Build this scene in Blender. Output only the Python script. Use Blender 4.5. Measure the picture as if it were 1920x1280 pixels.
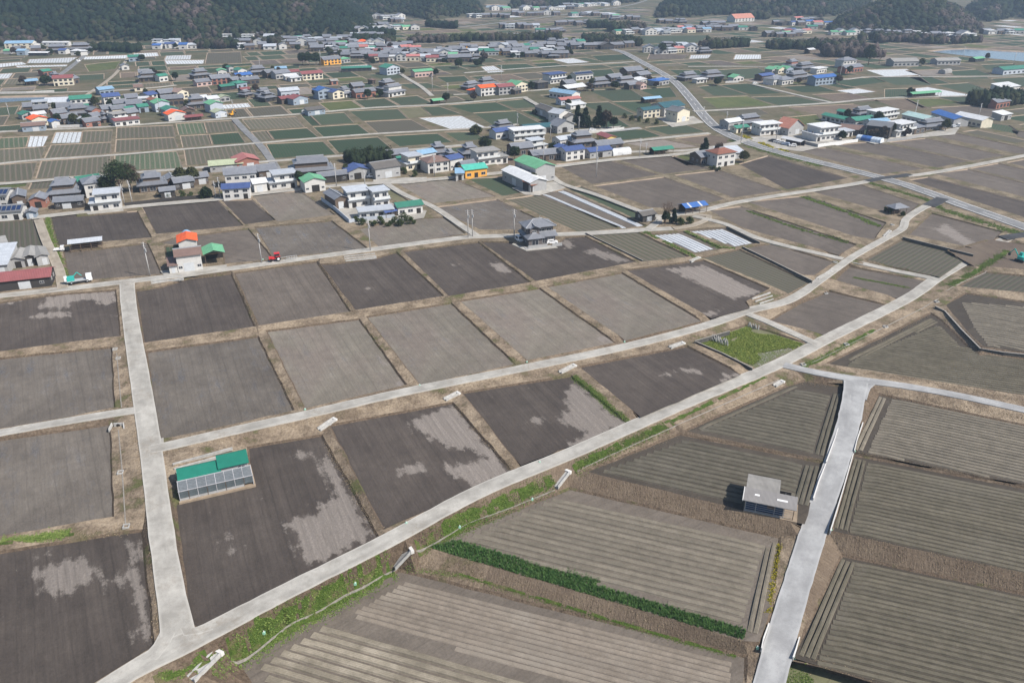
import bpy, bmesh, math, random
import numpy as np
from mathutils import Vector, Matrix, noise as mnoise
from mathutils.geometry import delaunay_2d_cdt, tessellate_polygon

random.seed(7); rng = np.random.default_rng(7)
for o in list(bpy.data.objects): bpy.data.objects.remove(o)
S = bpy.context.scene
COL = S.collection

# ---------------------------------------------------------------- camera, sky, sun, exposure
CAM_H, FPX, PITCH = 92.0, 1500.0, math.radians(26.3)
cam_d = bpy.data.cameras.new('camera'); cam = bpy.data.objects.new('camera', cam_d); COL.objects.link(cam)
cam.location = (0, 0, CAM_H); cam.rotation_euler = (math.pi/2 - PITCH, 0, 0)
cam_d.sensor_width = 36; cam_d.lens = 36*FPX/1920; cam_d.clip_start = 1; cam_d.clip_end = 12000
S.camera = cam
SUN_EL = math.radians(46); SUN_AZ = (0.91, -0.415)      # direction towards the sun, on the ground
W = bpy.data.worlds.new('World'); S.world = W; W.use_nodes = True
nt = W.node_tree; bg = nt.nodes['Background']
sky = nt.nodes.new('ShaderNodeTexSky'); sky.sky_type = 'NISHITA'; sky.sun_disc = False
sky.sun_elevation = SUN_EL; sky.sun_rotation = math.atan2(SUN_AZ[0], SUN_AZ[1])
sky.air_density = 1.0; sky.dust_density = 1.2; sky.ozone_density = 1.0
nt.links.new(sky.outputs[0], bg.inputs[0]); bg.inputs[1].default_value = 0.095
sl = bpy.data.lights.new('sun', 'SUN'); sl.energy = 4.7; sl.angle = math.radians(0.53); sl.color = (1, 0.94, 0.86)
sun = bpy.data.objects.new('sun', sl); COL.objects.link(sun)
_d = Vector((SUN_AZ[0]*math.cos(SUN_EL), SUN_AZ[1]*math.cos(SUN_EL), math.sin(SUN_EL)))
sun.rotation_euler = _d.to_track_quat('Z', 'Y').to_euler(); sun.location = (200, -100, 400)
S.view_settings.view_transform = 'Standard'; S.view_settings.look = 'None'
S.view_settings.exposure = 0.48; S.view_settings.gamma = 1.0; S.view_settings.use_curve_mapping = False
S.cycles.max_bounces = 5; S.cycles.volume_bounces = 0; S.cycles.diffuse_bounces = 2
S.cycles.transparent_max_bounces = 6; S.cycles.use_denoising = True

# ---------------------------------------------------------------- survey: photo pixel -> place on the ground
SP, CP = math.sin(PITCH), math.cos(PITCH)
def at(px, py, z=0.0):
    x = (px-960)/FPX; v = (640-py)/FPX
    dx, dy, dz = x, CP + v*SP, -SP + v*CP
    t = (z-CAM_H)/dz
    return Vector((dx*t, dy*t, z))

# ---------------------------------------------------------------- object helpers
def tag(o, label=None, cat=None, group=None, kind=None):
    if label: o['label'] = label
    if cat: o['category'] = cat
    if group: o['group'] = group
    if kind: o['kind'] = kind
    return o
def link(name, me, parent=None):
    o = bpy.data.objects.new(name, me); COL.objects.link(o)
    if parent is not None: o.parent = parent
    return o
def empty(name, loc, rz=0.0, **k):
    o = bpy.data.objects.new(name, None); COL.objects.link(o)
    o.location = loc; o.rotation_euler = (0, 0, rz); o.empty_display_size = 1
    return tag(o, **k)
def mesh_of(name, verts, faces, mats=(), fmat=None, smooth=False):
    me = bpy.data.meshes.new(name); me.from_pydata([tuple(v) for v in verts], [], faces)
    for m in mats: me.materials.append(m)
    if fmat is not None: me.polygons.foreach_set('material_index', fmat)
    if smooth: me.polygons.foreach_set('use_smooth', [True]*len(faces))
    me.update(); return me
class MB:
    """collects simple shapes and links them as one mesh object"""
    def __init__(s): s.v = []; s.f = []
    def add(s, v, f):
        b = len(s.v); s.v += [tuple(p) for p in v]; s.f += [tuple(b+i for i in q) for q in f]; return s
    def box(s, x0, x1, y0, y1, z0, z1):
        v = [(x0,y0,z0),(x1,y0,z0),(x1,y1,z0),(x0,y1,z0),(x0,y0,z1),(x1,y0,z1),(x1,y1,z1),(x0,y1,z1)]
        return s.add(v, [(0,3,2,1),(4,5,6,7),(0,1,5,4),(1,2,6,5),(2,3,7,6),(3,0,4,7)])
    def slab(s, top, t, drop=(0,0,-1)):
        """closed slab: polygon top, thickness t along drop"""
        n = len(top); d = Vector(drop)*t
        v = [Vector(p) for p in top] + [Vector(p)+d for p in top]
        f = [tuple(range(n)), tuple(range(2*n-1, n-1, -1))] + [(i, i+n, (i+1) % n+n, (i+1) % n) for i in range(n)]
        return s.add(v, f)
    def cyl(s, a, b, r0, r1=None, n=6):
        r1 = r0 if r1 is None else r1
        a, b = Vector(a), Vector(b); d = (b-a).normalized()
        u = d.orthogonal().normalized(); w = d.cross(u); v = []
        for p, r in ((a, r0), (b, r1)):
            for i in range(n):
                t = 2*math.pi*i/n; v.append(p+u*(r*math.cos(t))+w*(r*math.sin(t)))
        f = [(i, (i+1) % n, (i+1) % n+n, i+n) for i in range(n)] + [tuple(range(n-1, -1, -1)), tuple(range(n, 2*n))]
        return s.add(v, f)
    def build(s, name, mat, parent=None, smooth=False):
        me = mesh_of(name, s.v, s.f, [mat] if mat else [], smooth=smooth)
        return link(name, me, parent)
def copy_tree(o, parent=None):
    c = o.copy(); COL.objects.link(c)
    if parent is not None: c.parent = parent
    for ch in [k for k in bpy.data.objects if k.parent == o]: copy_tree(ch, c)
    return c

# ---------------------------------------------------------------- materials
class NT:
    def __init__(s, name):
        s.m = bpy.data.materials.new(name); s.m.use_nodes = True; s.t = s.m.node_tree
        s.b = s.t.nodes['Principled BSDF']
        s.b.inputs['Specular IOR Level'].default_value = 0.25
    def n(s, t, **k):
        q = s.t.nodes.new(t)
        for a, v in k.items(): setattr(q, a, v)
        return q
    def put(s, sock, v):
        if isinstance(v, bpy.types.NodeSocket): s.t.links.new(v, sock)
        elif isinstance(v, (tuple, list)) and len(v) == 3 and sock.type == 'RGBA': sock.default_value = (*v, 1)
        else: sock.default_value = v
    def coord(s, kind='Object'): return s.n('ShaderNodeTexCoord').outputs[kind]
    def pos(s): return s.n('ShaderNodeNewGeometry').outputs['Position']
    def uv(s): return s.n('ShaderNodeTexCoord').outputs['UV']
    def scale(s, vec, sc):
        q = s.n('ShaderNodeMapping'); s.put(q.inputs[0], vec); q.inputs['Scale'].default_value = sc; return q.outputs[0]
    def noise(s, vec, sc, det=3, rough=0.55):
        q = s.n('ShaderNodeTexNoise'); s.put(q.inputs['Vector'], vec); q.inputs['Scale'].default_value = sc
        q.inputs['Detail'].default_value = det; q.inputs['Roughness'].default_value = rough; return q.outputs['Fac']
    def math(s, op, a, b=0.0, c=None):
        q = s.n('ShaderNodeMath', operation=op); s.put(q.inputs[0], a); s.put(q.inputs[1], b)
        if c is not None: s.put(q.inputs[2], c)
        return q.outputs[0]
    def ramp(s, fac, lo, hi, a=0.0, b=1.0):
        q = s.n('ShaderNodeMapRange'); s.put(q.inputs[0], fac); q.inputs[1].default_value = lo; q.inputs[2].default_value = hi
        s.put(q.inputs[3], a); s.put(q.inputs[4], b); return q.outputs[0]
    def mix(s, f, a, b, mode='MIX'):
        q = s.n('ShaderNodeMix', data_type='RGBA', blend_type=mode); s.put(q.inputs[0], f)
        s.put(q.inputs[6], a); s.put(q.inputs[7], b); return q.outputs[2]
    def sep(s, vec):
        q = s.n('ShaderNodeSeparateXYZ'); s.put(q.inputs[0], vec); return q.outputs
    def rand(s): return s.n('ShaderNodeObjectInfo').outputs['Random']
    def attr(s, name): return s.n('ShaderNodeAttribute', attribute_name=name).outputs
    def bump(s, h, st=0.5, dist=0.1):
        q = s.n('ShaderNodeBump'); s.put(q.inputs['Height'], h); q.inputs['Strength'].default_value = st
        q.inputs['Distance'].default_value = dist; s.t.links.new(q.outputs[0], s.b.inputs['Normal'])
    def out(s, col, rough=0.85, spec=None):
        s.put(s.b.inputs['Base Color'], col); s.put(s.b.inputs['Roughness'], rough)
        if spec is not None: s.put(s.b.inputs['Specular IOR Level'], spec)
        return s.m
def vary(t, col, amt=0.12):
    """per-object brightness variety"""
    q = t.n('ShaderNodeHueSaturation'); t.put(q.inputs['Color'], col)
    t.put(q.inputs['Value'], t.ramp(t.rand(), 0, 1, 1-amt, 1+amt)); return q.outputs[0]

def mat_soil(name, c1, c2, dry=(0.265, 0.232, 0.205), wet=0.0, streak=0.5, vr=0.1, bumpd=0.08, tint=None):
    t = NT(name); uv = t.uv()
    big = t.noise(uv, 0.055, 5, 0.62); st = t.noise(t.scale(uv, (0.05, 1.5, 1)), 1.0, 4, 0.65)
    st2 = t.noise(t.scale(uv, (0.02, 0.5, 1)), 1.0, 2, 0.5); mid = t.noise(uv, 0.35, 5, 0.7)
    fine = t.noise(uv, 2.2, 5, 0.75)
    col = t.mix(t.ramp(big, 0.34, 0.66), c1, c2)
    if tint: col = t.mix(t.ramp(t.noise(t.scale(uv, (0.04, 0.07, 1)), 1.0, 4, 0.6), 0.42, 0.64, 0.0, 0.55), col, tint)
    f = t.math('ADD', t.math('MULTIPLY', t.math('SUBTRACT', st, 0.5), streak), t.math('MULTIPLY', t.math('SUBTRACT', st2, 0.5), streak))
    f = t.math('ADD', f, t.math('MULTIPLY', t.math('SUBTRACT', fine, 0.5), 0.95)); f = t.math('ADD', f, t.math('MULTIPLY', t.math('SUBTRACT', mid, 0.5), 0.8))
    # wheel tracks of the last cultivation, every few metres
    trk = t.math('ABSOLUTE', t.math('SUBTRACT', t.math('FRACT', t.math('DIVIDE', t.math('ADD', t.sep(uv)[1], t.math('MULTIPLY', big, 2.0)), 2.4)), 0.5))
    f = t.math('SUBTRACT', f, t.math('MULTIPLY', t.ramp(trk, 0.0, 0.09, 1.0, 0.0), t.ramp(mid, 0.36, 0.66, 0.02, 0.26)))
    q = t.n('ShaderNodeHueSaturation'); t.put(q.inputs['Color'], col); t.put(q.inputs['Value'], t.math('ADD', f, 1.0))
    a = t.attr('dry')['Fac']
    # tractor passes break the edge of the dried crust into comb teeth
    comb = t.math('MULTIPLY', t.math('SINE', t.math('MULTIPLY', t.sep(uv)[1], 2*math.pi/2.4)), 0.12)
    e = t.math('ADD', a, t.math('ADD', t.math('MULTIPLY', t.math('SUBTRACT', t.noise(uv, 0.30, 8, 0.82), 0.5), 2.5), comb))
    e = t.math('ADD', e, t.math('MULTIPLY', t.math('SUBTRACT', t.noise(t.scale(uv, (0.6, 2.6, 1)), 1.0, 3, 0.7), 0.5), 0.5))
    m = t.ramp(e, 0.38, 0.66)
    dc = t.mix(t.ramp(fine, 0.34, 0.62), tuple(x*0.58 for x in dry), dry)
    dc = t.mix(t.ramp(st, 0.32, 0.62), tuple(x*0.62 for x in dry), dc)
    ln = t.math('ABSOLUTE', t.math('SUBTRACT', t.math('FRACT', t.math('DIVIDE', t.math('ADD', t.sep(uv)[1], t.math('MULTIPLY', mid, 0.5)), 1.35)), 0.5))
    dc = t.mix(t.math('MULTIPLY', t.ramp(ln, 0.02, 0.2, 1.0, 0.0), t.ramp(mid, 0.4, 0.65, 0.0, 0.55)), dc, tuple(x*0.42 for x in dry))
    c = t.mix(m, q.outputs[0], dc)
    rough = 0.9
    if wet:
        pud = t.ramp(t.noise(t.scale(uv, (0.5, 1.6, 1)), 0.16, 6, 0.7), 0.60-0.1*wet, 0.70-0.06*wet)
        rough = t.ramp(pud, 0, 1, 0.86, 0.86-0.85*wet)
        t.put(t.b.inputs['Specular IOR Level'], t.ramp(pud, 0, 1, 0.3, 0.3+0.5*wet))
        fine = t.math('MULTIPLY', fine, t.ramp(pud, 0, 1, 1, 1-wet)); st = t.math('MULTIPLY', st, t.ramp(pud, 0, 1, 1, 1-wet))
    t.bump(t.math('ADD', fine, t.math('MULTIPLY', st, 1.3)), 0.6, bumpd)
    return t.out(vary(t, c, vr), rough, 0.3 if not wet else None)

def mat_rows(name, soil, crop, sp=1.5, frac=0.6, amt=0.9, vr=0.12, patch=0.35, furrow=0.6):
    """crop beds too far away to be built: colour only, rows along u"""
    t = NT(name); uv = t.uv(); v = t.sep(uv)[1]
    wob = t.math('MULTIPLY', t.math('SUBTRACT', t.noise(uv, 0.09, 2), 0.5), 0.5)
    fr = t.math('FRACT', t.math('DIVIDE', t.math('ADD', v, wob), sp))
    d = t.math('ABSOLUTE', t.math('SUBTRACT', fr, 0.5))
    bed = t.ramp(d, frac*0.5-0.08, frac*0.5+0.08, 1.0, 0.0)
    n1 = t.noise(uv, 0.07, 3); n2 = t.noise(t.scale(uv, (0.3, 2.2, 1)), 1.0, 3, 0.7)
    cov = t.math('MULTIPLY', t.ramp(n2, 0.2, 0.62, 0.35, 1.0), t.ramp(n1, 0.3, 0.7, 1-patch, 1.0))
    cr = t.mix(n2, tuple(x*0.75 for x in crop), tuple(x*1.25 for x in crop))
    so = t.mix(n1, tuple(x*0.8 for x in soil), tuple(x*1.2 for x in soil))
    c = t.mix(t.math('MULTIPLY', t.math('MULTIPLY', bed, cov), amt), so, cr)
    t.bump(t.math('ADD', bed, t.math('MULTIPLY', n2, 0.5)), 0.5, furrow*0.25)
    return t.out(vary(t, c, vr), 0.9)

def mat_plain(name, col, rough=0.7, var=0.15, sc=0.6, bump=0.0, vr=0.06, spec=0.25, metal=0.0):
    t = NT(name); p = t.coord('Object'); n = t.noise(p, sc, 4, 0.65)
    c = t.mix(t.ramp(n, 0.25, 0.75), tuple(x*(1-var) for x in col), tuple(min(1, x*(1+var)) for x in col))
    if bump: t.bump(t.noise(p, sc*8, 3), 0.5, bump)
    t.b.inputs['Metallic'].default_value = metal
    return t.out(vary(t, c, vr), rough, spec)
def mat_roof(name, col, pitch=0.3, tile=True, rough=0.55, var=0.18, spec=0.3):
    """courses of tiles or ribs of sheet metal as fine relief, plus weathering"""
    t = NT(name); p = t.coord('Object'); s = t.sep(p)
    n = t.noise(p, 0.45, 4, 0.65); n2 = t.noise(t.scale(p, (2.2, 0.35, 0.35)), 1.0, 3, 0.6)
    rib = t.math('SINE', t.math('MULTIPLY', s[0], 2*math.pi/pitch))
    h = rib
    c = t.mix(t.ramp(n, 0.25, 0.75), tuple(x*(1-var) for x in col), tuple(min(1, x*(1+var)) for x in col))
    c = t.mix(t.math('MULTIPLY', t.ramp(n2, 0.5, 0.8), 0.35), c, tuple(x*0.55+0.03 for x in col))
    if tile:
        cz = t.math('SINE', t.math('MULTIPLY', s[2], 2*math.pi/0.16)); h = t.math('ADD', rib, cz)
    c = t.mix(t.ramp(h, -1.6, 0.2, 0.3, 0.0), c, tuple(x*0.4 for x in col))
    t.bump(h, 0.35, 0.05)
    return t.out(vary(t, c, 0.1), rough, spec)
def mat_leaf(name, c1, c2, trans=0.25):
    t = NT(name); p = t.pos(); n = t.noise(p, 0.6, 3); a = t.attr('tint')['Fac']
    f = t.math('ADD', t.math('MULTIPLY', n, 0.5), t.math('MULTIPLY', a, 0.6))
    c = t.mix(t.ramp(f, 0.2, 0.8), c1, c2)
    return t.out(vary(t, c, 0.15), 0.75, 0.2)
def mat_forest(name):
    """far woodland: each crown carries its own species tint"""
    t = NT(name); p = t.pos(); a = t.attr('tint')['Fac']; n = t.noise(p, 0.35, 4, 0.7); big = t.noise(p, 0.012, 3, 0.6)
    r = t.n('ShaderNodeValToRGB'); e = r.color_ramp.elements
    e[0].position = 0.0; e[0].color = (0.013, 0.024, 0.014, 1); e[1].position = 1.0; e[1].color = (0.105, 0.082, 0.076, 1)
    for ps, c in ((0.3, (0.018, 0.031, 0.016)), (0.52, (0.029, 0.040, 0.019)), (0.66, (0.046, 0.050, 0.025)), (0.78, (0.060, 0.053, 0.044))):
        q = e.new(ps); q.color = (*c, 1)
    t.put(r.inputs[0], t.math('ADD', a, t.ramp(big, 0.38, 0.62, -0.2, 0.34)))
    c = t.mix(t.ramp(n, 0.3, 0.7, 0.0, 0.45), r.outputs[0], t.mix(1.0, r.outputs[0], (0.45, 0.45, 0.45), 'MULTIPLY'))
    t.bump(n, 0.8, 1.2)
    return t.out(c, 0.9, 0.1)

M = {}
M['dark'] = mat_soil('dark_wet_soil', (0.055, 0.045, 0.039), (0.082, 0.068, 0.058), streak=0.6, vr=0.12)
M['mid'] = mat_soil('turned_soil', (0.088, 0.073, 0.061), (0.124, 0.105, 0.088), streak=0.5, wet=0.12, vr=0.1)
M['grey'] = mat_soil('puddled_soil', (0.138, 0.121, 0.098), (0.186, 0.167, 0.136), streak=0.35, wet=0.6, vr=0.08, tint=(0.165, 0.132, 0.116))
M['wet'] = mat_soil('waterlogged_soil', (0.094, 0.081, 0.069), (0.146, 0.128, 0.108), streak=0.35, wet=0.75, vr=0.06)
M['pale'] = mat_soil('pale_dry_soil', (0.175, 0.150, 0.128), (0.215, 0.188, 0.163), streak=0.3)
M['olive'] = mat_soil('stubble_soil', (0.105, 0.105, 0.055), (0.150, 0.140, 0.085), streak=0.4)
M['brown'] = mat_soil('brown_soil', (0.110, 0.082, 0.062), (0.150, 0.118, 0.088), streak=0.4)
M['furrow'] = mat_soil('furrow_soil', (0.050, 0.041, 0.032), (0.072, 0.060, 0.047), streak=0.2)
M['furrow_pale'] = mat_soil('furrow_pale_soil', (0.112, 0.094, 0.077), (0.142, 0.121, 0.100), streak=0.3)
M['green'] = mat_rows('onion_rows_lush', (0.060, 0.058, 0.040), (0.021, 0.056, 0.026), 1.4, 0.86, 0.97, patch=0.2)
M['green2'] = mat_rows('onion_rows_grown', (0.078, 0.070, 0.050), (0.026, 0.066, 0.032), 1.4, 0.8, 0.9, patch=0.25)
M['rows'] = mat_rows('onion_rows_young', (0.098, 0.084, 0.068), (0.062, 0.072, 0.042), 1.6, 0.6, 0.8)
M['rows_far'] = mat_rows('onion_rows_wide', (0.145, 0.122, 0.096), (0.066, 0.076, 0.045), 2.2, 0.68, 0.9)
M['rows_green'] = mat_rows('onion_rows_green', (0.16, 0.145, 0.11), (0.030, 0.072, 0.030), 2.2, 0.76, 0.95)
M['film_field'] = mat_rows('film_mulch_rows', (0.16, 0.14, 0.12), (0.56, 0.60, 0.63), 2.2, 0.86, 1.0, patch=0.0)
M['grassfield'] = mat_soil('grass_field', (0.055, 0.075, 0.022), (0.095, 0.105, 0.038), streak=0.3)
M['weeds'] = mat_soil('weedy_ground', (0.085, 0.115, 0.035), (0.18, 0.155, 0.11), streak=0.1)

def mat_ground():
    t = NT('bare_ground'); p = t.pos(); z = t.sep(t.n('ShaderNodeNewGeometry').outputs['True Normal'])[2]
    n = t.noise(p, 0.14, 5, 0.68); f = t.noise(p, 1.7, 5, 0.75); g = t.noise(p, 0.021, 3, 0.6); m = t.noise(p, 0.6, 4, 0.7)
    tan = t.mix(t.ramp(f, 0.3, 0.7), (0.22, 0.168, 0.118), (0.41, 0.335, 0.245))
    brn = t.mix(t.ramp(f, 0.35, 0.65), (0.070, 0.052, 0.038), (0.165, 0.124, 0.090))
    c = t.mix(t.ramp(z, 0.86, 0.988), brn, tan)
    c = t.mix(t.ramp(n, 0.40, 0.57, 0.0, 0.75), c, brn); c = t.mix(t.ramp(m, 0.56, 0.7, 0.0, 0.6), c, brn)
    far = t.ramp(t.sep(p)[1], 190, 520)
    c = t.mix(t.math('MULTIPLY', far, 0.82), c, t.mix(t.ramp(g, 0.35, 0.65), (0.050, 0.066, 0.036), (0.125, 0.105, 0.074)))
    grass = t.math('MULTIPLY', t.ramp(n, 0.54, 0.62), t.ramp(g, 0.42, 0.58))
    c = t.mix(t.math('MULTIPLY', grass, 0.75), c, t.mix(f, (0.05, 0.075, 0.02), (0.12, 0.125, 0.045)))
    t.bump(t.math('ADD', f, m), 1.0, 0.3)
    return t.out(c, 0.95, 0.1)
M['ground'] = mat_ground()
def mat_bank():
    t = NT('dry_grass_bank'); p = t.pos(); u = t.uv()
    rib = t.noise(t.scale(u, (4.5, 0.9, 1)), 1.0, 3, 0.75); n = t.noise(p, 0.25, 4, 0.65); f = t.noise(p, 2.2, 5, 0.75)
    c = t.mix(t.ramp(n, 0.3, 0.7), (0.150, 0.113, 0.083), (0.210, 0.164, 0.120))
    c = t.mix(t.ramp(rib, 0.45, 0.62, 0.0, 0.55), c, (0.088, 0.068, 0.051))
    c = t.mix(t.ramp(f, 0.55, 0.72, 0.0, 0.6), c, (0.26, 0.205, 0.145)); c = t.mix(t.ramp(f, 0.28, 0.42, 0.5, 0.0), c, (0.055, 0.043, 0.03))
    t.bump(t.math('ADD', rib, t.math('MULTIPLY', f, 1.5)), 0.9, 0.25)
    return t.out(c, 0.95, 0.1)
M['bank'] = mat_bank()
def mat_road(name, c1, c2, vr=0.0):
    t = NT(name); p = t.pos(); u = t.uv(); n = t.noise(p, 0.22, 5, 0.65); f = t.noise(p, 3.0, 3, 0.7)
    b = t.noise(t.scale(u, (0.07, 0.9, 1)), 1.0, 3, 0.6)
    c = t.mix(t.ramp(n, 0.36, 0.64), tuple(x*0.86 for x in c1), c2); c = t.mix(t.ramp(b, 0.48, 0.7, 0.0, 0.6), c, tuple(x*0.72 for x in c1))
    c = t.mix(t.ramp(t.noise(p, 0.75, 5, 0.75), 0.52, 0.7, 0.0, 0.45), c, tuple(x*0.74 for x in c1))
    if name.startswith('farm'): c = t.mix(t.math('MULTIPLY', t.ramp(t.noise(p, 0.09, 4, 0.7), 0.5, 0.68, 0.0, 0.6), t.ramp(t.noise(p, 1.2, 4, 0.75), 0.4, 0.65)), c, (0.21, 0.17, 0.125))     # mud carried out of the fields
    v = t.sep(u)[1]; e = t.ramp(t.math('ABSOLUTE', v), 0.80, 0.97)       # v = -1..1 across: cleaner edge, worn wheel tracks
    c = t.mix(t.math('MULTIPLY', e, 0.5), c, tuple(min(1, x*1.18) for x in c2))
    c = t.mix(t.ramp(f, 0.55, 0.8, 0.0, 0.25), c, tuple(x*0.7 for x in c1))
    t.bump(f, 0.2, 0.03)
    return t.out(c, 0.85, 0.25)
M['concrete'] = mat_road('farm_road_concrete', (0.32, 0.305, 0.275), (0.425, 0.408, 0.372))
M['gravel'] = mat_road('gravel_road', (0.30, 0.30, 0.30), (0.37, 0.372, 0.37))
M['asphalt'] = mat_road('highway_asphalt', (0.185, 0.187, 0.19), (0.235, 0.237, 0.24))
M['patch'] = mat_road('new_asphalt', (0.045, 0.046, 0.05), (0.065, 0.066, 0.07))
M['dirtroad'] = mat_road('dirt_track', (0.29, 0.25, 0.20), (0.37, 0.33, 0.27))
M['kerb'] = mat_plain('kerb_concrete', (0.58, 0.57, 0.55), 0.8, 0.12, 1.2)
M['white'] = mat_plain('white_concrete', (0.66, 0.66, 0.65), 0.75, 0.1, 1.0)
M['line'] = mat_plain('road_paint', (0.75, 0.75, 0.73), 0.7, 0.12, 1.0)
M['wood'] = mat_plain('weathered_wood', (0.14, 0.10, 0.075), 0.85, 0.25, 2.0)
M['pole'] = mat_plain('pole_concrete', (0.42, 0.41, 0.40), 0.8, 0.1, 1.0)
M['metal'] = mat_plain('grey_metal', (0.36, 0.37, 0.38), 0.5, 0.1, 1.0)
M['black'] = mat_plain('black_rubber', (0.02, 0.02, 0.022), 0.8, 0.1, 1.0)
M['film'] = mat_plain('mulch_film', (0.50, 0.52, 0.54), 0.4, 0.12, 0.5, 0.03, spec=0.5)
def mat_water(name, col):
    t = NT(name); t.bump(t.noise(t.pos(), 0.8, 3), 0.25, 0.05); return t.out(col, 0.12, 0.5)
M['water'] = mat_water('pond_water', (0.13, 0.19, 0.26))
def mat_glass():
    t = NT('window_glass'); return t.out((0.035, 0.04, 0.05), 0.12, 0.6)
M['glass'] = mat_glass()
M['dark_in'] = mat_plain('dark_interior', (0.03, 0.027, 0.025), 0.9)
HAZE = 0.0002
# ---------------------------------------------------------------- land: fields are level beds sunk between earth bunds, roads run on top
def area2(P): return sum(P[i].x*P[(i+1) % len(P)].y - P[(i+1) % len(P)].x*P[i].y for i in range(len(P)))
def ccw(P): return P if area2(P) > 0 else P[::-1]
def inside(P, x, y):
    c = False; n = len(P); j = n-1
    for i in range(n):
        a, b = P[i], P[j]
        if (a.y > y) != (b.y > y) and x < (b.x-a.x)*(y-a.y)/(b.y-a.y)+a.x: c = not c
        j = i
    return c
def densify(P, step, amp):
    out = []
    for i, a in enumerate(P):
        b = P[(i+1) % len(P)]; L = (b-a).length; n = max(1, int(L/step)); d = (b-a)/n; nn = Vector((-d.y, d.x, 0)).normalized()
        for k in range(n):
            p = a+d*k
            if k and amp: p = p+nn*(amp*(mnoise.noise(p*0.35)+0.6*mnoise.noise(p*1.1)))
            out.append(p)
    return out
def outset(P, w):
    n = len(P); R = []
    for i in range(n):
        a, b, c = P[i-1], P[i], P[(i+1) % n]
        d1 = (b-a); d2 = (c-b); n1 = Vector((d1.y, -d1.x, 0)).normalized(); n2 = Vector((d2.y, -d2.x, 0)).normalized()
        m = n1+n2
        m = m.normalized() if m.length > 1e-6 else n1
        R.append(b+m*min(w*1.6, w/max(0.4, m.dot(n1))))
    return R
FIELDS = []; ROADS = []; OCC = []     # OCC: ground already taken, world polygons
def seg_uv(P, z, d0, d1):
    """local metres: u along the working direction, v across"""
    d = (d1-d0); d.z = 0; d.normalize(); n = Vector((-d.y, d.x, 0)); o = P[0]
    return lambda p: ((p-o).dot(d), (p-o).dot(n))
def patch_fn(patches, z):
    polys = [[at(*q, z) for q in pp] for pp in patches]
    def f(p):
        best = -9.0
        for Q in polys:
            s = 1 if inside(Q, p.x, p.y) else -1; dm = 1e9
            for i in range(len(Q)):
                a, b = Q[i], Q[(i+1) % len(Q)]; ab = b-a; t = max(0, min(1, ((p.x-a.x)*ab.x+(p.y-a.y)*ab.y)/max(1e-9, ab.x**2+ab.y**2)))
                dm = min(dm, math.hypot(p.x-a.x-ab.x*t, p.y-a.y-ab.y*t))
            best = max(best, s*dm)
        return max(0.0, min(1.0, 0.5+best/3.8))
    return f
def field(poly, typ, z=-0.45, d='y', berm=(0.40, 0.40), patches=None, name='field', world=None):
    P = ccw([at(x, y, z) for x, y in poly]) if world is None else ccw(world)
    p0 = at(*poly[0], z) if world is None else world[0]; q = (poly[-1] if d == 'y' else poly[1]) if world is None else None
    p1 = at(*q, z) if q else (world[-1] if d == 'y' else world[1])
    if isinstance(d, tuple): p0, p1 = at(*d[0], z), at(*d[1], z)
    near = sum((p.length for p in P))/len(P) < 330
    if world is None: P = outset(P, 0.28)
    P = densify(P, 3.0 if near else 25.0, 0.22 if near else 0.0)
    R = outset(P, berm[0]); h = z+berm[1]
    for p in R: p.z = h + (0.09*mnoise.noise(p*0.25) if near else 0)
    uvf = seg_uv(P, z, p0, p1); verts = list(P); faces = None
    if patches:
        pf = patch_fn(patches, z); xs = [p.x for p in P]; ys = [p.y for p in P]; st = 0.9
        pts = [Vector((x, y)) for x in np.arange(min(xs), max(xs), st) for y in np.arange(min(ys), max(ys), st) if inside(P, x, y)]
        n = len(P)
        r = delaunay_2d_cdt([Vector((p.x, p.y)) for p in P]+pts, [], [list(range(n))], 1, 1e-4)
        verts = [Vector((v.x, v.y, z)) for v in r[0]]; faces = [tuple(f) for f in r[2]]
    else:
        faces = [tuple(f) for f in tessellate_polygon([P])]
        faces = [f if (P[f[1]]-P[f[0]]).cross(P[f[2]]-P[f[0]]).z > 0 else f[::-1] for f in faces]
    me = mesh_of(name, verts, faces, [M[typ]])
    ul = me.uv_layers.new(name='uv')
    for l in me.loops: ul.data[l.index].uv = uvf(me.vertices[l.vertex_index].co)
    if patches:
        a = me.attributes.new('dry', 'FLOAT', 'POINT')
        a.data.foreach_set('value', [pf(v.co) for v in me.vertices])
    o = tag(link(name, me), kind='structure')
    FIELDS.append((P, R)); OCC.append(R); o['typ'] = typ
    return o
def spline(pts, step):
    """pts: (x, y, z, halfwidth) world; smooth and resample"""
    out = []
    n = len(pts)
    for i in range(n-1):
        p0, p1, p2, p3 = pts[max(0, i-1)], pts[i], pts[i+1], pts[min(n-1, i+2)]
        L = math.hypot(p2[0]-p1[0], p2[1]-p1[1]); k = max(1, int(L/step))
        for j in range(k):
            t = j/k; r = []
            for c in range(4):
                if c < 2:
                    r.append(0.5*((2*p1[c])+(-p0[c]+p2[c])*t+(2*p0[c]-5*p1[c]+4*p2[c]-p3[c])*t*t+(-p0[c]+3*p1[c]-3*p2[c]+p3[c])*t**3))
                else: r.append(p1[c]+(p2[c]-p1[c])*t)
            out.append(r)
    out.append(list(pts[-1])); return out
def edges_of(line):
    Lp, Rp = [], []
    for i, p in enumerate(line):
        a = line[max(0, i-1)]; b = line[min(len(line)-1, i+1)]
        d = Vector((b[0]-a[0], b[1]-a[1], 0)).normalized(); n = Vector((-d.y, d.x, 0)); c = Vector((p[0], p[1], p[2]))
        Lp.append(c+n*p[3]); Rp.append(c-n*p[3])
    return Lp, Rp
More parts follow.
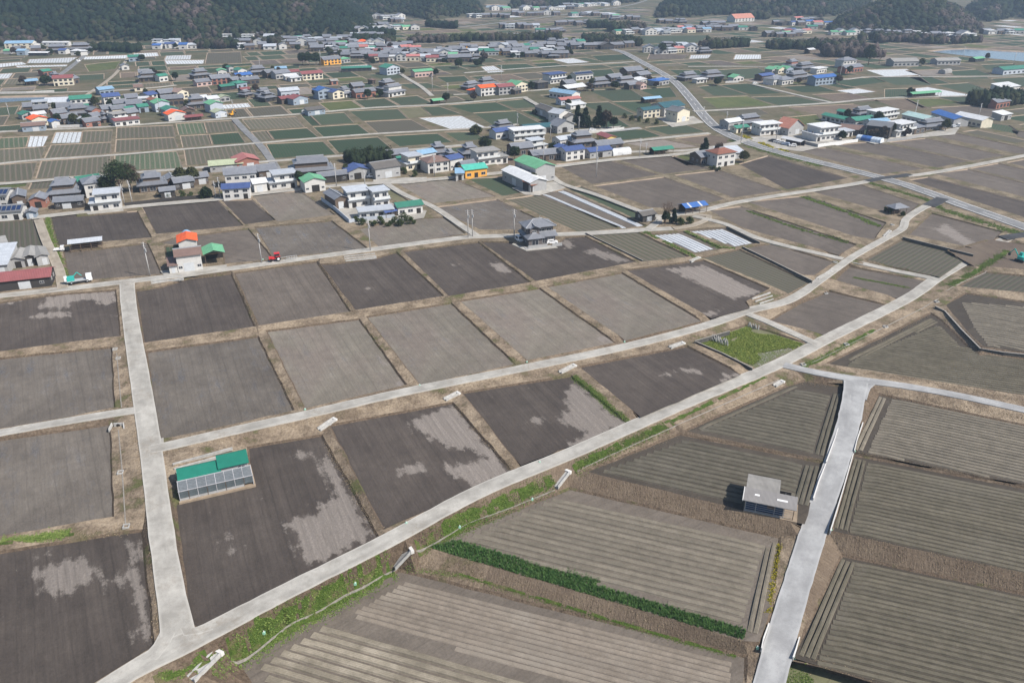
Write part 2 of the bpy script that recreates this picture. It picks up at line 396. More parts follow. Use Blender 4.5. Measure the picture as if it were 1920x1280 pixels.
def road(pts, width, mat, name='farm_road', z=0.1, ground=True, thick=0.3):
    w = []
    for p in pts:
        zz = p[2] if len(p) > 2 else z; ww = p[3] if len(p) > 3 else width
        q = at(p[0], p[1], zz); w.append((q.x, q.y, zz, ww/2))
    dist = math.hypot(w[0][0], w[0][1])
    line = spline(w, 1.6 if dist < 200 else 4.0 if dist < 500 else 12.0)
    k = len(ROADS); dz = 0.04+0.004*k
    if math.hypot(w[len(w)//2][0], w[len(w)//2][1]) < 260:            # worn, slightly uneven edges
        for p in line: p[3] += 0.13*mnoise.noise(Vector((p[0]*0.9, p[1]*0.9, k)))
    Lp, Rp = edges_of(line); n = len(line)
    V = []; F = []; UV = {}; s = 0.0; ss = [0.0]
    for i in range(1, n): s += math.hypot(line[i][0]-line[i-1][0], line[i][1]-line[i-1][1]); ss.append(s)
    for i in range(n):
        a, b = Lp[i], Rp[i]; up = Vector((0, 0, dz))
        V += [a+up, b+up, a+Vector((0, 0, dz-thick)), b+Vector((0, 0, dz-thick))]
    for i in range(n-1):
        j = 4*i; F += [(j+1, j+5, j+4, j), (j, j+4, j+6, j+2), (j+3, j+7, j+5, j+1)]
    F += [(0, 2, 3, 1), (4*n-4, 4*n-3, 4*n-1, 4*n-2)]
    me = mesh_of(name, V, F, [M[mat]]); ul = me.uv_layers.new(name='uv')
    for l in me.loops:
        vi = l.vertex_index; ul.data[l.index].uv = (ss[vi//4], 1 if vi % 2 == 0 else -1)
    o = tag(link(name, me), kind='structure')
    ROADS.append((Lp, Rp, ground)); return o, line
def sheet(poly, mat, z=0.03, name='yard'):
    P = ccw([at(x, y, z) for x, y in poly]); me_ = MB().slab(P, 0.2)
    o = me_.build(name, M[mat]); ul = o.data.uv_layers.new(name='uv')
    for l in o.data.loops:
        c = o.data.vertices[l.vertex_index].co; ul.data[l.index].uv = (c.x, 0)
    tag(o, kind='structure'); OCC.append(P); return o

# crop beds as real ridges -----------------------------------------------------------------------
def mat_bed(name, soil, crop, lines=4, amt=0.7, patch=0.3, pale=(0.20, 0.175, 0.145), palem=0.45):
    t = NT(name); uv = t.uv(); v = t.sep(uv)[1]
    fr = t.math('FRACT', t.math('MULTIPLY', v, lines)); d = t.math('ABSOLUTE', t.math('SUBTRACT', fr, 0.5))
    ln = t.ramp(d, 0.12, 0.34, 1.0, 0.0)
    n = t.noise(t.scale(uv, (3.0, 6.0, 1)), 1.0, 3, 0.7); p = t.pos(); big = t.noise(p, 0.075, 4, 0.65); mid = t.noise(p, 0.55, 4, 0.7)
    cov = t.math('MULTIPLY', t.math('MULTIPLY', ln, t.ramp(n, 0.34, 0.6)), t.ramp(big, 0.35, 0.65, 1-patch, 1.0))
    so = t.mix(t.ramp(mid, 0.3, 0.7), tuple(x*0.78 for x in soil), tuple(x*1.2 for x in soil))
    so = t.mix(t.ramp(big, 0.50, 0.70, 0.0, palem), so, pale)
    c = t.mix(t.math('MULTIPLY', cov, amt), so, crop)
    t.bump(t.math('ADD', mid, t.math('MULTIPLY', cov, 0.8)), 0.7, 0.08)
    return t.out(vary(t, c, 0.1), 0.92, 0.15)
M['bed_green'] = mat_bed('onion_bed_green', (0.128, 0.111, 0.085), (0.060, 0.072, 0.036), 4, 0.6)
M['bed_olive'] = mat_bed('onion_bed_olive', (0.184, 0.160, 0.128), (0.088, 0.094, 0.056), 4, 0.5)
M['bed_dark'] = mat_bed('onion_bed_dark', (0.116, 0.102, 0.081), (0.052, 0.066, 0.036), 4, 0.65)
M['bed_pale'] = mat_bed('onion_bed_pale', (0.225, 0.190, 0.155), (0.118, 0.112, 0.074), 4, 0.35, palem=0.8, pale=(0.29, 0.255, 0.215))
M['bed_cream'] = mat_bed('onion_bed_cream', (0.225, 0.195, 0.152), (0.115, 0.112, 0.066), 4, 0.5, palem=0.9, pale=(0.44, 0.385, 0.31))
def clip_interval(P, o, d, n, v):
    us = []
    for i in range(len(P)):
        a, b = P[i]-o, P[(i+1) % len(P)]-o; va, vb = a.dot(n), b.dot(n)
        if (va > v) != (vb > v):
            t = (v-va)/(vb-va); us.append((a+(b-a)*t).dot(d))
    return (min(us), max(us)) if len(us) >= 2 else None
def beds(parent, poly, z, dpx, sp, mat, h=0.27, frac=0.82, name='crop_bed', single=True, trim=0.35):
    P = [at(x, y, z) for x, y in poly]; d = at(*dpx[1], z)-at(*dpx[0], z); d.normalize(); n = Vector((-d.y, d.x, 0)); o = P[0]
    vs = [(p-o).dot(n) for p in P]; v0, v1 = min(vs), max(vs); k = int((v1-v0)/sp); made = 0; V = []; F = []; U = []
    def flush():
        nonlocal V, F, U, made
        if not F: return
        me = mesh_of(name, V, F, [M[mat]]); ul = me.uv_layers.new(name='uv')
        for l in me.loops: ul.data[l.index].uv = U[l.vertex_index]
        q = link(name, me, parent)
        if not single: tag(q, kind='stuff')
        V, F, U = [], [], []; made += 1
    for i in range(k):
        a = v0+i*sp+sp*(1-frac)/2; w = sp*frac; L = clip_interval(P, o, d, n, a+w/2)
        if not L or L[1]-L[0] < 2.5: continue
        u0, u1 = L[0]+trim+random.uniform(0, 0.3), L[1]-trim-random.uniform(0, 0.3); m = max(2, int((u1-u0)/2.5)); b = len(V)
        prof = [(0, -0.03), (0.13, h*0.85), (0.5, h), (0.87, h*0.85), (1, -0.03)]
        for j in range(m+1):
            u = u0+(u1-u0)*j/m; wob = 0.10*mnoise.noise(Vector((u*0.08, i*0.9, z)))+0.04*mnoise.noise(Vector((u*0.5, i*7.1, z)))
            e = 0.25 if j in (0, m) else 1.0
            for f, hh in prof:
                hz = hh*(1+0.35*mnoise.noise(Vector((u*0.9, (a+f*w)*1.5, 3)))) if hh > 0 else hh
                c = o+d*u+n*(a+f*w+wob); V.append((c.x, c.y, z+0.01+hz*e)); U.append((u, (f-0.07)/0.86+i))
        for j in range(m):
            for q in range(4):
                r = b+j*5+q; F.append((r, r+5, r+6, r+1))
        if single: flush()
    flush(); return made
# ---------------------------------------------------------------- fields traced from the survey
Fd = field
# row A, below the middle road
Fd([(0,570),(60,561),(108,555),(214,546),(222,630),(0,659)], 'dark', -0.6, patches=[[(70,576),(92,556),(140,550),(214,546),(216,568),(196,574),(182,563),(160,562),(135,566),(125,577),(80,578)],[(58,593),(72,588),(100,585),(133,585),(130,593),(62,598)],[(3,566),(30,561),(24,570),(5,570)],[(210,592),(217,591),(217,595),(211,595)]])
Fd([(258,547),(300,541),(352,525),(431,516),(474,613),(274,642)], 'dark', -1.0)
Fd([(443,514),(592,493),(653,585),(488,610)], 'mid', -0.75, patches=[[(520,497),(524,497),(524,500),(520,500)]])
Fd([(605,497),(628,497),(706,486),(742,475),(828,556),(669,581)], 'dark', -0.5, patches=[[(686,539),(694,537),(696,541),(687,542)]])
Fd([(760,473),(895,456),(991,530),(844,555)], 'dark', -0.3, patches=[[(920,494),(942,492),(958,507),(950,512),(932,508)],[(848,496),(857,495),(857,498),(850,498)]])
Fd([(906,455),(958,456),(986,466),(1046,461),(1062,447),(1096,445),(1188,492),(1006,527)], 'dark', -0.1, patches=[[(1050,452),(1068,448),(1076,462),(1064,466)],[(1092,470),(1116,466),(1165,482),(1188,491),(1150,490)],[(1082,514),(1100,511),(1098,515),(1084,516)]])
Fd([(1106,441),(1184,432),(1288,482),(1207,491)], 'rows_far', -0.4, name='field')
Fd([(1222,441),(1280,436),(1350,467),(1304,475)], 'furrow_pale', -0.4)
Fd([(1292,433),(1360,428),(1420,456),(1378,464)], 'furrow_pale', -0.4)
Fd([(1320,484),(1386,470),(1512,530),(1478,549)], 'rows', -0.6)
Fd([(1396,466),(1446,459),(1561,492),(1526,515),(1508,516)], 'mid', -0.5)
Fd([(1178,508),(1318,490),(1438,542),(1394,566),(1404,577),(1334,596)], 'dark', -0.35, patches=[[(1252,504),(1318,497),(1427,548),(1374,561)],[(1315,590),(1350,578),(1340,592)]])
# row B
Fd([(0,675),(205,654),(211,764),(0,802)], 'wet', -1.3)
Fd([(279,662),(481,634),(546,770),(302,824)], 'wet', -1.5)
Fd([(504,623),(671,601),(757,722),(575,764)], 'grey', -1.2, patches=[[(714,668),(726,672),(734,688),(722,684)],[(750,712),(758,724),(746,722)]])
Fd([(692,596),(844,571),(960,682),(789,720)], 'grey', -0.95)
Fd([(867,566),(1010,543),(1148,642),(990,674)], 'grey', -0.7, patches=[[(1120,630),(1136,628),(1150,642),(1130,640)]])
Fd([(1030,539),(1165,514),(1312,602),(1173,637)], 'grey', -0.45)
# row C, dark fields above the main road
Fd([(334,948),(478,908),(470,842),(600,820),(702,1006),(374,1172),(362,1166)], 'dark', -2.5, patches=[[(527,985),(545,975),(590,965),(606,945),(628,935),(618,905),(604,885),(590,862),(612,858),(628,880),(648,915),(672,955),(700,1000),(650,1030),(608,1050),(570,1056),(566,1035),(552,1020),(558,998)],[(550,852),(568,842),(580,852),(566,858)],[(415,1005),(440,1002),(438,1010),(420,1012)],[(422,1028),(446,1024),(440,1032)]])
Fd([(624,800),(846,759),(956,886),(968,882),(722,988)], 'dark', -2.0, patches=[[(762,795),(800,776),(846,759),(900,822),(956,884),(930,902),(895,914),(860,896),(830,880),(838,868),(880,870),(905,858),(885,842),(840,836),(805,822),(790,806)],[(738,882),(760,872),(793,868),(798,882),(750,888)]])
Fd([(872,739),(1069,708),(1172,794),(978,870)], 'dark', -1.6, patches=[[(1062,738),(1076,716),(1110,742),(1172,794),(1120,822),(1080,845),(1062,834),(1100,812),(1070,800),(1046,788),(1066,764)],[(993,786),(1008,782),(1018,792),(1000,794)]])
Fd([(1092,690),(1288,652),(1386,702),(1202,780)], 'dark', -1.2, patches=[[(1278,692),(1296,690),(1314,693),(1312,700),(1294,699)],[(1242,702),(1266,697),(1262,702),(1244,706)],[(1360,700),(1386,703),(1350,720)]])
# left of the left road
Fd([(0,828),(202,799),(207,968),(0,1003)], 'wet', -2.0)
Fd([(0,1040),(232,1003),(261,1000),(282,1212),(200,1262),(0,1380)], 'dark', -2.3, patches=[[(60,1078),(85,1062),(120,1050),(172,1050),(174,1088),(140,1105),(118,1120),(90,1108)],[(182,1090),(215,1080),(240,1066),(262,1062),(272,1110),(279,1195),(254,1194),(256,1172),(262,1140),(245,1108),(225,1085),(200,1098)],[(240,1015),(258,1010),(264,1050),(248,1045)],[(66,1040),(100,1032),(98,1038),(70,1042)]])
# the weedy lot and the small fields round the junctions
Fd([(1308,643),(1402,611),(1508,645),(1416,688)], 'weeds', -1.9, name='weedy_lot')
Fd([(1448,602),(1500,572),(1556,548),(1662,574),(1554,630)], 'mid', -1.7)
Fd([(1568,526),(1594,502),(1736,528),(1686,560)], 'mid', -1.6)
Fd([(1626,488),(1692,452),(1816,481),(1762,519)], 'rows', -1.0, 'x')
Fd([(1706,441),(1748,402),(1876,436),(1836,468)], 'mid', -0.7, patches=[[(1752,430),(1775,420),(1830,458),(1815,463)]])
# lower right, terraces of onion beds
fG1 = Fd([(1478,726),(1512,716),(1580,728),(1542,860),(1292,808)], 'furrow', -3.0, 'x', (0.5, 0.3))
beds(fG1, [(1500,726),(1562,737),(1528,850),(1306,806)], -3.0, ((1440,755),(1557,777)), 1.5, 'bed_dark')
beds(fG1, [(1562,735),(1582,738),(1545,858),(1527,853)], -3.0, ((1566,740),(1533,850)), 0.95, 'bed_dark')
beds(fG1, [(1294,805),(1484,722),(1500,724),(1312,806)], -3.0, ((1294,805),(1484,722)), 0.95, 'bed_dark')
fG2 = Fd([(1106,884),(1132,874),(1276,817),(1538,870),(1506,980),(1480,975)], 'furrow', -3.3, 'x', (0.5, 0.3))
beds(fG2, [(1284,823),(1510,869),(1490,955),(1385,942),(1120,884)], -3.3, ((1284,823),(1510,869)), 1.5, 'bed_dark')
beds(fG2, [(1509,868),(1539,873),(1513,951),(1488,946)], -3.3, ((1513,869),(1490,946)), 0.95, 'bed_dark')
fG3 = Fd([(806,1024),(1068,920),(1456,1010),(1440,1145),(1420,1200),(1395,1198)], 'furrow_pale', -5.2, 'x', (0.5, 0.3))
beds(fG3, [(1046,928),(1442,1014),(1396,1172),(860,1014)], -5.2, ((1046,928),(1442,1015)), 1.5, 'bed_olive')
beds(fG3, [(1443,1013),(1457,1015),(1436,1150),(1418,1192),(1398,1186)], -5.2, ((1447,1015),(1410,1185)), 0.95, 'bed_olive')
fG4 = Fd([(452,1240),(626,1142),(748,1074),(1392,1234),(1380,1420),(560,1420)], 'furrow_pale', -7.0, 'x', (0.5, 0.3))
beds(fG4, [(608,1160),(1010,1272),(1370,1380),(1370,1440),(600,1440),(470,1246)], -7.0, ((620,1156),(1000,1262)), 1.6, 'bed_cream', h=0.30, frac=.78, trim=1.5)
beds(fG4, [(760,1086),(1380,1240),(1372,1372),(1010,1266),(650,1150)], -7.0, ((760,1086),(1385,1240)), 1.05, 'bed_pale', h=0.09, frac=.86, trim=.6)
fH1 = Fd([(1650,742),(1920,800),(2080,834),(2080,942),(1920,906),(1604,846)], 'furrow', -3.2, 'x', (0.5, 0.3))
beds(fH1, [(1668,746),(2080,836),(2080,938),(1622,848)], -3.2, ((1668,746),(1920,798)), 1.2, 'bed_olive')
beds(fH1, [(1647,742),(1670,746),(1625,849),(1602,845)], -3.2, ((1660,745),(1614,846)), 0.95, 'bed_olive')
fH2 = Fd([(1604,857),(1920,918),(2080,950),(2080,1112),(1920,1072),(1566,994)], 'furrow', -3.6, 'x', (0.5, 0.3))
beds(fH2, [(1624,862),(2080,952),(2080,1108),(1586,998)], -3.6, ((1624,862),(1920,921)), 1.2, 'bed_green')
beds(fH2, [(1601,857),(1626,862),(1589,998),(1564,993)], -3.6, ((1613,860),(1576,995)), 0.8, 'bed_green')
fH3 = Fd([(1583,1046),(1920,1118),(2090,1156),(2090,1400),(1920,1345),(1640,1276),(1494,1232)], 'furrow', -6.0, 'x', (0.5, 0.3))
beds(fH3, [(1601,1051),(2090,1157),(2090,1390),(1640,1270),(1526,1240)], -6.0, ((1601,1051),(1920,1120)), 1.2, 'bed_green')
beds(fH3, [(1581,1046),(1603,1051),(1528,1241),(1494,1232)], -6.0, ((1592,1049),(1512,1236)), 0.85, 'bed_green')
fF3 = Fd([(1556,682),(1745,590),(1760,600),(1800,640),(1832,668),(1920,676),(2080,690),(2080,768),(1920,740)], 'furrow', -2.6, 'x', (0.5, 0.3))
beds(fF3, [(1762,606),(1795,640),(1825,672),(2080,692),(2080,766),(1920,738),(1580,688),(1600,672)], -2.6, ((1580,686),(1920,738)), 1.2, 'bed_green')
beds(fF3, [(1575,676),(1742,593),(1760,604),(1600,676)], -2.6, ((1575,678),(1742,595)), 0.95, 'bed_green')
fF2 = Fd([(1776,572),(1812,552),(1920,568),(2080,592),(2080,676),(1920,660),(1846,650),(1815,620)], 'furrow', -1.6, 'x', (0.5, 0.3))
beds(fF2, [(1800,566),(1920,575),(2080,600),(2080,674),(1920,657),(1850,648),(1822,612)], -1.6, ((1810,560),(1920,580)), 1.5, 'bed_olive')
Fd([(1800,538),(1846,512),(1920,519),(2080,534),(2080,566),(1920,549)], 'rows', -1.3, 'x')
Fd([(1440,1330),(1490,1245),(1630,1285),(1750,1420),(1440,1420)], 'weeds', -7.6, 'x')
# middle ground
Fd([(97,403),(140,401),(142,407),(165,406),(255,398),(281,446),(111,461)], 'dark')
Fd([(269,389),(404,375),(453,424),(296,439)], 'dark')
Fd([(418,377),(470,376),(513,414),(462,421)], 'dark')
Fd([(474,367),(560,360),(626,404),(522,416)], 'grey')
Fd([(122,471),(132,474),(194,468),(274,458),(300,514),(132,528)], 'mid')
Fd([(303,456),(330,448),(463,431),(509,486),(424,495),(418,470),(380,462),(340,462)], 'mid')
Fd([(312,464),(334,462),(336,476),(322,486),(314,478)], 'green2')
Fd([(481,428),(620,416),(686,467),(517,484)], 'wet')
Fd([(676,430),(762,413),(830,409),(870,439),(714,464)], 'grey')
Fd([(668,349),(715,344),(772,383),(742,377),(712,360)], 'olive')
Fd([(737,340),(838,333),(926,369),(812,382)], 'grey')
Fd([(817,390),(930,376),(1022,420),(1004,431),(902,431)], 'wet')
Fd([(878,336),(944,333),(998,358),(944,368)], 'green2')
Fd([(952,375),(1010,367),(1158,427),(1090,437)], 'rows_far')
Fd([(1014,365),(1056,357),(1208,424),(1168,429)], 'furrow_pale')
Fd([(1063,353),(1088,351),(1203,399),(1200,414)], 'green2')
Fd([(1045,309),(1138,301),(1232,329),(1112,346)], 'mid'); Fd([(1157,299),(1258,293),(1326,317),(1245,327)], 'mid')
Fd([(1117,350),(1244,334),(1356,374),(1290,391),(1222,390)], 'mid'); Fd([(1268,330),(1348,321),(1462,359),(1374,371)], 'mid')
Fd([(1388,309),(1440,294),(1586,335),(1476,356)], 'dark'); Fd([(1332,396),(1388,389),(1602,460),(1572,477),(1400,430)], 'mid')
Fd([(1402,380),(1510,369),(1658,419),(1636,448),(1604,444)], 'mid'); Fd([(1522,360),(1608,347),(1720,384),(1698,402),(1660,398)], 'mid')
Fd([(1482,279),(1548,279),(1730,318),(1650,327)], 'mid'); Fd([(1566,273),(1640,267),(1812,303),(1755,315)], 'mid')
Fd([(1668,268),(1735,261),(1882,293),(1820,302)], 'mid'); Fd([(1753,256),(1790,250),(1920,279),(1990,295),(1900,288)], 'mid')
Fd([(1708,339),(1740,334),(1920,379),(2000,398),(2000,432),(1920,408)], 'dark'); Fd([(1754,327),(1815,319),(1920,345),(2000,364),(2000,392),(1920,370)], 'mid')
Fd([(1822,317),(1872,308),(1990,336),(1990,358),(1920,341)], 'mid'); Fd([(1890,306),(1990,288),(1990,330)], 'mid')
Fd([(1640,250),(1700,258),(1660,264)], 'brown'); Fd([(1848,230),(1890,236),(1908,248),(1906,252),(1840,240)], 'green2')
Fd([(1900,245),(1990,262),(1990,275),(1910,258)], 'mid')
Fd([(0,417),(70,412),(84,470),(0,478)], 'rows')
Fd([(0,344),(50,341),(46,350),(0,356)], 'grassfield'); Fd([(62,343),(150,334),(150,348),(56,356)], 'rows')
Fd([(1168,269),(1240,262),(1310,276),(1230,281)], 'pale', patches=[[(1180,270),(1190,270),(1190,272),(1180,272)]]); Fd([(1268,261),(1330,254),(1380,266),(1330,276)], 'brown')
Fd([(1262,295),(1300,288),(1314,306),(1290,310)], 'grassfield')
Fd([(1780,472),(1860,450),(1990,470),(1990,512),(1850,500),(1830,500)], 'brown', -0.6)
# plots with onion rows, left of the paved lane
for a in ([(0,260),(54,257),(49,276),(0,279)],'rows_green'),([(57,256),(89,256),(79,276),(51,276)],'film_field'),([(106,249),(153,248),(149,268),(98,269)],'film_field'),([(157,247),(209,245),(206,266),(153,268)],'rows_far'),([(221,240),(322,236),(327,257),(220,260)],'rows_far'),([(332,233),(382,230),(388,250),(337,253)],'rows_green'),([(384,230),(435,227),(444,246),(390,250)],'rows_far'),([(0,281),(84,276),(72,303),(0,306)],'rows_far'),([(98,273),(206,268),(206,288),(86,297)],'rows_far'),([(220,263),(324,259),(332,278),(218,286)],'rows_far'),([(340,256),(392,253),(398,272),(345,277)],'rows_far'),([(394,253),(445,249),(458,268),(400,272)],'green'),([(0,310),(67,305),(57,337),(0,343)],'rows_far'),([(80,303),(205,294),(203,325),(70,335)],'rows_far'),([(218,291),(329,285),(341,315),(215,320)],'rows_green'),([(347,281),(470,272),(484,300),(352,310)],'rows_far'),([(456,225),(553,220),(569,239),(471,243)],'rows_far'),([(473,248),(500,246),(512,262),(487,265)],'rows_far'),([(502,246),(574,241),(595,258),(514,262)],'green'),([(501,271),(604,266),(628,290),(515,297)],'green'),([(566,217),(580,216),(600,235),(586,236)],'green'),([(582,216),(644,212),(662,231),(602,235)],'green2'),([(589,239),(669,234),(693,252),(608,257)],'green'),([(616,264),(707,258),(733,280),(637,287)],'green'),([(656,209),(744,205),(763,223),(681,227)],'green2'),([(686,229),(769,225),(806,245),(712,251)],'rows'),([(723,256),(818,251),(846,267),(751,275)],'green'),([(787,222),(864,218),(912,240),(851,244)],'film_field'),([(836,249),(888,248),(908,262),(861,265)],'green2'),([(777,282),(868,276),(868,285),(791,290)],'green2'),([(748,203),(790,201),(806,217),(768,222)],'olive'),([(793,201),(822,200),(862,214),(812,217)],'green2'),([(842,198),(928,192),(960,206),(885,212)],'green'),([(890,213),(966,209),(1012,232),(930,238)],'green2'),([(934,191),(988,186),(1016,201),(968,204)],'green2'),([(980,209),(1014,207),(1046,226),(1026,231)],'green'),([(1105,170),(1180,167),(1212,188),(1150,190)],'green2'),([(1090,194),(1140,192),(1190,215),(1140,218)],'green2'),([(1150,192),(1210,190),(1240,205),(1200,213)],'green'),([(1197,168),(1255,164),(1268,182),(1240,184)],'green'),([(1120,225),(1155,222),(1180,238),(1130,243)],'green'),([(1120,248),(1205,243),(1238,256),(1155,264)],'green'),([(1212,240),(1280,233),(1320,247),(1254,253)],'green2'),([(1310,163),(1345,160),(1400,178),(1340,180)],'green2'),([(1350,160),(1400,157),(1465,175),(1410,178)],'green'),([(1320,184),(1400,181),(1450,198),(1345,203)],'grassfield'),([(1410,183),(1490,181),(1548,194),(1460,198)],'green2'),([(1465,163),(1530,160),(1568,172),(1505,174)],'green'),([(1525,178),(1590,175),(1650,190),(1570,193)],'brown'),([(1555,150),(1640,146),(1660,154),(1590,164)],'green'),([(1640,146),(1720,142),(1745,160),(1680,160)],'green2'),([(1702,144),(1740,143),(1780,157),(1745,158)],'green'),([(1660,168),(1715,166),(1715,183),(1660,184)],'green2'),([(1700,168),(1740,164),(1822,179),(1770,182)],'film_field'),([(1755,160),(1815,156),(1870,176),(1824,178)],'green2'),([(1770,146),(1850,145),(1855,148),(1780,150)],'green2'),([(1782,134),(1830,131),(1858,142),(1790,142)],'green'),([(1625,132),(1700,130),(1728,143),(1660,144)],'film_field'),([(1700,133),(1770,131),(1785,142),(1732,143)],'pale'),([(1700,186),(1760,185),(1800,193),(1730,202)],'grassfield'),([(1762,183),(1825,181),(1825,192),(1800,193)],'green2'),([(1748,203),(1870,196),(1880,218),(1800,222)],'mid'),([(1640,188),(1700,186),(1740,204),(1690,206)],'brown'),([(1480,202),(1600,196),(1640,206),(1560,222)],'brown'),([(1345,208),(1420,204),(1440,214),(1390,222)],'rows'),([(1465,222),(1530,216),(1545,232),(1490,236)],'grassfield'),([(1840,122),(1900,120),(1920,130),(1850,131)],'green2'),([(1860,148),(1920,145),(1990,160),(1880,165)],'green2'),([(1340,132),(1420,128),(1460,148),(1350,148)],'green2'):
    Fd(a[0], a[1], -0.3, berm=(0.5, 0.3))
for a in ([(313,105),(358,104),(356,112),(309,113)],'film_field'),([(309,114),(382,113),(380,120),(314,121)],'film_field'),([(390,100),(450,98),(452,118),(386,120)],'rows'),([(0,120),(40,117),(50,121),(0,127)],'film_field'),([(56,112),(144,108),(128,118),(52,119)],'film_field'),([(30,124),(125,122),(124,125),(34,127)],'film_field'),([(160,107),(240,104),(238,110),(157,112)],'film_field'),([(160,122),(225,115),(215,130),(168,135)],'grassfield'),([(903,126),(925,124),(945,135),(916,137)],'film_field'),([(1296,104),(1333,103),(1326,110),(1293,111)],'film_field'),([(1380,103),(1426,103),(1426,111),(1376,112)],'film_field'),([(945,63),(995,62),(998,65),(950,66)],'film_field'),([(640,158),(690,156),(702,163),(655,167)],'green'),([(690,140),(740,138),(760,146),(720,150)],'green2'),([(930,122),(985,120),(1010,128),(950,133)],'green'),([(1000,120),(1040,118),(1065,126),(1020,129)],'green'),([(820,145),(870,143),(880,152),(838,155)],'green'),([(750,158),(800,156),(830,165),(770,167)],'green2'),([(800,172),(850,170),(870,176),(812,178)],'rows'),([(1090,133),(1145,130),(1155,142),(1080,145)],'green'),([(1110,105),(1170,102),(1190,112),(1125,115)],'green'),([(1220,100),(1290,103),(1280,111),(1215,112)],'mid'),([(1255,131),(1310,132),(1320,143),(1275,143)],'green'),([(1170,68),(1330,66),(1310,80),(1180,84)],'green2'),([(430,134),(560,122),(560,128),(450,140)],'green'):
    Fd(a[0], a[1], -0.25, berm=(0.6, 0.25))

# ---------------------------------------------------------------- roads
R_ = road
_, MIDLINE = R_([(-60,560,.1),(0,554,.1),(130,540,.1),(240,527,.1),(350,514,.1),(520,491,.1),(700,467,.1),(860,446,.1),(905,443,.1),(990,441,.1),(1100,437,.1),(1200,431,.1),(1260,428,.1)], 3.6, 'concrete')
_, LEFTLINE = R_([(238,524,.1,4.2),(240,560,0,4.2),(248,620,-.2,4.2),(261,700,-.5,4.3),(272,770,-.7,4.4),(284,850,-.8,4.3),(303,1000,-1.1,4.2),(322,1120,-1.5,4.3),(334,1190,-1.6,5.0),(330,1222,-1.6,5.4)], 4, 'concrete')
_, MAINLINE = R_([(150,1320,-1.7),(245,1258,-1.6),(330,1212,-1.6,4.6),(390,1184,-1.6,4.0),(540,1106,-1.6),(720,1016,-1.6),(900,920,-1.6),(1080,845,-1.6),(1280,757,-1.6),(1450,686,-1.6),(1560,630,-1.6),(1700,560,-1.5),(1765,516,-1.4),(1860,462,-1.0),(1900,441,-.3)], 3.7, 'concrete')
R_([(316,1130,-1.52),(315,1185,-1.6),(286,1228,-1.6),(262,1244,-1.62)], 2.4, 'concrete'); R_([(346,1155,-1.58),(352,1184,-1.6),(398,1173,-1.6)], 1.6, 'concrete'); R_([(300,822,-.8),(304,836,-.8),(330,829,-.78)], 1.4, 'concrete'); R_([(1585,706,-1.82),(1590,722,-1.88),(1588,745,-1.95)], 1.6, 'gravel'); R_([(1640,716,-1.85),(1626,726,-1.9),(1618,748,-1.95)], 1.6, 'gravel')
R_([(-40,818,-1.2),(0,811,-1.2),(120,790,-1),(230,772,-.75),(276,766,-.7)], 2.9, 'concrete')
_, BLINE = R_([(284,842,-.8),(330,832,-.75),(460,802,-.7),(560,780,-.7),(760,734,-.7),(960,694,-.7),(1170,650,-.7),(1320,611,-.7),(1400,583,-.7,3.6),(1480,562,-.6),(1545,520,-.5,2.6),(1600,481,-.4,2.6),(1660,447,-.3,2.6),(1692,428,-.2,2.8),(1700,410,-.1,2.8),(1730,390,0,3),(1762,376,.1,3.4)], 3.2, 'concrete')
R_([(1402,588,-.72),(1440,603,-.9),(1532,645,-1.6)], 2.6, 'concrete')
R_([(1262,428,.1),(1300,422,.1),(1330,405,.1),(1262,402,.1)], 2.4, 'dirtroad')
R_([(1300,405,.1),(1360,420,.1),(1400,438,0),(1450,455,-.2),(1600,490,-.9),(1680,508,-1.2),(1752,522,-1.4)], 2.8, 'concrete')
_, RIGHTLINE = R_([(1606,706,-1.8,6),(1603,730,-1.9,5),(1594,780,-2.1,4.8),(1574,850,-2.6,4.7),(1547,930,-3.2,4.6),(1521,1010,-4,4.5),(1478,1150,-5.4,4.4),(1442,1282,-6.6,4.4),(1425,1350,-7,4.4)], 4.5, 'gravel')
R_([(1470,684,-1.62,3),(1530,698,-1.7,2.8),(1600,710,-1.8,3),(1700,724,-1.9,2.8),(1800,742,-1.95,2.8),(1920,768,-2,2.8),(2060,798,-2,2.8)], 2.8, 'gravel')
_, HWY = R_([(1130,89,.1),(1165,97,.1),(1200,115,.1),(1258,148,.1),(1292,182,.1),(1318,215,.1),(1348,243,.1),(1400,267,.1),(1480,291,.1),(1600,320,.1),(1700,347,.1),(1800,383,.1),(1920,425,.1),(2040,470,.1)], 7.0, 'asphalt', 'highway', thick=0.5)
R_([(1235,406,.1),(1310,396,.1),(1400,376,.1),(1595,346,.1),(1640,337,.1)], 3, 'concrete')
R_([(1700,330,.1),(1760,322,.1),(1920,292,.1),(2020,272,.1)], 3, 'concrete')
R_([(1625,340,.1),(1655,334,.12),(1690,330,.12),(1706,327,.1)], 3.6, 'patch')
R_([(1742,386,.1),(1768,372,.1)], 5, 'patch'); R_([(1880,446,-.3),(1920,440,.1),(2000,432,.1)], 4, 'patch')
R_([(1035,330,.1),(1055,345,.1),(1120,366,.1),(1200,396,.1),(1238,408,.1),(1215,430,.1)], 2.8, 'concrete')
R_([(60,408,.1),(240,388,.1),(420,372,.1),(490,362,.1),(640,347,.1),(760,340,.1),(900,328,.1),(1040,312,.1),(1140,300,.1),(1260,290,.1),(1310,284,.1),(1385,268,.1)], 3.6, 'concrete', 'village_road')
R_([(722,343,.1),(760,366,.1),(812,388,.1),(868,425,.1),(895,443,.1)], 2.8, 'concrete')
R_([(72,412,.1),(86,450,.1),(100,480,.1),(112,510,.1),(118,540,.1)], 3.0, 'dirtroad', 'dirt_track')
_, LANE = R_([(440,224,.1),(462,248,.1),(487,272,.1),(510,302,.1),(520,318,.1)], 3.6, 'asphalt', 'paved_lane')
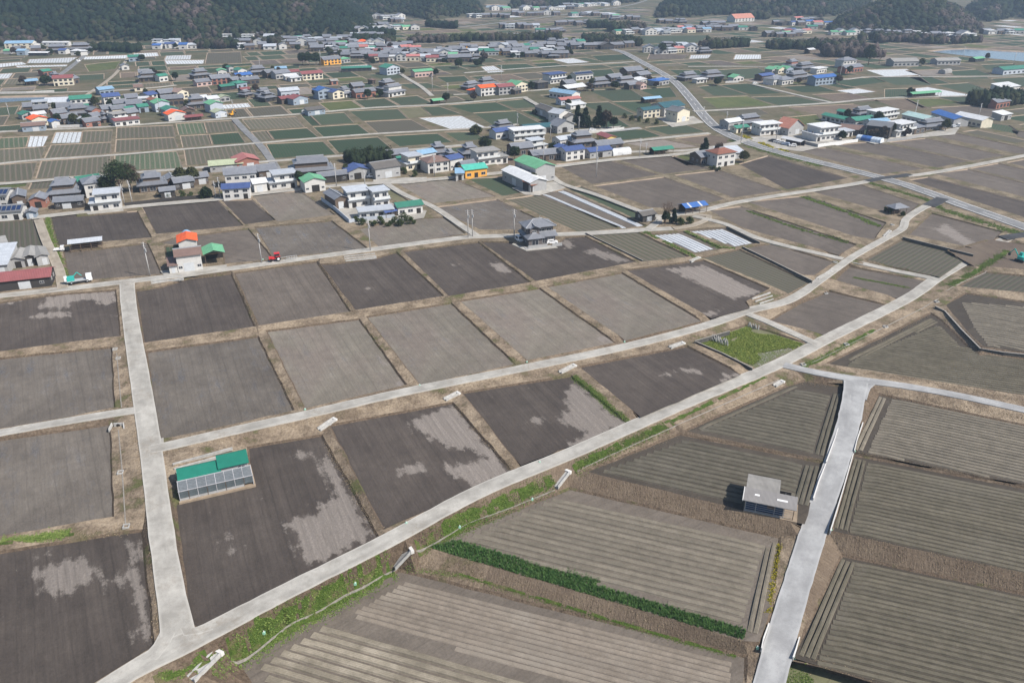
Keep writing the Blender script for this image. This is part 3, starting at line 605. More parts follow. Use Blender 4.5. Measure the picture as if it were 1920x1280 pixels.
R_([(-20,248,.1),(95,243,.1),(200,238,.1),(300,231,.1),(440,222,.1),(560,214,.1),(700,202,.1),(812,197,.1),(900,190,.1),(988,182,.1)], 3, 'concrete')
R_([(-20,309,.1),(70,300,.1),(210,291,.1),(330,281,.1),(440,272,.1),(500,267,.1),(620,257,.1),(720,250,.1),(845,243,.1),(930,238,.1),(970,233,.1)], 2.4, 'concrete')
R_([(-20,346,.1),(60,340,.1),(190,328,.1),(340,317,.1),(440,308,.1),(500,303,.1),(640,292,.1),(770,281,.1),(870,272,.1)], 3, 'concrete')
R_([(985,184,.1),(1010,198,.1),(1040,212,.1),(1065,236,.1)], 3.5, 'concrete')
R_([(735,128,.1),(768,150,.1),(790,163,.1),(810,180,.1)], 3.2, 'concrete')
R_([(1300,209,.1),(1340,207,.1),(1400,204,.1),(1480,198,.1),(1560,193,.1),(1660,184,.1),(1820,180,.1),(1840,178,.1)], 3, 'concrete')
R_([(1410,158,.1),(1460,170,.1),(1510,182,.1),(1562,193,.1)], 3, 'concrete')
R_([(1290,125,.1),(1450,127,.1),(1560,150,.1),(1620,145,.1),(1780,144,.1),(1920,143,.1)], 2.6, 'concrete')
R_([(1155,268,.1),(1250,258,.1),(1330,250,.1)], 3, 'concrete'); R_([(1180,285,.1),(1290,282,.1),(1370,270,.1),(1400,262,.1)], 3, 'concrete')
R_([(1085,244,.1),(1130,247,.1),(1200,240,.1)], 3.5, 'gravel')
R_([(640,84,.1),(760,82,.1),(900,78,.1),(1060,77,.1),(1130,88,.1)], 3.5, 'asphalt')
R_([(850,178,.1),(1000,170,.1),(1100,160,.1),(1180,146,.1),(1270,143,.1)], 2.4, 'concrete')
R_([(870,137,.1),(960,130,.1),(1080,122,.1),(1190,116,.1)], 2.4, 'concrete')
R_([(100,150,.1),(130,128,.1),(150,112,.1),(165,98,.1)], 4, 'asphalt'); R_([(160,180,.1),(215,140,.1),(245,102,.1)], 2.4, 'dirtroad')
R_([(0,176,.1),(100,174,.1),(250,168,.1),(330,160,.1)], 2.4, 'concrete')
R_([(700,40,.1),(830,52,.1),(960,40,.1),(1100,22,.1),(1180,10,.1),(1215,0,.1)], 4, 'asphalt')
for pl, z in ([(700,337),(760,333),(800,332),(800,340),(760,344),(700,345)],.03),([(960,352),(1040,340),(1060,352),(1010,366),(985,365)],.03),([(160,396),(230,390),(232,395),(165,402)],.03),([(615,385),(690,370),(800,395),(795,408),(740,416),(665,418)],.03),([(1395,258),(1480,252),(1610,262),(1540,276),(1500,284),(1440,276)],.03),([(1060,245),(1165,236),(1150,244),(1080,252)],.02),([(1030,455),(1046,464),(987,470),(960,458),(972,446)],.05),([(1610,262),(1720,252),(1800,238),(1790,252),(1720,258),(1640,270)],.03),([(1230,220),(1300,218),(1320,230),(1260,238)],.03),([(300,508),(425,496),(425,505),(310,518)],.03):
    sheet(pl, 'concrete' if z > -1 else 'dirtroad', z)
# ---------------------------------------------------------------- buildings: (x1, y1, x2, y2) foot of the front wall in the survey photo,
# depth m, wall height m, form, roof, wall [, own label]
# forms: g ridge along the front, f gable to the front, h hipped, t two-tier tiled, m flat-roofed modern, l lean-to, p open post shed,
#        q open gable shelter, v vaulted tunnel
BLD = {
'in the street at the left edge': [
 (-30,392,18,390,9,5.2,'g','k','W','white house with solar panels on its grey roof at the left edge'),
 (27,392,52,389,9,4.6,'f','g','B'), (-22,416,43,412,8,3.4,'g','k','W','low white house roofed with blue solar panels beside the vegetable plot'),
 (51,411,69,409,4,2.5,'f','g','U','tiny pale blue shed beside the solar panelled house'), (58,391,87,389,7,3.4,'f','g','R','brick red fronted shed with grey gable roof left of the large tiled farmhouse'),
 (92,379,150,374,11,6,'t','g','B','large two-tier grey tiled farmhouse behind the long gatehouse at left'), (104,393,157,389,5,3.0,'g','g','K','long dark gatehouse with grey tiled roof beside the white two-storey house'),
 (163,372,207,366,9,6,'h','g','W','hip-roofed grey house standing behind the white two-storey house at left'), (152,362,192,356,7,5,'g','c','G','teal roofed barn half hidden behind the hip-roofed grey house'),
 (171,397,229,391,8,6.2,'m','l','W','white two-storey block with pale roof at the corner of the dark field'),
 (263,362,313,357,10,5.6,'t','g','B','walled two-tier grey tiled farmhouse right of the large dark tree'), (314,352,338,349,7,3.4,'f','g','B'),
 (303,372,330,369,4,3.0,'g','g','K','small tiled gatehouse in the dark garden wall'), (330,357,365,352,6,3.2,'g','g','K'), (360,348,392,344,6,3.2,'g','g','B')],
'in the farmyard at the left edge': [
 (20,504,48,501,9,3.0,'f','a','G','left grey gable of the ramshackle asbestos-roofed barn row'), (49,500,71,497,9,3.3,'f','a','K','middle gable of the barn row, its dark front wide open'),
 (72,499,94,495,9,3.2,'f','a','G','right grey gable of the ramshackle barn row beside the dirt track'), (-14,516,18,513,14,3.2,'l','l','G','pale sheet-roofed shed at the left edge beside the barn row'),
 (-10,478,19,475,6,3.0,'l','a','G'), (-40,551,97,536,8,3.2,'g','r','K','long barn with dull red roof where the dirt track meets the middle road')],
'beside the orange-roofed barn': [
 (335,511,381,505,6,5.4,'g','n','W','white two-storey house with brown roof beside the middle road'), (319,513,334,511,5,2.6,'l','n','W','small lean-to against the left wall of the white brown-roofed house'),
 (341,490,374,486,7,6.6,'f','o','W','bright orange gabled roof barn behind the white house'), (340,473,367,470,6,5.8,'v','s','W','blue arched roof shed peeping out behind the orange barn'),
 (387,500,423,495,7,4.2,'q','e','G','open green gabled machinery shelter beside the white house')],
'alone in the dark field row': [(133,474,193,466,4,3.0,'p','l','G','long open drying shed with pale roof at the corner between two dark fields')],
'in the village west of the bamboo': [
 (446,320,487,315,10,4.0,'f','R','R','faded brick red barn at the end of the paved lane'), (395,324,456,319,8,3.2,'g','y','G','low building with yellow green roof beside the red barn'),
 (425,354,483,349,8,6,'g','g','W','long white two-storey house with grey tiled roof and verandas'), (420,377,470,372,7,4.6,'g','b','W','white two-storey house with bright blue roof at the corner of the dark field'),
 (478,362,502,359,7,4,'g','w','W'), (487,336,520,332,8,3.6,'g','g','B'), (507,357,558,351,8,6,'m','l','W','white flat-roofed two-storey house left of the green-roofed cube'),
 (548,336,625,330,11,6.2,'t','g','B','big two-tier tiled farmhouse with wide skirt roofs in the village centre'), (600,345,652,339,5,3.2,'g','g','K','long dark wooden gatehouse with grey tiles beside the blue barn'),
 (573,362,611,357,8,4.6,'f','e','W','white shed with green gabled roof at the edge of the grey field'), (655,338,695,333,8,3.8,'f','b','G','grey barn with bright blue gabled roof beside the gatehouse'),
 (705,337,751,330,10,4.8,'g','d','G','big weathered grey barn with large doors in front of the bamboo')],
'in the village east of the bamboo': [
 (730,303,768,299,7,3.2,'g','g','B'), (750,312,768,309,6,3.0,'g','c','W'), (762,321,793,316,8,6,'m','l','C','pale two-storey house with balcony right of the big grey barn'),
 (790,306,818,301,7,4.2,'g','s','W','house with sky blue roof behind the pale balcony house'), (803,326,842,321,9,5,'h','n','W','white house with low brown hipped roof by the village road'),
 (812,298,842,295,9,5.2,'t','g','B'), (840,307,862,304,8,4.5,'t','g','B'), (870,300,902,297,9,5.4,'t','g','B'), (845,320,868,315,7,5,'g','b','W','small white house with blue roof between the brown-roofed house and the long white block'),
 (868,322,892,318,5,3.0,'g','g','B'), (896,312,952,306,8,6.2,'m','a','W','long white flat-roofed two-storey block by the village road'), (873,335,913,330,8,3.8,'g','T','O','orange walled shop with bright turquoise roof'),
 (855,340,870,338,5,3.2,'l','s','W','small white lean-to with sky blue roof in front of the orange shop'), (942,338,994,361,8,4.2,'g','w','G','long grey shed with white roof end-on to the striped field'),
 (996,361,1015,356,5,3.0,'l','x','K','rusty lean-to full of scrap at the end of the long white-roofed shed'), (1004,344,1040,338,17,6.6,'f','e','G','tall grey barn with bright green gabled roof'),
 (963,293,1000,289,8,3.6,'g','g','B'), (997,284,1025,280,6,5,'m','l','W'), (1000,304,1054,299,7,3.2,'g','g','B','long low grey tiled outbuilding behind the tall green barn'),
 (1061,303,1096,298,7,5,'g','b','W','white two-storey house with deep blue tiled roof by the village road'), (1048,292,1066,290,5,3.8,'f','b','W'), (1106,298,1147,293,7,3.4,'g','b','G','low grey house with blue roof beside the vinyl tunnel'),
 (1150,293,1184,289,5,3.0,'v','w','V','vinyl tunnel greenhouse at the end of the village road'), (1077,279,1117,275,9,6,'t','g','B'), (1050,276,1076,272,7,3.6,'g','l','W'), (1122,285,1168,280,7,3.2,'g','g','B'),
 (1138,270,1155,268,10,3.2,'f','r','Y','yellow fronted shed with wine red roof'), (964,266,1021,261,8,5.4,'m','w','W','long white two-storey house with a row of dark windows'), (985,253,1054,247,8,3.4,'g','D','G','long shed with dark blue green roof behind the white row-windowed house'),
 (1045,251,1076,246,8,4,'f','g','G'), (1048,234,1070,229,8,6,'f','l','W'), (1024,222,1062,234,8,4.2,'g','d','G'), (1003,212,1030,222,8,4.0,'g','d','G'), (935,250,965,246,8,4.6,'t','g','B'), (930,262,960,258,7,4.0,'g','b','W')],
'in the walled compound': [
 (630,393,653,389,11,4.2,'f','g','B','grey tiled farmhouse wing at the left of the walled compound'), (655,391,695,386,8,6.2,'m','l','W','white two-storey house in the middle of the walled compound'),
 (703,391,731,387,7,6.4,'m','l','W','square white tower house at the right of the walled compound'), (675,412,738,406,5,3.0,'m','l','W','low white garage block in front of the tower house'),
 (747,405,793,399,6,3.4,'g','c','W','white shed with dark green roof right of the walled compound'), (724,410,744,406,3,2.4,'p','b','G','tiny open shelter with bright blue roof in front of the garage block')],
'on its own in the dark field by the middle road': [],
'by the bend of the highway': [
 (1206,223,1237,219,6,5,'g','D','C'), (1269,230,1292,226,9,6,'f','k','C','cream gabled workshop with dark solar roof beside the highway'), (1245,219,1282,214,12,5.4,'g','D','W','long white workshop with dark green roof behind the cream gable'),
 (1392,241,1430,236,8,5.2,'t','g','B','dark wooden tiled house right of the highway bend'), (1365,244,1392,240,7,4.2,'g','w','G','grey shed with white roof beside the highway bend'), (1380,250,1403,247,5,2.8,'g','c','C','cream hut with green roof in front of the white-roofed shed'),
 (1343,314,1377,309,8,6.2,'h','N','W','white house with brown hipped roof at the fork of the dark fields'), (1313,310,1345,305,8,3.8,'g','g','B','dark tiled house behind the brown hipped house'), (1352,300,1395,297,8,3.0,'l','l','G'),
 (1226,293,1262,289,5,2.8,'p','c','K','open dark shed with green roof at the top of the dark fields')],
'among the eastern dark fields': [
 (1285,403,1325,397,5,2.8,'p','B','G','open onion drying hut with blue roof and two pale strips'), (1205,417,1228,413,5,2.6,'g','d','K','derelict dark hut under the bare tree')],
'among the white houses by the highway': [
 (1425,255,1478,250,8,5.6,'m','w','W'), (1477,255,1505,250,9,4.2,'f','P','G','grey house with steep salmon pink roof'), (1530,266,1573,261,11,6.6,'m','w','W','big white modern house behind the white garden wall'),
 (1575,259,1598,256,6,3.2,'m','l','W','small white flat annex right of the big modern house'), (1464,268,1500,276,4,2.6,'p','w','G','open carport with white roof beside the parked cars'),
 (1574,250,1618,254,8,2.8,'g','n','B'), (1604,262,1650,269,5,2.4,'v','V','V','vinyl tunnel greenhouse with blue and white sheets'), (1622,256,1665,261,8,6,'l','k','K','black house with sloping dark roof'),
 (1680,258,1713,252,9,6.2,'m','w','W','white modern house with long balcony beside the black house'), (1707,253,1733,249,6,3.4,'h','g','B'), (1735,246,1776,241,8,4.2,'t','g','B'),
 (1645,228,1682,222,8,5,'m','w','W','white box house rising behind the black house'), (1690,226,1732,236,9,3.6,'g','m','W','long hall with pale green roof behind the tiled house'), (1744,224,1786,238,9,4.2,'g','B','G','long hall with bright blue roof left of the white barn'),
 (1787,229,1838,240,9,4.2,'g','w','C','long white barn with pale roof beside the dark fields'), (1876,227,1895,224,6,3.4,'l','w','G','lonely small hut with white roof near the right edge'), (1540,225,1582,234,6,3.0,'g','c','W','long white shed with pale green roof behind the white houses'),
 (1568,216,1590,220,5,2.6,'g','c','G'), (1610,223,1640,219,8,4.6,'t','g','B'), (1603,238,1640,234,8,3.4,'g','c','G'), (1635,243,1668,240,8,3.6,'g','s','W')],
'below the left hill': [
 (10,92,63,91,12,5,'g','s','C','long cream barn with pale blue roof at the foot of the left hill'), (64,91,77,90,8,4,'f','w','W'), (80,86,129,86,6,3,'g','w','W','long white shed at the foot of the left hill'),
 (88,101,125,100,11,6,'t','g','B'), (132,98,170,97,11,6,'t','g','B'), (7,102,20,102,8,3,'g','e','G'), (32,104,48,104,8,4,'g','s','U'), (54,105,90,105,4,2.6,'l','w','K'), (110,102,124,102,8,3.5,'g','b','W'),
 (133,104,150,104,8,4,'h','w','W'), (152,105,165,104,8,4,'m','w','W'), (22,100,38,100,9,4,'g','g','B'), (60,99,78,98,9,4,'g','g','B')],
'on the plain at the far left': [
 (83,143,98,141,7,3.5,'g','c','R','little red walled shed with green roof on the far left plain'), (50,161,73,159,7,3,'p','s','G','open shed with pale turquoise roof on the far left plain'), (102,162,139,160,10,5.4,'g','r','C','cream two-storey house with wine red roof on the far left plain'),
 (100,152,119,150,9,4.5,'t','g','B'), (140,158,150,156,9,4,'g','g','B'), (188,179,215,176,8,3.6,'g','s','U','blue shed with pale roof on the far left plain'), (242,116,262,115,8,4,'g','c','U','blue shed with green roof beside a field lane'), (229,132,243,131,6,3.5,'f','g','W','white hut by a field lane'),
 (253,172,268,171,7,3,'g','n','C')],
'in the large left village': [
 (64,207,91,205,8,4.6,'m','l','C'), (135,203,175,200,9,5.4,'g','c','W','white hall with green roof at the top of the large left village'), (136,211,168,208,6,3,'g','c','W'), (197,199,228,196,9,5.6,'g','b','W','house with dark blue roof at the top of the large left village'), (85,203,132,201,12,3.4,'g','l','G','wide pale sheet roof at the top of the large left village'),
 (216,207,240,205,8,4,'g','g','B'), (238,196,261,194,8,4,'g','g','B'), (262,197,279,196,6,4,'m','w','W'), (46,213,62,212,8,4,'g','g','B'), (66,216,92,214,8,3.6,'g','g','B'), (110,216,138,214,9,4.4,'g','g','B'), (43,225,66,222,7,3.0,'f','c','G','small dark green roofed shed left of the orange-roofed hall'),
 (64,226,88,223,7,3.2,'g','w','W'), (62,238,91,234,8,4,'f','o','C','cream hall with bright orange roof'), (43,248,86,245,6,3.2,'g','n','U','long blue fronted shed under the orange-roofed hall'), (99,241,114,239,6,3.6,'f','B','W','small white store with bright blue roof'),
 (128,224,173,220,11,5.6,'t','g','B','largest tiled farmhouse of the large left village'), (104,226,128,223,8,4,'g','g','R'), (120,234,148,231,7,3.6,'g','g','B'), (175,222,192,219,9,4.6,'f','g','R','brick red gabled house in the large left village'), (195,218,214,216,8,4,'g','g','B'),
 (213,218,240,215,7,4,'g','g','C'), (205,214,220,213,6,3.6,'g','c','G'), (240,216,254,214,6,3.6,'g','c','G'), (216,232,241,228,7,5,'m','a','W'), (217,238,263,233,7,3.2,'m','r','W','long white row building by the striped plots'), (163,240,190,236,7,3.2,'g','g','R'),
 (195,231,212,228,8,4.6,'t','g','B'), (178,232,193,229,7,4,'g','g','B'), (240,208,268,206,9,4,'g','g','U'), (262,212,280,210,7,3.6,'g','c','U'), (242,225,262,222,8,4,'g','g','B'), (150,234,163,232,6,3,'m','l','W'),
 (280,192,297,189,8,4.6,'g','b','W'), (285,200,301,198,7,4,'f','x','W'), (303,189,330,186,9,4.6,'g','g','B'), (306,199,346,196,8,4.2,'g','g','B'), (335,188,355,185,9,5,'f','p','C'), (293,211,320,208,9,5.4,'f','e','S','blue grey barn with green gabled roof'), (312,219,336,216,8,4,'f','c','S'),
 (317,228,349,224,7,4,'f','o','W','white barn with bright orange roof beside the striped plots'), (349,229,382,226,5,2.6,'p','r','G','open shelter with wine red roof beside the orange barn'), (345,219,366,217,7,3.6,'f','n','B'), (355,206,390,203,11,6,'t','g','B'), (372,196,393,194,6,3.6,'l','w','W'), (392,197,413,195,6,3.6,'l','w','W'),
 (396,213,420,210,9,5.4,'f','e','S','grey barn with pale green roof beside the paved lane'), (405,222,426,219,6,3.4,'f','y','S','low shed with yellow green roof at the head of the paved lane'), (414,192,432,190,6,3,'f','y','G')],
'in the hamlet left of centre': [
 (262,154,297,152,11,5.6,'t','g','B'), (300,154,316,152,7,4.2,'g','c','W'), (262,146,282,145,8,4,'g','g','B'), (365,149,396,146,10,5.2,'t','g','B'), (370,163,398,160,7,3.2,'g','g','P'), (399,160,434,157,9,4.6,'g','g','R','brick fronted tiled house in the hamlet left of centre'), (410,143,426,142,8,4,'f','e','W'),
 (430,136,439,135,6,4,'f','c','G'), (447,141,464,139,7,3.6,'f','c','W'), (446,154,474,151,8,4.6,'g','B','W','house with bright blue roof in the hamlet left of centre'), (470,143,503,141,10,5.2,'t','g','B'), (438,161,452,159,7,4,'g','g','B'), (455,160,487,157,7,3.6,'g','g','B'), (502,147,519,145,8,4,'g','g','B'), (518,149,545,146,8,4.2,'g','g','G'),
 (517,137,538,136,7,3.4,'g','s','W'), (545,144,562,143,7,3.6,'g','r','W'), (546,154,565,152,5,2.8,'m','w','W'), (568,151,606,148,9,4.6,'g','r','C','cream building with dull red roof in the hamlet left of centre'), (536,152,560,150,6,3.2,'l','w','W'),
 (416,171,441,168,6,3,'g','c','K'), (445,167,464,164,8,3.8,'h','c','U'), (455,178,471,176,6,3.4,'g','r','B'), (460,183,474,180,6,3.4,'t','g','B'), (622,160,634,159,5,3,'g','a','R')],
'above the green plots': [
 (487,187,515,184,9,5,'t','g','B'), (498,192,518,189,8,5,'t','g','K'), (528,184,562,181,9,4.4,'g','l','S'), (529,196,552,193,7,3.4,'g','r','B'), (551,198,578,194,7,4,'f','r','U','blue shed with wine red roof above the green plots'), (578,217,610,213,5,3,'l','d','U','blue sided open shed by the lane between the green plots'),
 (598,187,625,184,9,5.6,'f','B','U','tall pale blue barn with bright blue roof'), (625,187,646,184,8,4.6,'f','b','C','cream barn with dark blue roof joined to the tall blue barn'), (643,184,664,181,9,5,'t','g','W'), (664,176,684,174,8,5,'g','g','B'), (668,185,705,181,7,4,'g','g','R','long red wooden tiled house right of the blue barns'),
 (722,176,748,172,10,7,'t','g','B'), (729,183,760,178,8,6.4,'t','g','W','tall dark tiled house right of the long red wooden house'), (699,158,705,157,5,3,'h','n','B')],
'in the big village at centre distance': [
 (608,123,640,120,9,4.6,'g','g','O','house with orange walls under a grey roof in the big centre village'), (640,119,657,117,7,3.4,'h','e','G'), (673,86,692,85,10,4,'h','o','W','wide bright orange roof at the back of the big centre village'), (641,135,697,133,5,2.6,'l','c','K','very long low dark green shed below the big centre village'),
 (726,141,750,138,10,5.4,'f','c','S','grey barn with green roof by the lane below the big centre village'), (778,146,812,143,7,4.4,'g','e','P','long shed with bright green roof beside the lane'), (813,197,832,195,5,2.6,'p','e','K','small open shed with green roof beside a field lane')],
'in the centre hamlet with red roofs': [
 (878,170,903,166,8,4,'t','g','B'), (902,181,931,178,8,5.6,'g','o','W','white house with orange roof in the centre hamlet'), (936,179,965,176,9,5.4,'g','r','G','grey house with wine red roof in the centre hamlet'), (967,175,990,171,10,5.4,'f','e','C','cream barn with green gabled roof in the centre hamlet'), (888,178,903,175,6,2.8,'h','o','G','tiny shelter with orange roof left of the orange-roofed house'),
 (905,165,932,162,9,4.8,'t','g','B'), (915,173,955,170,7,3.6,'g','l','W'), (966,178,978,176,5,2.8,'g','d','B'),
 (1032,158,1062,154,9,6.4,'m','b','W','white two-storey house with dark blue roof left of the roofed barns'), (1008,168,1028,166,8,4.6,'h','d','K'), (1064,176,1100,171,10,3.4,'p','w','K','wide open barn with whitish roof'), (1030,182,1072,188,9,3.8,'g','s','W','long hall with pale blue roof beside the open barn'), (1052,198,1088,194,6,3.4,'g','R','S','low hall with faded red roof end beside the long pale blue hall'), (1070,206,1098,202,5,2.6,'l','w','W'), (1062,166,1080,164,8,3.4,'g','g','B')],
'in the tiled row left of the highway': [
 (1080,151,1112,148,8,4,'g','k','W'), (1115,166,1146,163,9,5,'t','g','B'), (1146,158,1168,155,8,4.6,'g','g','B'), (1163,163,1194,160,8,5,'t','g','B'), (1176,149,1206,146,10,6,'g','g','B','tall grey tiled house at the top of the row left of the highway'), (1200,153,1220,150,8,4.6,'g','g','B'), (1195,160,1212,157,6,3.4,'l','w','W'), (1230,162,1254,158,8,3.6,'h','B','G','house with bright blue roof at the highway end of the tiled row'),
 (1180,168,1204,165,6,3.2,'g','g','B'), (1201,168,1212,166,5,3.2,'f','n','P'), (1209,194,1240,191,5,2.6,'p','s','K','open shed with turquoise roof in the green field')],
'in the hamlet right of the highway': [
 (1284,153,1311,150,9,4.6,'t','g','B'), (1325,152,1357,149,10,5,'t','g','B'), (1306,157,1325,155,5,2.8,'m','w','W'), (1375,154,1394,152,6,3.2,'f','e','W'), (1428,152,1450,149,7,3.6,'g','b','B'), (1450,160,1472,156,9,4,'h','g','W'), (1466,160,1487,157,8,3.6,'h','g','W'), (1447,139,1462,137,7,3.4,'f','e','G'), (1459,139,1474,137,7,3.6,'f','e','C'), (1474,138,1487,136,7,3.6,'f','e','U'),
 (1483,131,1500,129,9,6,'t','g','R'), (1503,135,1528,132,9,5,'t','g','B'), (1531,139,1549,136,6,3.8,'m','w','W'), (1487,154,1518,150,10,5,'t','g','B'), (1528,161,1567,157,8,5.4,'g','B','U','grey two-storey store with bright blue roof in the hamlet right of the highway'), (1585,138,1617,134,8,4,'g','g','R','long brown walled house with grey roof in front of the grove'), (1580,128,1604,126,9,6,'h','g','W'), (1516,102,1528,101,6,4,'p','w','K')],
'by the pond at the right': [
 (1675,125,1722,124,12,4,'g','a','G','long grey livestock barn below the pond'), (1757,122,1800,121,10,3.4,'g','a','G'), (1880,141,1930,137,10,4,'g','c','S','green roofed hall at the right edge below the pond'), (1867,204,1892,200,7,3.8,'g','g','R','brown walled hut in front of the bamboo grove'), (1878,176,1910,172,9,4,'l','w','W'), (1900,196,1935,190,9,6,'m','l','G'), (1710,184,1764,180,5,2.6,'p','e','K','long open shed with bright green roof beside the white film field'), (1772,139,1785,137,6,3.2,'v','a','G'), (1828,117,1845,115,6,2.8,'g','e','K')],
}
def brow(place, x0, x1, y, n, pal='ttgggGwb', seed=0, dy=2.0):
    """a row of far houses; spacing and kinds follow the mix seen there"""
    r = random.Random(seed*77+int(x0)+int(y)*13)
    for i in range(n):
        xc = x0+(x1-x0)*(i+0.5)/n+r.uniform(-0.25, 0.25)*(x1-x0)/n; yy = y+r.uniform(-dy, dy); mpp = (at(xc+1, yy)-at(xc, yy)).length
        w = r.uniform(7.5, 13)/mpp; c = r.choice(pal)
        kind = {'t':('t','g','B',4.6),'g':('g','g','B',4),'G':('g',r.choice('ce'),r.choice('GWC'),3.6),'w':('m',r.choice('wl'),'W',4.3),'b':('g',r.choice('bsB'),'W',4),'r':('g',r.choice('rR'),'C',4),'o':('g','g','O',4),'d':('f','d','K',4),'W':('f','g','W',4.5),'l':('l','l','W',3.4)}[c]
        BLD.setdefault(place, []).append((xc-w/2, yy, xc+w/2, yy-r.uniform(0, 1), r.uniform(7, 10), kind[3]*r.uniform(0.9, 1.15), kind[0], kind[1], kind[2]))
V1 = 'in the big village at centre distance'
_rw = iter(('back','second','third','fourth','fifth','sixth','front'))
for a in ((556,700,78,9),(560,720,86,9),(585,770,92,12),(590,790,98,12),(620,860,104,14),(640,860,110,12),(690,900,116,11)): brow(f'in the {next(_rw)} row of the centre village', *a, 'tttggggggwlWGwr')
V2 = 'in the long village'
_rw = iter(('front','second','third','long middle','back'))
for a in ((815,1060,103,15),(860,1040,97,10),(920,1080,92,9),(960,1060,109,7),(1030,1100,84,5)): brow(f'in the {next(_rw)} row of the long village', *a, 'tttgggggwlwGWo')
V3 = 'at the foot of the hill left of centre'
_rw = iter(('in the top row under the left hill','in the second row under the left hill','in the third row under the left hill','by the trees left of centre','in the lane at the hill foot','in the upper end of the hill lane','behind the hill lane','on the rise behind the centre village'))
for a in ((395,520,73,6),(430,560,83,6),(440,560,93,6),(520,600,80,4),(640,740,62,8),(655,720,70,4),(655,760,55,6),(700,790,58,5)): brow(next(_rw), *a, 'tgggGwlWw')
brow('by the white sheds below the hill', 285, 365, 91, 6, 'wwlWs'.replace('s','b')); brow('by the white sheds below the hill', 288, 335, 84, 3, 'wlg')
V4 = 'on the slope at the upper centre'
_rw = iter(('on the terrace in the hill gap','below the terrace in the hill gap','in the row beyond the left hill','in the row by the far pond','in the upper left far row','in the topmost far row','at the head of the far valley','in the right topmost far row','in the middle far row','at the right of the middle far row','in the row above the tree belt','left of the bamboo clump','in the row above the highway end','right of the far bamboo clump','below the far bamboo clump','at the right of the far clump'))
for a in ((702,756,37,6),(735,756,43,3),(880,960,34,6),(885,1000,20,4),(960,1050,30,6),(990,1080,19,7),(1060,1110,14,4),(1085,1160,12,6),(1070,1130,30,4),(1130,1160,34,3),(935,1010,54,6),(1010,1060,62,4),(1040,1120,48,6),(1150,1200,38,5),(1150,1240,64,5),(1210,1260,66,3)): brow(next(_rw), *a, 'tgggGwlW', dy=1.2)
V5 = 'in the far hamlet at upper right'
_rw = iter(('in the upper left of the far hamlet','in the lower left of the far hamlet','in the main row of the far hamlet','in the middle of the far hamlet','by the belt below the far hamlet','in the right row of the far hamlet','in the row under the far wood','in the upper row under the far wood','at the foot of the far wood'))
for a in ((1235,1290,44,4),(1245,1330,62,7),(1270,1420,58,9),(1320,1360,50,3),(1440,1500,70,6),(1470,1520,64,4),(1450,1560,48,7),(1490,1545,42,4),(1520,1540,55,2)): brow(next(_rw), *a, 'tgggGwrbd', dy=1.2)
V6 = 'under the wooded hill at the right'
_rw = iter(('at the left foot of the right hill','under the middle of the right hill','at the right foot of the right hill','at the far right edge','on top of the right hill'))
for a in ((1560,1640,66,6),(1640,1730,68,5),(1735,1830,72,7),(1840,1920,64,5)): brow(next(_rw), *a, 'wtgGW', dy=1.2)
brow('at the far end of the highway', 1060, 1130, 92, 5, 'wtgr'); brow('at the far end of the highway', 1130, 1190, 92, 3, 'lgd'); brow('beside the highway at the far right', 1205, 1330, 100, 6, 'rtgwW'); brow('beside the highway at the far right', 1240, 1300, 92, 4, 'gwtl')
BLD.setdefault('in the far hamlet at upper right', []).append((1378,42,1414,40,16,4.5,'g','P','W','long hall with salmon orange roof in the far hamlet at upper right'))
# ---------------------------------------------------------------- ponds, hills
WATER = []
def pond(poly, name='pond', z=-0.6):
    P = ccw([at(x, y, z) for x, y in poly]); me = mesh_of(name, P, [tuple(range(len(P)))], [M['water']])
    tag(link(name, me), kind='structure'); R = outset(P, 2.5)
    for p in R: p.z = 0.3
    FIELDS.append((P, R)); OCC.append(R)
pond([(1742,98),(1775,94),(1815,92.5),(1880,96.5),(1990,101),(2150,108),(2150,138),(1990,124),(1920,117),(1845,110),(1785,103)])
pond([(-60,186),(0,184),(84,182),(91,187),(60,190),(0,194),(-60,197)])
pond([(905,10.5),(935,9.5),(953,11),(952,15),(925,16),(908,15)])
def hill_poly(px, extra): return ccw([at(x, y, 0) for x, y in px]+[Vector((*e, 0)) for e in extra])
def edge_dist(P, x, y):
    dm = 1e9
    for i in range(len(P)):
        a, b = P[i], P[(i+1) % len(P)]; ab = b-a; t = max(0, min(1, ((x-a.x)*ab.x+(y-a.y)*ab.y)/max(1e-9, ab.x**2+ab.y**2)))
        dm = min(dm, math.hypot(x-a.x-ab.x*t, y-a.y-ab.y*t))
    return dm
HILLS = []
HILL_SPEC = [
 ([(-260,86),(-60,82),(100,78),(230,77),(330,80),(430,74),(560,70),(640,66),(712,53),(695,46),(700,28),(745,26),(800,38),(860,32),(905,24),(900,12)], [(-40,2300),(-2600,2400),(-2200,900)], 0.42, 190),
 ([(1548,57),(1562,47),(1600,30),(1660,14),(1700,6),(1760,14),(1828,40),(1842,57),(1800,63),(1700,64),(1620,62)], [], 0.50, 62),
 ([(1228,34),(1300,33),(1360,28),(1400,32),(1440,33),(1540,33),(1600,26),(1640,10),(1500,2),(1300,2),(1236,12)], [], 0.40, 60),
 ([(955,17),(1000,15),(1080,11),(1150,9),(1200,4),(1180,-4),(1050,-6),(960,3)], [], 0.3, 40),
 ([(1850,42),(1900,34),(1990,40),(2150,46),(2200,10),(1900,4),(1820,14),(1800,24)], [], 0.38, 70),
 ([(905,-8),(1000,-9),(1200,-8),(1450,-4),(1800,-6),(2100,-2)], [(1900,3600),(-200,3600)], 0.30, 260),
]
for px, ex, sl_, hm in HILL_SPEC: HILLS.append((hill_poly(px, ex), sl_, hm))
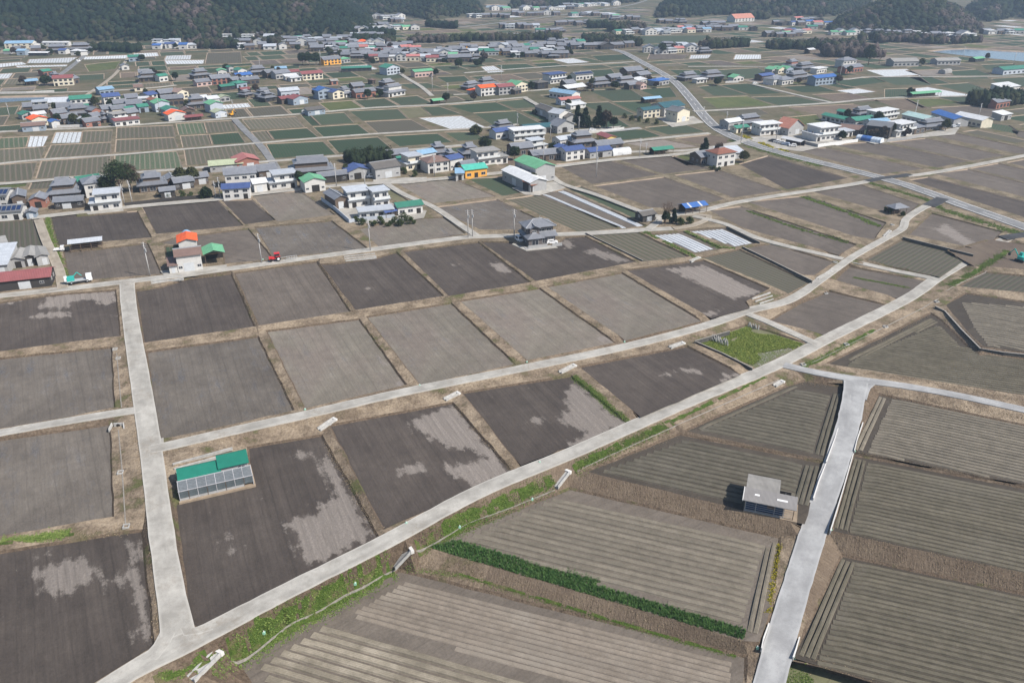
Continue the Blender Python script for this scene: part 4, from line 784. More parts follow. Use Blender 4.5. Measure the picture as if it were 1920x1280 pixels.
def hill_h(x, y):
    h = 0.0
    for P, sl_, hm in HILLS:
        if inside(P, x, y):
            d = edge_dist(P, x, y); g = hm*(1-math.exp(-sl_*d/hm))
            g *= 1+0.28*mnoise.noise(Vector((x*0.006, y*0.006, 3)))+0.15*mnoise.noise(Vector((x*0.02, y*0.02, 9)))
            h = max(h, g)
    return h
M['hillfloor'] = mat_plain('forest_floor', (0.045, 0.045, 0.026), 0.95, 0.3, 0.05)
for k, (P, sl_, hm) in enumerate(HILLS):
    xs = [p.x for p in P]; ys = [p.y for p in P]; st = 14 if k != 5 else 45; V = []; F = []; ix = {}
    X = np.arange(max(-2200, min(xs)-st), min(2600, max(xs)+st), st); Y = np.arange(min(ys)-st, min(3600, max(ys)+st), st)
    ok = {}
    for i, x in enumerate(X):
        for j, y in enumerate(Y):
            if y > 2.2*abs(x)*0.62-500 or k < 5:
                ok[i, j] = inside(P, x, y); ix[i, j] = len(V); V.append((x, y, hill_h(x, y) if ok[i, j] else -0.6))
    for i in range(len(X)-1):
        for j in range(len(Y)-1):
            q = [(i, j), (i+1, j), (i+1, j+1), (i, j+1)]
            if all(c in ix for c in q) and any(ok[c] for c in q): F.append(tuple(ix[c] for c in q))
    me = mesh_of('hill', V, F, [M['hillfloor']], smooth=True); tag(link('hill', me), kind='structure')

# ---------------------------------------------------------------- far plain: the rest of the field mosaic, laid out on the same grid
def in_any(x, y, lst): return any(inside(P, x, y) for P in lst)
BASES = []
for pl in BLD.values():
    for b in pl:
        q = at((b[0]+b[2])/2, (b[1]+b[3])/2); BASES.append((q.x, q.y, max(6, b[4])))
BA = np.array([(a, b) for a, b, c in BASES])
ROADPTS = np.array([(p.x, p.y) for L, Rr, g in ROADS for p in L+Rr])
gu = (at(700,202)-at(440,222)).normalized(); gv = Vector((-gu.y, gu.x, 0)); go = at(700,202)
OBB = [(min(p.x for p in P), max(p.x for p in P), min(p.y for p in P), max(p.y for p in P), P) for P in OCC]
def occupied(x, y):
    return any(a <= x <= b and c <= y <= d and inside(P, x, y) for a, b, c, d, P in OBB)
rr = random.Random(11); cu, cv = 23.0, 34.0
PAL = ['green']*7+['green2']*8+['rows']*6+['rows_far']*2+['pale']+['brown']*2+['mid']*2+['grassfield']*3+['film_field']
for jv in range(-9, 30):
    off = rr.uniform(0, 20); hh = cv
    for iu in range(-45, 60):
        w_ = cu*rr.choice((0.8, 1.0, 1.0, 1.3)); q = []
        for a, b in ((0.03, 0.03), (0.96, 0.03), (0.96, 0.95), (0.03, 0.95)):
            q.append(go+gu*(iu*cu+off+a*cu)+gv*(jv*cv+b*hh))
        c = (q[0]+q[2])/2; r = math.hypot(c.x, c.y)
        if not (380 < c.y < 1450) or abs(c.x) > 0.70*c.y+30: continue
        def clear(qq):
            c2 = (qq[0]+qq[2])/2; tst = [c2]+[c2+(p-c2)*0.95 for p in qq]+[c2+((qq[i]+qq[(i+1) % 4])/2-c2)*.95 for i in range(4)]
            if any(occupied(p.x, p.y) for p in tst): return False
            if any(in_any(p.x, p.y, [h[0] for h in HILLS]) for p in qq): return False
            Q = ccw(qq)
            if any(inside(Q, x, y) or math.hypot(x-c2.x, y-c2.y) < 7 for x, y in NEARB): return False
            return not any(inside(Q, x, y) for x, y in NEARR)
        NEARB = [b for b in BA if abs(b[0]-c.x) < 45 and abs(b[1]-c.y) < 45]; NEARR = [b for b in ROADPTS if abs(b[0]-c.x) < 40 and abs(b[1]-c.y) < 40]
        cand = [q]
        m1, m2, m3, m4 = [(q[i]+q[(i+1) % 4])/2 for i in range(4)]
        if not clear(q):
            cand = [h for h in ([q[0], q[1], m2, m4], [m4, m2, q[2], q[3]], [q[0], m1, m3, q[3]], [m1, q[1], q[2], m3]) if clear([p.copy() for p in h])][:1]
        if not cand: continue
        q = [c+(p-c)*.97 for p in cand[0]]
        wd = [p.copy() for p in q]
        for p in wd: p.z = -0.25
        fo = field(None, rr.choice(PAL), -0.25, 'y', (0.9, 0.25), world=[wd[3], wd[2], wd[1], wd[0]])

# ---------------------------------------------------------------- the ground itself: one sheet with the fields cut into it
M['bund'] = mat_plain('earth_bund', (0.26, 0.205, 0.155), 0.95, 0.3, 0.15)
def build_ground():
    RC = []                                      # keep the land below every road
    for Lp, Rp, g in ROADS:
        for a, b in zip(Lp, Rp): c = (a+b)/2; RC.append((c.x, c.y, c.z, (a-b).length/2))
    RC = np.array(RC)
    for P, R in FIELDS:
        for p in R:
            d = np.hypot(RC[:, 0]-p.x, RC[:, 1]-p.y); k = int(np.argmin(d-RC[:, 3]))
            if d[k] < RC[k, 3]+1.6: p.z = min(p.z, RC[k, 2]-0.16)
        for p in P:
            d = np.hypot(RC[:, 0]-p.x, RC[:, 1]-p.y); k = int(np.argmin(d-RC[:, 3]))
            if d[k] < RC[k, 3]+0.5: p.z = min(p.z, RC[k, 2]-0.3)
    V2 = []; Z = []; faces = []; edges = []
    for P, R in FIELDS:
        b = len(V2); V2 += [Vector((p.x, p.y)) for p in R]; Z += [p.z for p in R]; faces.append(list(range(b, b+len(R))))
    for Lp, Rp, g in ROADS:
        if not g: continue
        for line in (Lp, Rp):
            b = len(V2); V2 += [Vector((p.x, p.y)) for p in line]; Z += [p.z-0.12 for p in line]; edges += [(b+i, b+i+1) for i in range(len(line)-1)]
    ext = [(-2600,-40,-3),(-400,20,-2.5),(0,20,-7),(300,20,-8),(2600,-40,-6),(3200,3800,0),(-3200,3800,0)]
    b = len(V2); V2 += [Vector(e[:2]) for e in ext]; Z += [e[2] for e in ext]
    nI = len(V2)
    v, e, f, ov, oe, of = delaunay_2d_cdt(V2, edges, faces, 0, 1e-3)
    AV = np.array([(p.x, p.y) for p in V2]); AZ = np.array(Z); VV = []
    for i, p in enumerate(v):
        if ov[i]: z = min(Z[k] for k in ov[i])
        else:
            d = np.hypot(AV[:, 0]-p.x, AV[:, 1]-p.y); k = np.argsort(d)[:3]; w = 1/(d[k]+0.05); z = float((AZ[k]*w).sum()/w.sum())
        VV.append((p.x, p.y, z))
    FF = [tuple(t) for t, o in zip(f, of) if not o]
    nb = len(FF)
    for P, R in FIELDS:                       # inner slopes of the bunds
        n = len(P); b = len(VV); VV += [(p.x, p.y, p.z) for p in P]+[(p.x, p.y, p.z) for p in R]
        FF += [(b+i, b+(i+1) % n, b+n+(i+1) % n, b+n+i) for i in range(n)]
    fm = []; V3 = [Vector(p) for p in VV]; FF2 = []
    for t in FF:
        nn = (V3[t[1]]-V3[t[0]]).cross(V3[t[2]]-V3[t[0]])
        if nn.z < 0: t = t[::-1]; nn = -nn
        FF2.append(t); nn.normalize(); c = V3[t[0]]
        fm.append(2 if len(fm) >= nb and c.y > 300 else 1 if nn.z < 0.94 and c.y < 150 and c.x > -5 and len(t) == 3 else 0)
    me = mesh_of('ground', VV, FF2, [M['ground'], M['bank'], M['bund']], fm)
    ul = me.uv_layers.new(name='uv')
    for p in me.polygons:
        nn = p.normal; d = Vector((nn.y, -nn.x, 0))
        if fm[p.index] != 1 or d.length < 0.05: continue
        d = Vector((math.cos(-0.25), math.sin(-0.25), 0)) if abs(nn.y) > abs(nn.x) else Vector((0.35, 0.93, 0))
        for li in p.loop_indices:
            c = me.vertices[me.loops[li].vertex_index].co; ul.data[li].uv = (c.dot(d), c.z)
    tag(link('ground', me), kind='structure'); return V3, FF2
GV, GF = build_ground()
from mathutils.bvhtree import BVHTree
for _P, _R in FIELDS:
    _b = len(GV); GV += [p.copy() for p in _P]; GF += [tuple(_b+i for i in t) for t in tessellate_polygon([_P])]
GBVH = BVHTree.FromPolygons(GV, GF)
def on_ground(px, py):
    """where the survey pixel's line of sight meets the modelled land"""
    a = Vector((0, 0, CAM_H)); d = (at(px, py, 0)-a).normalized(); h = GBVH.ray_cast(a, d)[0]
    return h if h is not None else at(px, py, 0)
def ground_z(x, y, default=0.0):
    h = GBVH.ray_cast(Vector((x, y, 200)), Vector((0, 0, -1)))[0]
    return h.z if h is not None else default

# ---------------------------------------------------------------- scattered growth (numpy: one mesh per stand)
def scatter(name, tv, tf, pos, scl, rot, tint, mat, sq=None, kind='stuff', smooth=False):
    tv = np.asarray(tv, float); nv = len(tv); n = len(pos); c, s = np.cos(rot), np.sin(rot)
    X = tv[None, :, 0]*scl[:, None]; Y = tv[None, :, 1]*scl[:, None]; Z = tv[None, :, 2]*(scl if sq is None else sq)[:, None]
    V = np.stack([X*c[:, None]-Y*s[:, None]+pos[:, 0:1], X*s[:, None]+Y*c[:, None]+pos[:, 1:2], Z+pos[:, 2:3]], -1).reshape(-1, 3)
    k = len(tf[0]); F = (np.asarray(tf)[None]+(np.arange(n)*nv)[:, None, None]).reshape(-1)
    me = bpy.data.meshes.new(name); me.vertices.add(len(V)); me.vertices.foreach_set('co', V.ravel().astype(np.float32))
    nf = len(tf)*n; me.loops.add(nf*k); me.loops.foreach_set('vertex_index', F.astype(np.int32))
    me.polygons.add(nf); me.polygons.foreach_set('loop_start', (np.arange(nf)*k).astype(np.int32))
    me.materials.append(mat); a = me.attributes.new('tint', 'FLOAT', 'POINT'); a.data.foreach_set('value', np.repeat(tint, nv).astype(np.float32))
    if smooth: me.polygons.foreach_set('use_smooth', np.ones(nf, bool))
    me.update(); me.validate(); return tag(link(name, me), kind=kind)
def tuft_template(n=6, seed=1, wd=0.24):
    r = random.Random(seed); V = []; F = []
    for i in range(n):
        a = r.uniform(0, 6.28); b = len(V); o = Vector((r.uniform(-.35, .35), r.uniform(-.35, .35), 0)); d = Vector((math.cos(a), math.sin(a), 0)); w = Vector((-d.y, d.x, 0))*wd
        V += [o-w, o+w, o+d*r.uniform(.2, .6)+Vector((0, 0, r.uniform(.6, 1.1)))]; F.append((b, b+1, b+2))
    return V, F
TUFT = tuft_template()
RCX = np.array([((a.x+b.x)/2, (a.y+b.y)/2, (a-b).length/2) for Lp, Rp, g in ROADS for a, b in zip(Lp, Rp)])
M['grass'] = mat_leaf('fresh_grass', (0.070, 0.135, 0.026), (0.185, 0.235, 0.065)); M['straw'] = mat_leaf('dry_grass', (0.17, 0.128, 0.082), (0.38, 0.305, 0.205)); M['rape'] = mat_leaf('yellow_flower', (0.10, 0.13, 0.02), (0.55, 0.45, 0.03))
def strip(name, pts, width, dens, size, mat, z=-0.5, seed=0, label=None):
    """grass along a line; pts in survey pixels"""
    r = np.random.default_rng(seed+len(pts)*7+int(pts[0][0])); P = [on_ground(x, y) for x, y in pts]; pos = []
    for a, b in zip(P[:-1], P[1:]):
        L = (b-a).length; n = int(L*width*dens*(9.0 if mat == 'grass' and size < .5 else 3.0)); t = r.random(n); d = (b-a)/L; nn = Vector((-d.y, d.x, 0)); w = r.normal(0, width*0.3, n)
        for tt, ww in zip(t, w):
            q = a+d*(tt*L)+nn*ww
            if mnoise.noise(Vector((q.x*0.16, q.y*0.16, seed))) < (-0.42 if mat == 'grass' else -0.25): continue
            pos.append((q.x, q.y, ground_z(q.x, q.y, z)-0.02))
    pos = np.array(pos); pos = pos[[(np.hypot(RCX[:, 0]-p[0], RCX[:, 1]-p[1])-RCX[:, 2]).min() > 0.12 for p in pos]]; n = len(pos); sc = size*(0.72 if size < .5 else 1)*(0.6+0.8*r.random(n))
    return scatter(name, *TUFT, pos, sc, r.random(n)*6.28, r.random(n), M[mat], sq=sc*(.55 if mat == 'grass' else .7), kind='stuff')
def turf(pts, width, seed=0):
    """close grass lying on the bank under the tufts"""
    w = [on_ground(x, y) for x, y in pts]; ln = spline([(p.x, p.y, 0, width/2) for p in w], 0.8); V = []; F = []; K = 6
    for i, p in enumerate(ln): p[3] *= 0.8+0.55*mnoise.noise(Vector((p[0]*0.45, p[1]*0.45, seed)))
    L, R = edges_of(ln)
    for a, b in zip(L, R):
        for k in range(K+1):
            q = a.lerp(b, k/K); V.append((q.x, q.y, ground_z(q.x, q.y)+.05))
    for i in range(len(ln)-1):
        for k in range(K):
            q = [(K+1)*i+k, (K+1)*i+k+1, (K+1)*(i+1)+k+1, (K+1)*(i+1)+k]; c = sum((Vector(V[j]) for j in q), Vector())/4
            if (np.hypot(RCX[:, 0]-c.x, RCX[:, 1]-c.y)-RCX[:, 2]).min() < 0.25: continue
            if mnoise.noise(Vector((c.x*0.5, c.y*0.5, seed+3))) < -0.22: continue
            F.append(tuple(q))
    tag(link('grass_verge', mesh_of('grass_verge', V, F, [M['turf']], smooth=True)), kind='stuff')
def mat_turf():
    t = NT('verge_turf'); p = t.pos(); n = t.noise(p, 1.3, 5, 0.75); m = t.noise(p, 0.35, 4, 0.7); f = t.noise(p, 5.0, 3, 0.7)
    c = t.mix(t.ramp(n, 0.3, 0.7), (0.040, 0.078, 0.014), (0.115, 0.165, 0.036)); c = t.mix(t.ramp(m, 0.52, 0.68, 0.0, 0.75), c, (0.20, 0.155, 0.095))
    t.bump(t.math('ADD', n, f), 1.0, 0.35); return t.out(c, 0.9, 0.1)
M['turf'] = mat_turf()
for k, (pl, w) in enumerate((([(455,1205),(560,1146),(640,1103),(738,1050)], 2.6),([(780,1024),(870,975),(960,935),(1040,897)], 2.0),([(1075,878),(1180,828),(1260,792)], 2.0),([(290,1276),(350,1250),(400,1230)], 1.8),([(430,1225),(520,1180),(640,1115)], 1.2),([(0,1019),(60,1010),(140,998)], 1.6),([(1080,708),(1110,732),(1150,770)], 1.3),([(1260,790),(1360,742),(1440,702)], 1.3),([(1500,692),(1560,662),(1640,618)], 1.4),([(1785,536),(1840,500),(1890,470)], 2.0),([(860,1076),(1100,1148),(1380,1230)], .5))): turf(pl, w, k)
strip('grass_verge', [(440,1208),(560,1140),(640,1095),(735,1045)], 3.2, 7, 0.42, 'grass', -3, 1); strip('grass_verge', [(790,1022),(900,970),(1000,920),(1040,900)], 2.6, 6, 0.36, 'grass', -2.4, 2)
strip('grass_verge', [(1075,880),(1180,830),(1250,798)], 2.4, 6, 0.36, 'grass', -2.3, 3); strip('grass_verge', [(300,1270),(345,1252),(380,1235)], 2, 5, 0.35, 'grass', -2.5, 4); strip('grass_verge', [(400,1265),(450,1240),(500,1210)], 3, 3, 0.35, 'grass', -6, 14)
strip('grass_verge', [(0,1018),(60,1010),(130,1000)], 2.0, 9, 0.45, 'grass', -1.9, 5); strip('grass_verge', [(1075,705),(1110,730),(1150,770),(1180,792)], 1.6, 6, 0.4, 'grass', -1.6, 6)
strip('grass_verge', [(1250,770),(1330,735),(1440,692)], 1.4, 4, 0.35, 'grass', -2, 7); strip('grass_verge', [(1500,690),(1545,668),(1620,630)], 1.6, 4, 0.4, 'grass', -2, 8); strip('grass_verge', [(1780,535),(1840,500),(1890,470)], 2.2, 5, 0.45, 'grass', -1, 9)
strip('grass_verge', [(1620,340),(1740,375),(1770,395)], 3, 3, 0.5, 'grass', 0, 10); strip('grass_verge', [(1775,395),(1920,440)], 4, 3, 0.5, 'grass', 0, 11); strip('grass_verge', [(1505,368),(1580,395),(1650,425)], 2.5, 3, 0.6, 'grass', 0, 12)
strip('grass_verge', [(1400,395),(1500,430),(1590,455)], 2, 3, 0.5, 'grass', 0, 13); strip('grass_verge', [(1370,262),(1440,285),(1540,312)], 5, 1.5, 0.6, 'grass', 0, 15); strip('grass_verge', [(1205,432),(1290,475),(1310,485)], 1.8, 4, 0.5, 'grass', 0, 16); strip('grass_verge', [(1285,433),(1350,465),(1378,466)], 1.4, 4, 0.5, 'grass', 0, 17)
strip('grass_verge', [(88,405),(96,440),(106,470),(120,500),(126,530)], 1.6, 4, 0.5, 'grass', 0, 18); strip('grass_verge', [(850,1075),(1100,1150),(1380,1232)], 0.8, 5, 0.25, 'grass', -6.8, 19); strip('grass_verge', [(760,1062),(860,1078)], 0.8, 5, 0.25, 'grass', -6.8, 20)
strip('grass_verge', [(1600,520),(1680,535),(1730,545)], 1.4, 4, 0.4, 'grass', -1, 21); strip('grass_verge', [(1440,1300),(1520,1270)], 3, 4, 0.4, 'grass', -7.4, 22)
strip('flower_strip', [(1462,1020),(1452,1080),(1440,1150)], 0.9, 7, 0.4, 'rape', -5, 30); strip('flower_strip', [(1426,268),(1450,278),(1478,285)], 3, 2, 0.8, 'rape', 0, 31); strip('flower_strip', [(1395,255),(1410,262)], 2, 2, 0.8, 'rape', 0, 32)
_strw = [([(300,850),(460,812),(600,785),(760,752),(960,708),(1170,664),(1300,632)], 2.6, -1.3), ([(226,545),(236,640),(250,760)], 1.8, -.5), ([(250,800),(268,900),(288,1060),(300,1190)], 1.8, -1.4), ([(606,820),(650,900),(708,995)], 1.5, -1.6), ([(855,760),(905,820),(965,880)], 1.5, -1.6),
 ([(490,640),(520,700),(558,770)], 1.2, -.7), ([(680,605),(720,660),(775,720)], 1.0, -.7), ([(852,572),(910,625),(972,680)], 1.0, -.7), ([(1018,545),(1080,590),(1160,640)], 1.0, -.7), ([(1170,512),(1240,552),(1325,600)], 1.0, -.5), ([(440,520),(480,605)], 0.8, -.3), ([(598,495),(662,585)], 0.8, -.3), ([(750,475),(836,556)], .8, -.3), ([(900,458),(1000,528)], .8, -.3),
 ([(0,668),(230,645)], 1.2, -.8), ([(274,650),(487,620),(665,592),(840,562),(1010,535),(1170,508)], 1.0, -.5), ([(0,1015),(250,990)], 2.0, -2), ([(1090,900),(1300,950),(1490,1000)], 3.0, -4), ([(1540,688),(1740,715),(1920,752)], 2.5, -2.2), ([(1650,735),(1920,785)], 3.0, -2.4), ([(1570,1010),(1740,1050),(1920,1090)], 3.5, -4.6), ([(780,1048),(1000,1105),(1200,1160),(1400,1215)], 3.0, -6), ([(1500,1245),(1640,1285)], 3, -7), ([(1600,845),(1920,912)], 1.0, -3.2), ([(1285,812),(1540,864)], 0.9, -3), ([(1330,600),(1400,590),(1500,550),(1600,490)], 1.8, -.7), ([(1640,650),(1760,570),(1800,545)], 2.5, -1.6), ([(1100,880),(1290,800),(1480,710),(1590,722)], 2, -2.4)]
for k, (pl, w, z) in enumerate(_strw): strip('dry_grass', pl, w, 2.6, 0.26, 'straw', z, 40+k)
# tall green crop strip beside the pale onion beds
def crop_strip():
    r = np.random.default_rng(5); a0, a1, b0, b1 = at(806,1026,-5.2), at(858,1014,-5.2), at(1392,1196,-5.2), at(1394,1172,-5.2); pos = []
    a1 = at(868,1011,-5.2); b1 = at(1398,1172,-5.2)
    for row in range(11):
        f = row/10; s, e = a0.lerp(a1, f), b0.lerp(b1, f)
        for t in np.arange(0, 1, 0.11/((e-s).length)):
            if t < 0.40 and row > 8: continue
            if t > 0.52 and row > 6: continue
            q = s.lerp(e, t); pos.append((q.x+r.normal(0, .22), q.y+r.normal(0, .22), -5.2))
    pos = np.array(pos); n = len(pos)
    o = scatter('green_crop', *tuft_template(14, 4, 0.09), pos, 0.42*(0.7+0.6*r.random(n)), r.random(n)*6.28, r.random(n)*0.7, M['crop'], sq=0.5*(0.5+0.7*r.random(n)))
M['crop'] = mat_leaf('tall_green_crop', (0.036, 0.100, 0.026), (0.125, 0.215, 0.065))
crop_strip()
def LY(x):
    a, b = at(1385, 668, -1.9), at(1500, 648, -1.9); return a.y+(b.y-a.y)*(x-a.x)/(b.x-a.x)
def lot_weeds():
    r = np.random.default_rng(8); P = ccw([at(x, y, -1.9) for x, y in [(1310,643),(1402,613),(1505,645),(1480,658),(1440,662),(1412,684),(1370,672)]]); xs = [p.x for p in P]; ys = [p.y for p in P]; pos = []
    for i in range(22000):
        x, y = r.uniform(min(xs), max(xs)), r.uniform(min(ys), max(ys))
        if inside(P, x, y) and mnoise.noise(Vector((x*.14, y*.14, 5))) > (-0.3 if y > LY(x) else 0.12): pos.append((x, y, -1.9))
    pos = np.array(pos); n = len(pos); scatter('weeds', *TUFT, pos, 0.5*(.5+r.random(n)), r.random(n)*6.28, r.random(n), M['lotgrass'], sq=0.24*(.5+r.random(n)))
M['lotgrass'] = mat_leaf('lot_weeds', (0.10, 0.17, 0.03), (0.27, 0.30, 0.075))
lot_weeds()
def rubble(name, poly, n, z, s0, s1, mat, seed):
    r = np.random.default_rng(seed); P = ccw([at(x, y, z) for x, y in poly]); xs = [p.x for p in P]; ys = [p.y for p in P]; pos = []
    while len(pos) < n:
        x, y = r.uniform(min(xs), max(xs)), r.uniform(min(ys), max(ys))
        if inside(P, x, y): pos.append((x, y, ground_z(x, y, z)+.02))
    bm = bmesh.new(); bmesh.ops.create_icosphere(bm, subdivisions=1, radius=1); V = [tuple(v.co*(0.8+0.4*mnoise.noise(v.co*3))) for v in bm.verts]; F = [tuple(w.index for w in f.verts) for f in bm.faces]; bm.free()
    return scatter(name, V, F, np.array(pos), r.uniform(s0, s1, n), r.random(n)*6.28, r.random(n), M[mat], sq=r.uniform(s0*.5, s1*.6, n))
M['rubble'] = mat_plain('broken_rubble', (0.30, 0.28, 0.26), 0.95, 0.4, 0.8)
rubble('rubble', [(1390,672),(1430,662),(1500,648),(1420,688)], 260, -1.9, .06, .22, 'rubble', 3)

# ---------------------------------------------------------------- woodland on the hills (a mass of crowns, each with its own tint)
def crown_template(seed):
    bm = bmesh.new(); bmesh.ops.create_icosphere(bm, subdivisions=2, radius=1.0); r = random.Random(seed); o = Vector((seed*7.3, 1, 2))
    for v in bm.verts:
        k = 0.78+0.42*mnoise.noise(v.co*1.9+o)+0.25*mnoise.noise(v.co*4.5+o); v.co = v.co*k
    V = [tuple(v.co) for v in bm.verts]; F = [tuple(w.index for w in f.verts) for f in bm.faces]; bm.free()
    for i in range(46):
        d = Vector((r.gauss(0, 1), r.gauss(0, 1), r.gauss(0.25, 1))).normalized(); c = d*r.uniform(0.72, 1.12); s = r.uniform(0.14, 0.30)
        u = Vector((r.gauss(0, 1), r.gauss(0, 1), r.gauss(0, 1))).normalized()*s; w = Vector((r.gauss(0, 1), r.gauss(0, 1), r.gauss(0, 1))).normalized()*s
        b = len(V); V += [tuple(c-u*.5-w*.3), tuple(c+u*.6-w*.3), tuple(c+w*.7)]; F.append((b, b+1, b+2))
    return V, F
CROWNS = [crown_template(s) for s in (1, 2, 3, 4)]
M['forest'] = mat_forest('mixed_woodland')
def wood(name, pts, rad, tint, mat='forest', seed=0, sq=1.0, **k):
    r = np.random.default_rng(seed); pts = np.array(pts); n = len(pts); which = r.integers(0, 4, n); rad = np.asarray(rad); tint = np.asarray(tint)
    obs = []
    for q in range(4):
        m = which == q
        if m.any(): obs.append((CROWNS[q], pts[m], rad[m], tint[m]))
    vs = []
    for (cv_, cf), p, ra, ti in obs:
        vs.append(scatter(name, cv_, cf, p, ra, r.random(len(p))*6.28, ti, M[mat], sq=ra*sq*(0.85+0.4*r.random(len(p)))))
    bpy.context.view_layer.objects.active = vs[0]
    if len(vs) > 1:
        with bpy.context.temp_override(active_object=vs[0], selected_editable_objects=vs): bpy.ops.object.join()
    return vs[0]
def hill_points(k, sp, ymax=1800):
    P = HILLS[k][0]; xs = [p.x for p in P]; ys = [p.y for p in P]; r = random.Random(k); out = []; rad = []; ti = []
    y = min(ys)
    while y < min(max(ys), ymax):
        x = max(min(xs), -0.72*y-40)
        while x < min(max(xs), 0.72*y+40):
            qx, qy = x+r.uniform(-.45, .45)*sp, y+r.uniform(-.45, .45)*sp
            if inside(P, qx, qy):
                d = edge_dist(P, qx, qy); R = sp*r.uniform(0.50, 0.86)*(0.75 if d < 8 else 1); h = hill_h(qx, qy)
                out.append((qx, qy, h+R*0.55)); rad.append(R); sc = 1.0; big = mnoise.noise(Vector((qx*0.012, qy*0.012, 4)))
                ti.append(min(1, max(0, r.gauss(0.34, 0.15)+0.5*big)))
            x += sp
        y += sp*0.9*(1+max(0, y-1000)/1200)
    return out, rad, ti
for k, sp, seed in ((0, 6.6, 1), (1, 7.0, 2), (2, 8.0, 3), (3, 9, 4), (4, 8.5, 5)):
    p, ra, ti = hill_points(k, sp, 1500 if k == 0 else 2600); wood('woods', p, ra, ti, seed=seed)
def belt(name, pts, width, n, r0, r1, t0, t1, seed, sq=1.1):
    """a belt of trees or bamboo that reads as one mass"""
    r = random.Random(seed); P = [at(x, y) for x, y in pts]; L = [(b-a).length for a, b in zip(P[:-1], P[1:])]; out = []; rad = []; ti = []
    for i in range(n):
        t = r.uniform(0, sum(L)); k = 0
        while t > L[k] and k < len(L)-1: t -= L[k]; k += 1
        d = (P[k+1]-P[k]).normalized(); q = P[k]+d*t+Vector((-d.y, d.x, 0))*r.uniform(-width/2, width/2); R = r.uniform(r0, r1)
        out.append((q.x, q.y, R*0.75*sq)); rad.append(R); ti.append(r.uniform(t0, t1))
    return wood(name, out, rad, ti, seed=seed, sq=sq)
belt('tree_belt', [(765,81),(850,78),(930,76),(1048,75)], 16, 190, 2.8, 4.6, .45, .72, 21); belt('tree_belt', [(1095,76),(1150,80),(1185,88)], 40, 90, 3, 5, .3, .7, 22); belt('tree_belt', [(1325,90),(1360,88),(1400,87)], 18, 60, 3, 5, .2, .5, 23); belt('tree_belt', [(1442,91),(1500,91),(1560,90),(1620,88)], 22, 150, 3, 5, .2, .7, 24)
belt('tree_belt', [(1545,104),(1600,105),(1640,104)], 26, 110, 3, 5.4, .72, 1.0, 25); belt('tree_belt', [(165,92),(210,95),(262,97)], 16, 80, 2.6, 4.4, .2, .7, 26); belt('tree_belt', [(360,88),(400,90),(440,88)], 22, 80, 3, 5, .3, .9, 27); belt('tree_belt', [(690,66),(735,68)], 14, 40, 3, 5, .1, .4, 28); belt('tree_belt', [(665,80),(700,80),(735,81)], 20, 60, 3, 5, .4, .8, 29)
belt('tree_belt', [(800,50),(840,53),(855,54)], 12, 50, 3, 5, .2, .4, 30); belt('tree_belt', [(1142,58),(1170,58),(1205,58)], 26, 70, 4, 6, .25, .6, 31); belt('tree_belt', [(1105,52),(1140,52)], 14, 40, 3, 5, .3, .6, 32); belt('tree_belt', [(1625,78),(1670,76),(1730,79),(1770,82)], 34, 110, 3, 5, .3, .8, 33); belt('tree_belt', [(1780,82),(1830,79)], 12, 40, 2.4, 4, .4, .7, 34)
belt('tree_belt', [(1240,29),(1300,28),(1360,27)], 30, 110, 4, 6.4, .35, .7, 35); belt('tree_belt', [(1400,34),(1440,36)], 30, 50, 4, 6, .35, .7, 36); belt('tree_belt', [(1560,62),(1640,63),(1760,64),(1830,64)], 20, 110, 3, 5, .5, 1, 37); belt('tree_belt', [(500,82),(530,84)], 20, 26, 3, 5, .3, .7, 38); belt('tree_belt', [(0,84),(60,82)], 20, 40, 3, 5, .3, .9, 39); belt('bamboo_grove', [(655,306),(690,301),(730,297)], 11, 150, 1.3, 2.2, .55, .72, 40, 1.6)
belt('bamboo_grove', [(1832,198),(1870,195),(1905,190)], 16, 170, 2.2, 3.8, .25, .62, 41, 1.4); belt('tree_belt', [(1000,213),(1040,211)], 4, 20, 1, 1.8, .3, .6, 42)
# ---------------------------------------------------------------- buildings
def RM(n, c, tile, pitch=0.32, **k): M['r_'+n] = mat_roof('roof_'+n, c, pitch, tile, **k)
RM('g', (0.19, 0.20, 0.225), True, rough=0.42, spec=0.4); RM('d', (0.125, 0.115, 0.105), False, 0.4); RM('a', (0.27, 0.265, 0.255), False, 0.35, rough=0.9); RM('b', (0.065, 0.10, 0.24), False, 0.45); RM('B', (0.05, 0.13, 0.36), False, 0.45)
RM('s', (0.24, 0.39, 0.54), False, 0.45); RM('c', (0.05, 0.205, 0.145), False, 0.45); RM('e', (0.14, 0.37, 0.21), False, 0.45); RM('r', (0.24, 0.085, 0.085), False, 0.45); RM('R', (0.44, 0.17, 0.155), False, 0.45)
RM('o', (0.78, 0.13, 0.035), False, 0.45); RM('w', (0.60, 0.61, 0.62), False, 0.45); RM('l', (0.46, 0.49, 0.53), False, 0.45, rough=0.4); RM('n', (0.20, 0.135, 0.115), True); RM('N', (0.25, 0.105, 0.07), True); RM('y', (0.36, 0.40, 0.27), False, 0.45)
RM('x', (0.24, 0.10, 0.06), False, 0.45); RM('k', (0.15, 0.155, 0.165), True); RM('T', (0.08, 0.42, 0.33), False, 0.45); RM('D', (0.035, 0.10, 0.12), False, 0.45); RM('m', (0.42, 0.58, 0.56), False, 0.45); RM('P', (0.50, 0.22, 0.16), True); RM('p', (0.34, 0.24, 0.20), True); RM('V', (0.55, 0.62, 0.70), False, 1.5, rough=0.25, spec=0.5)
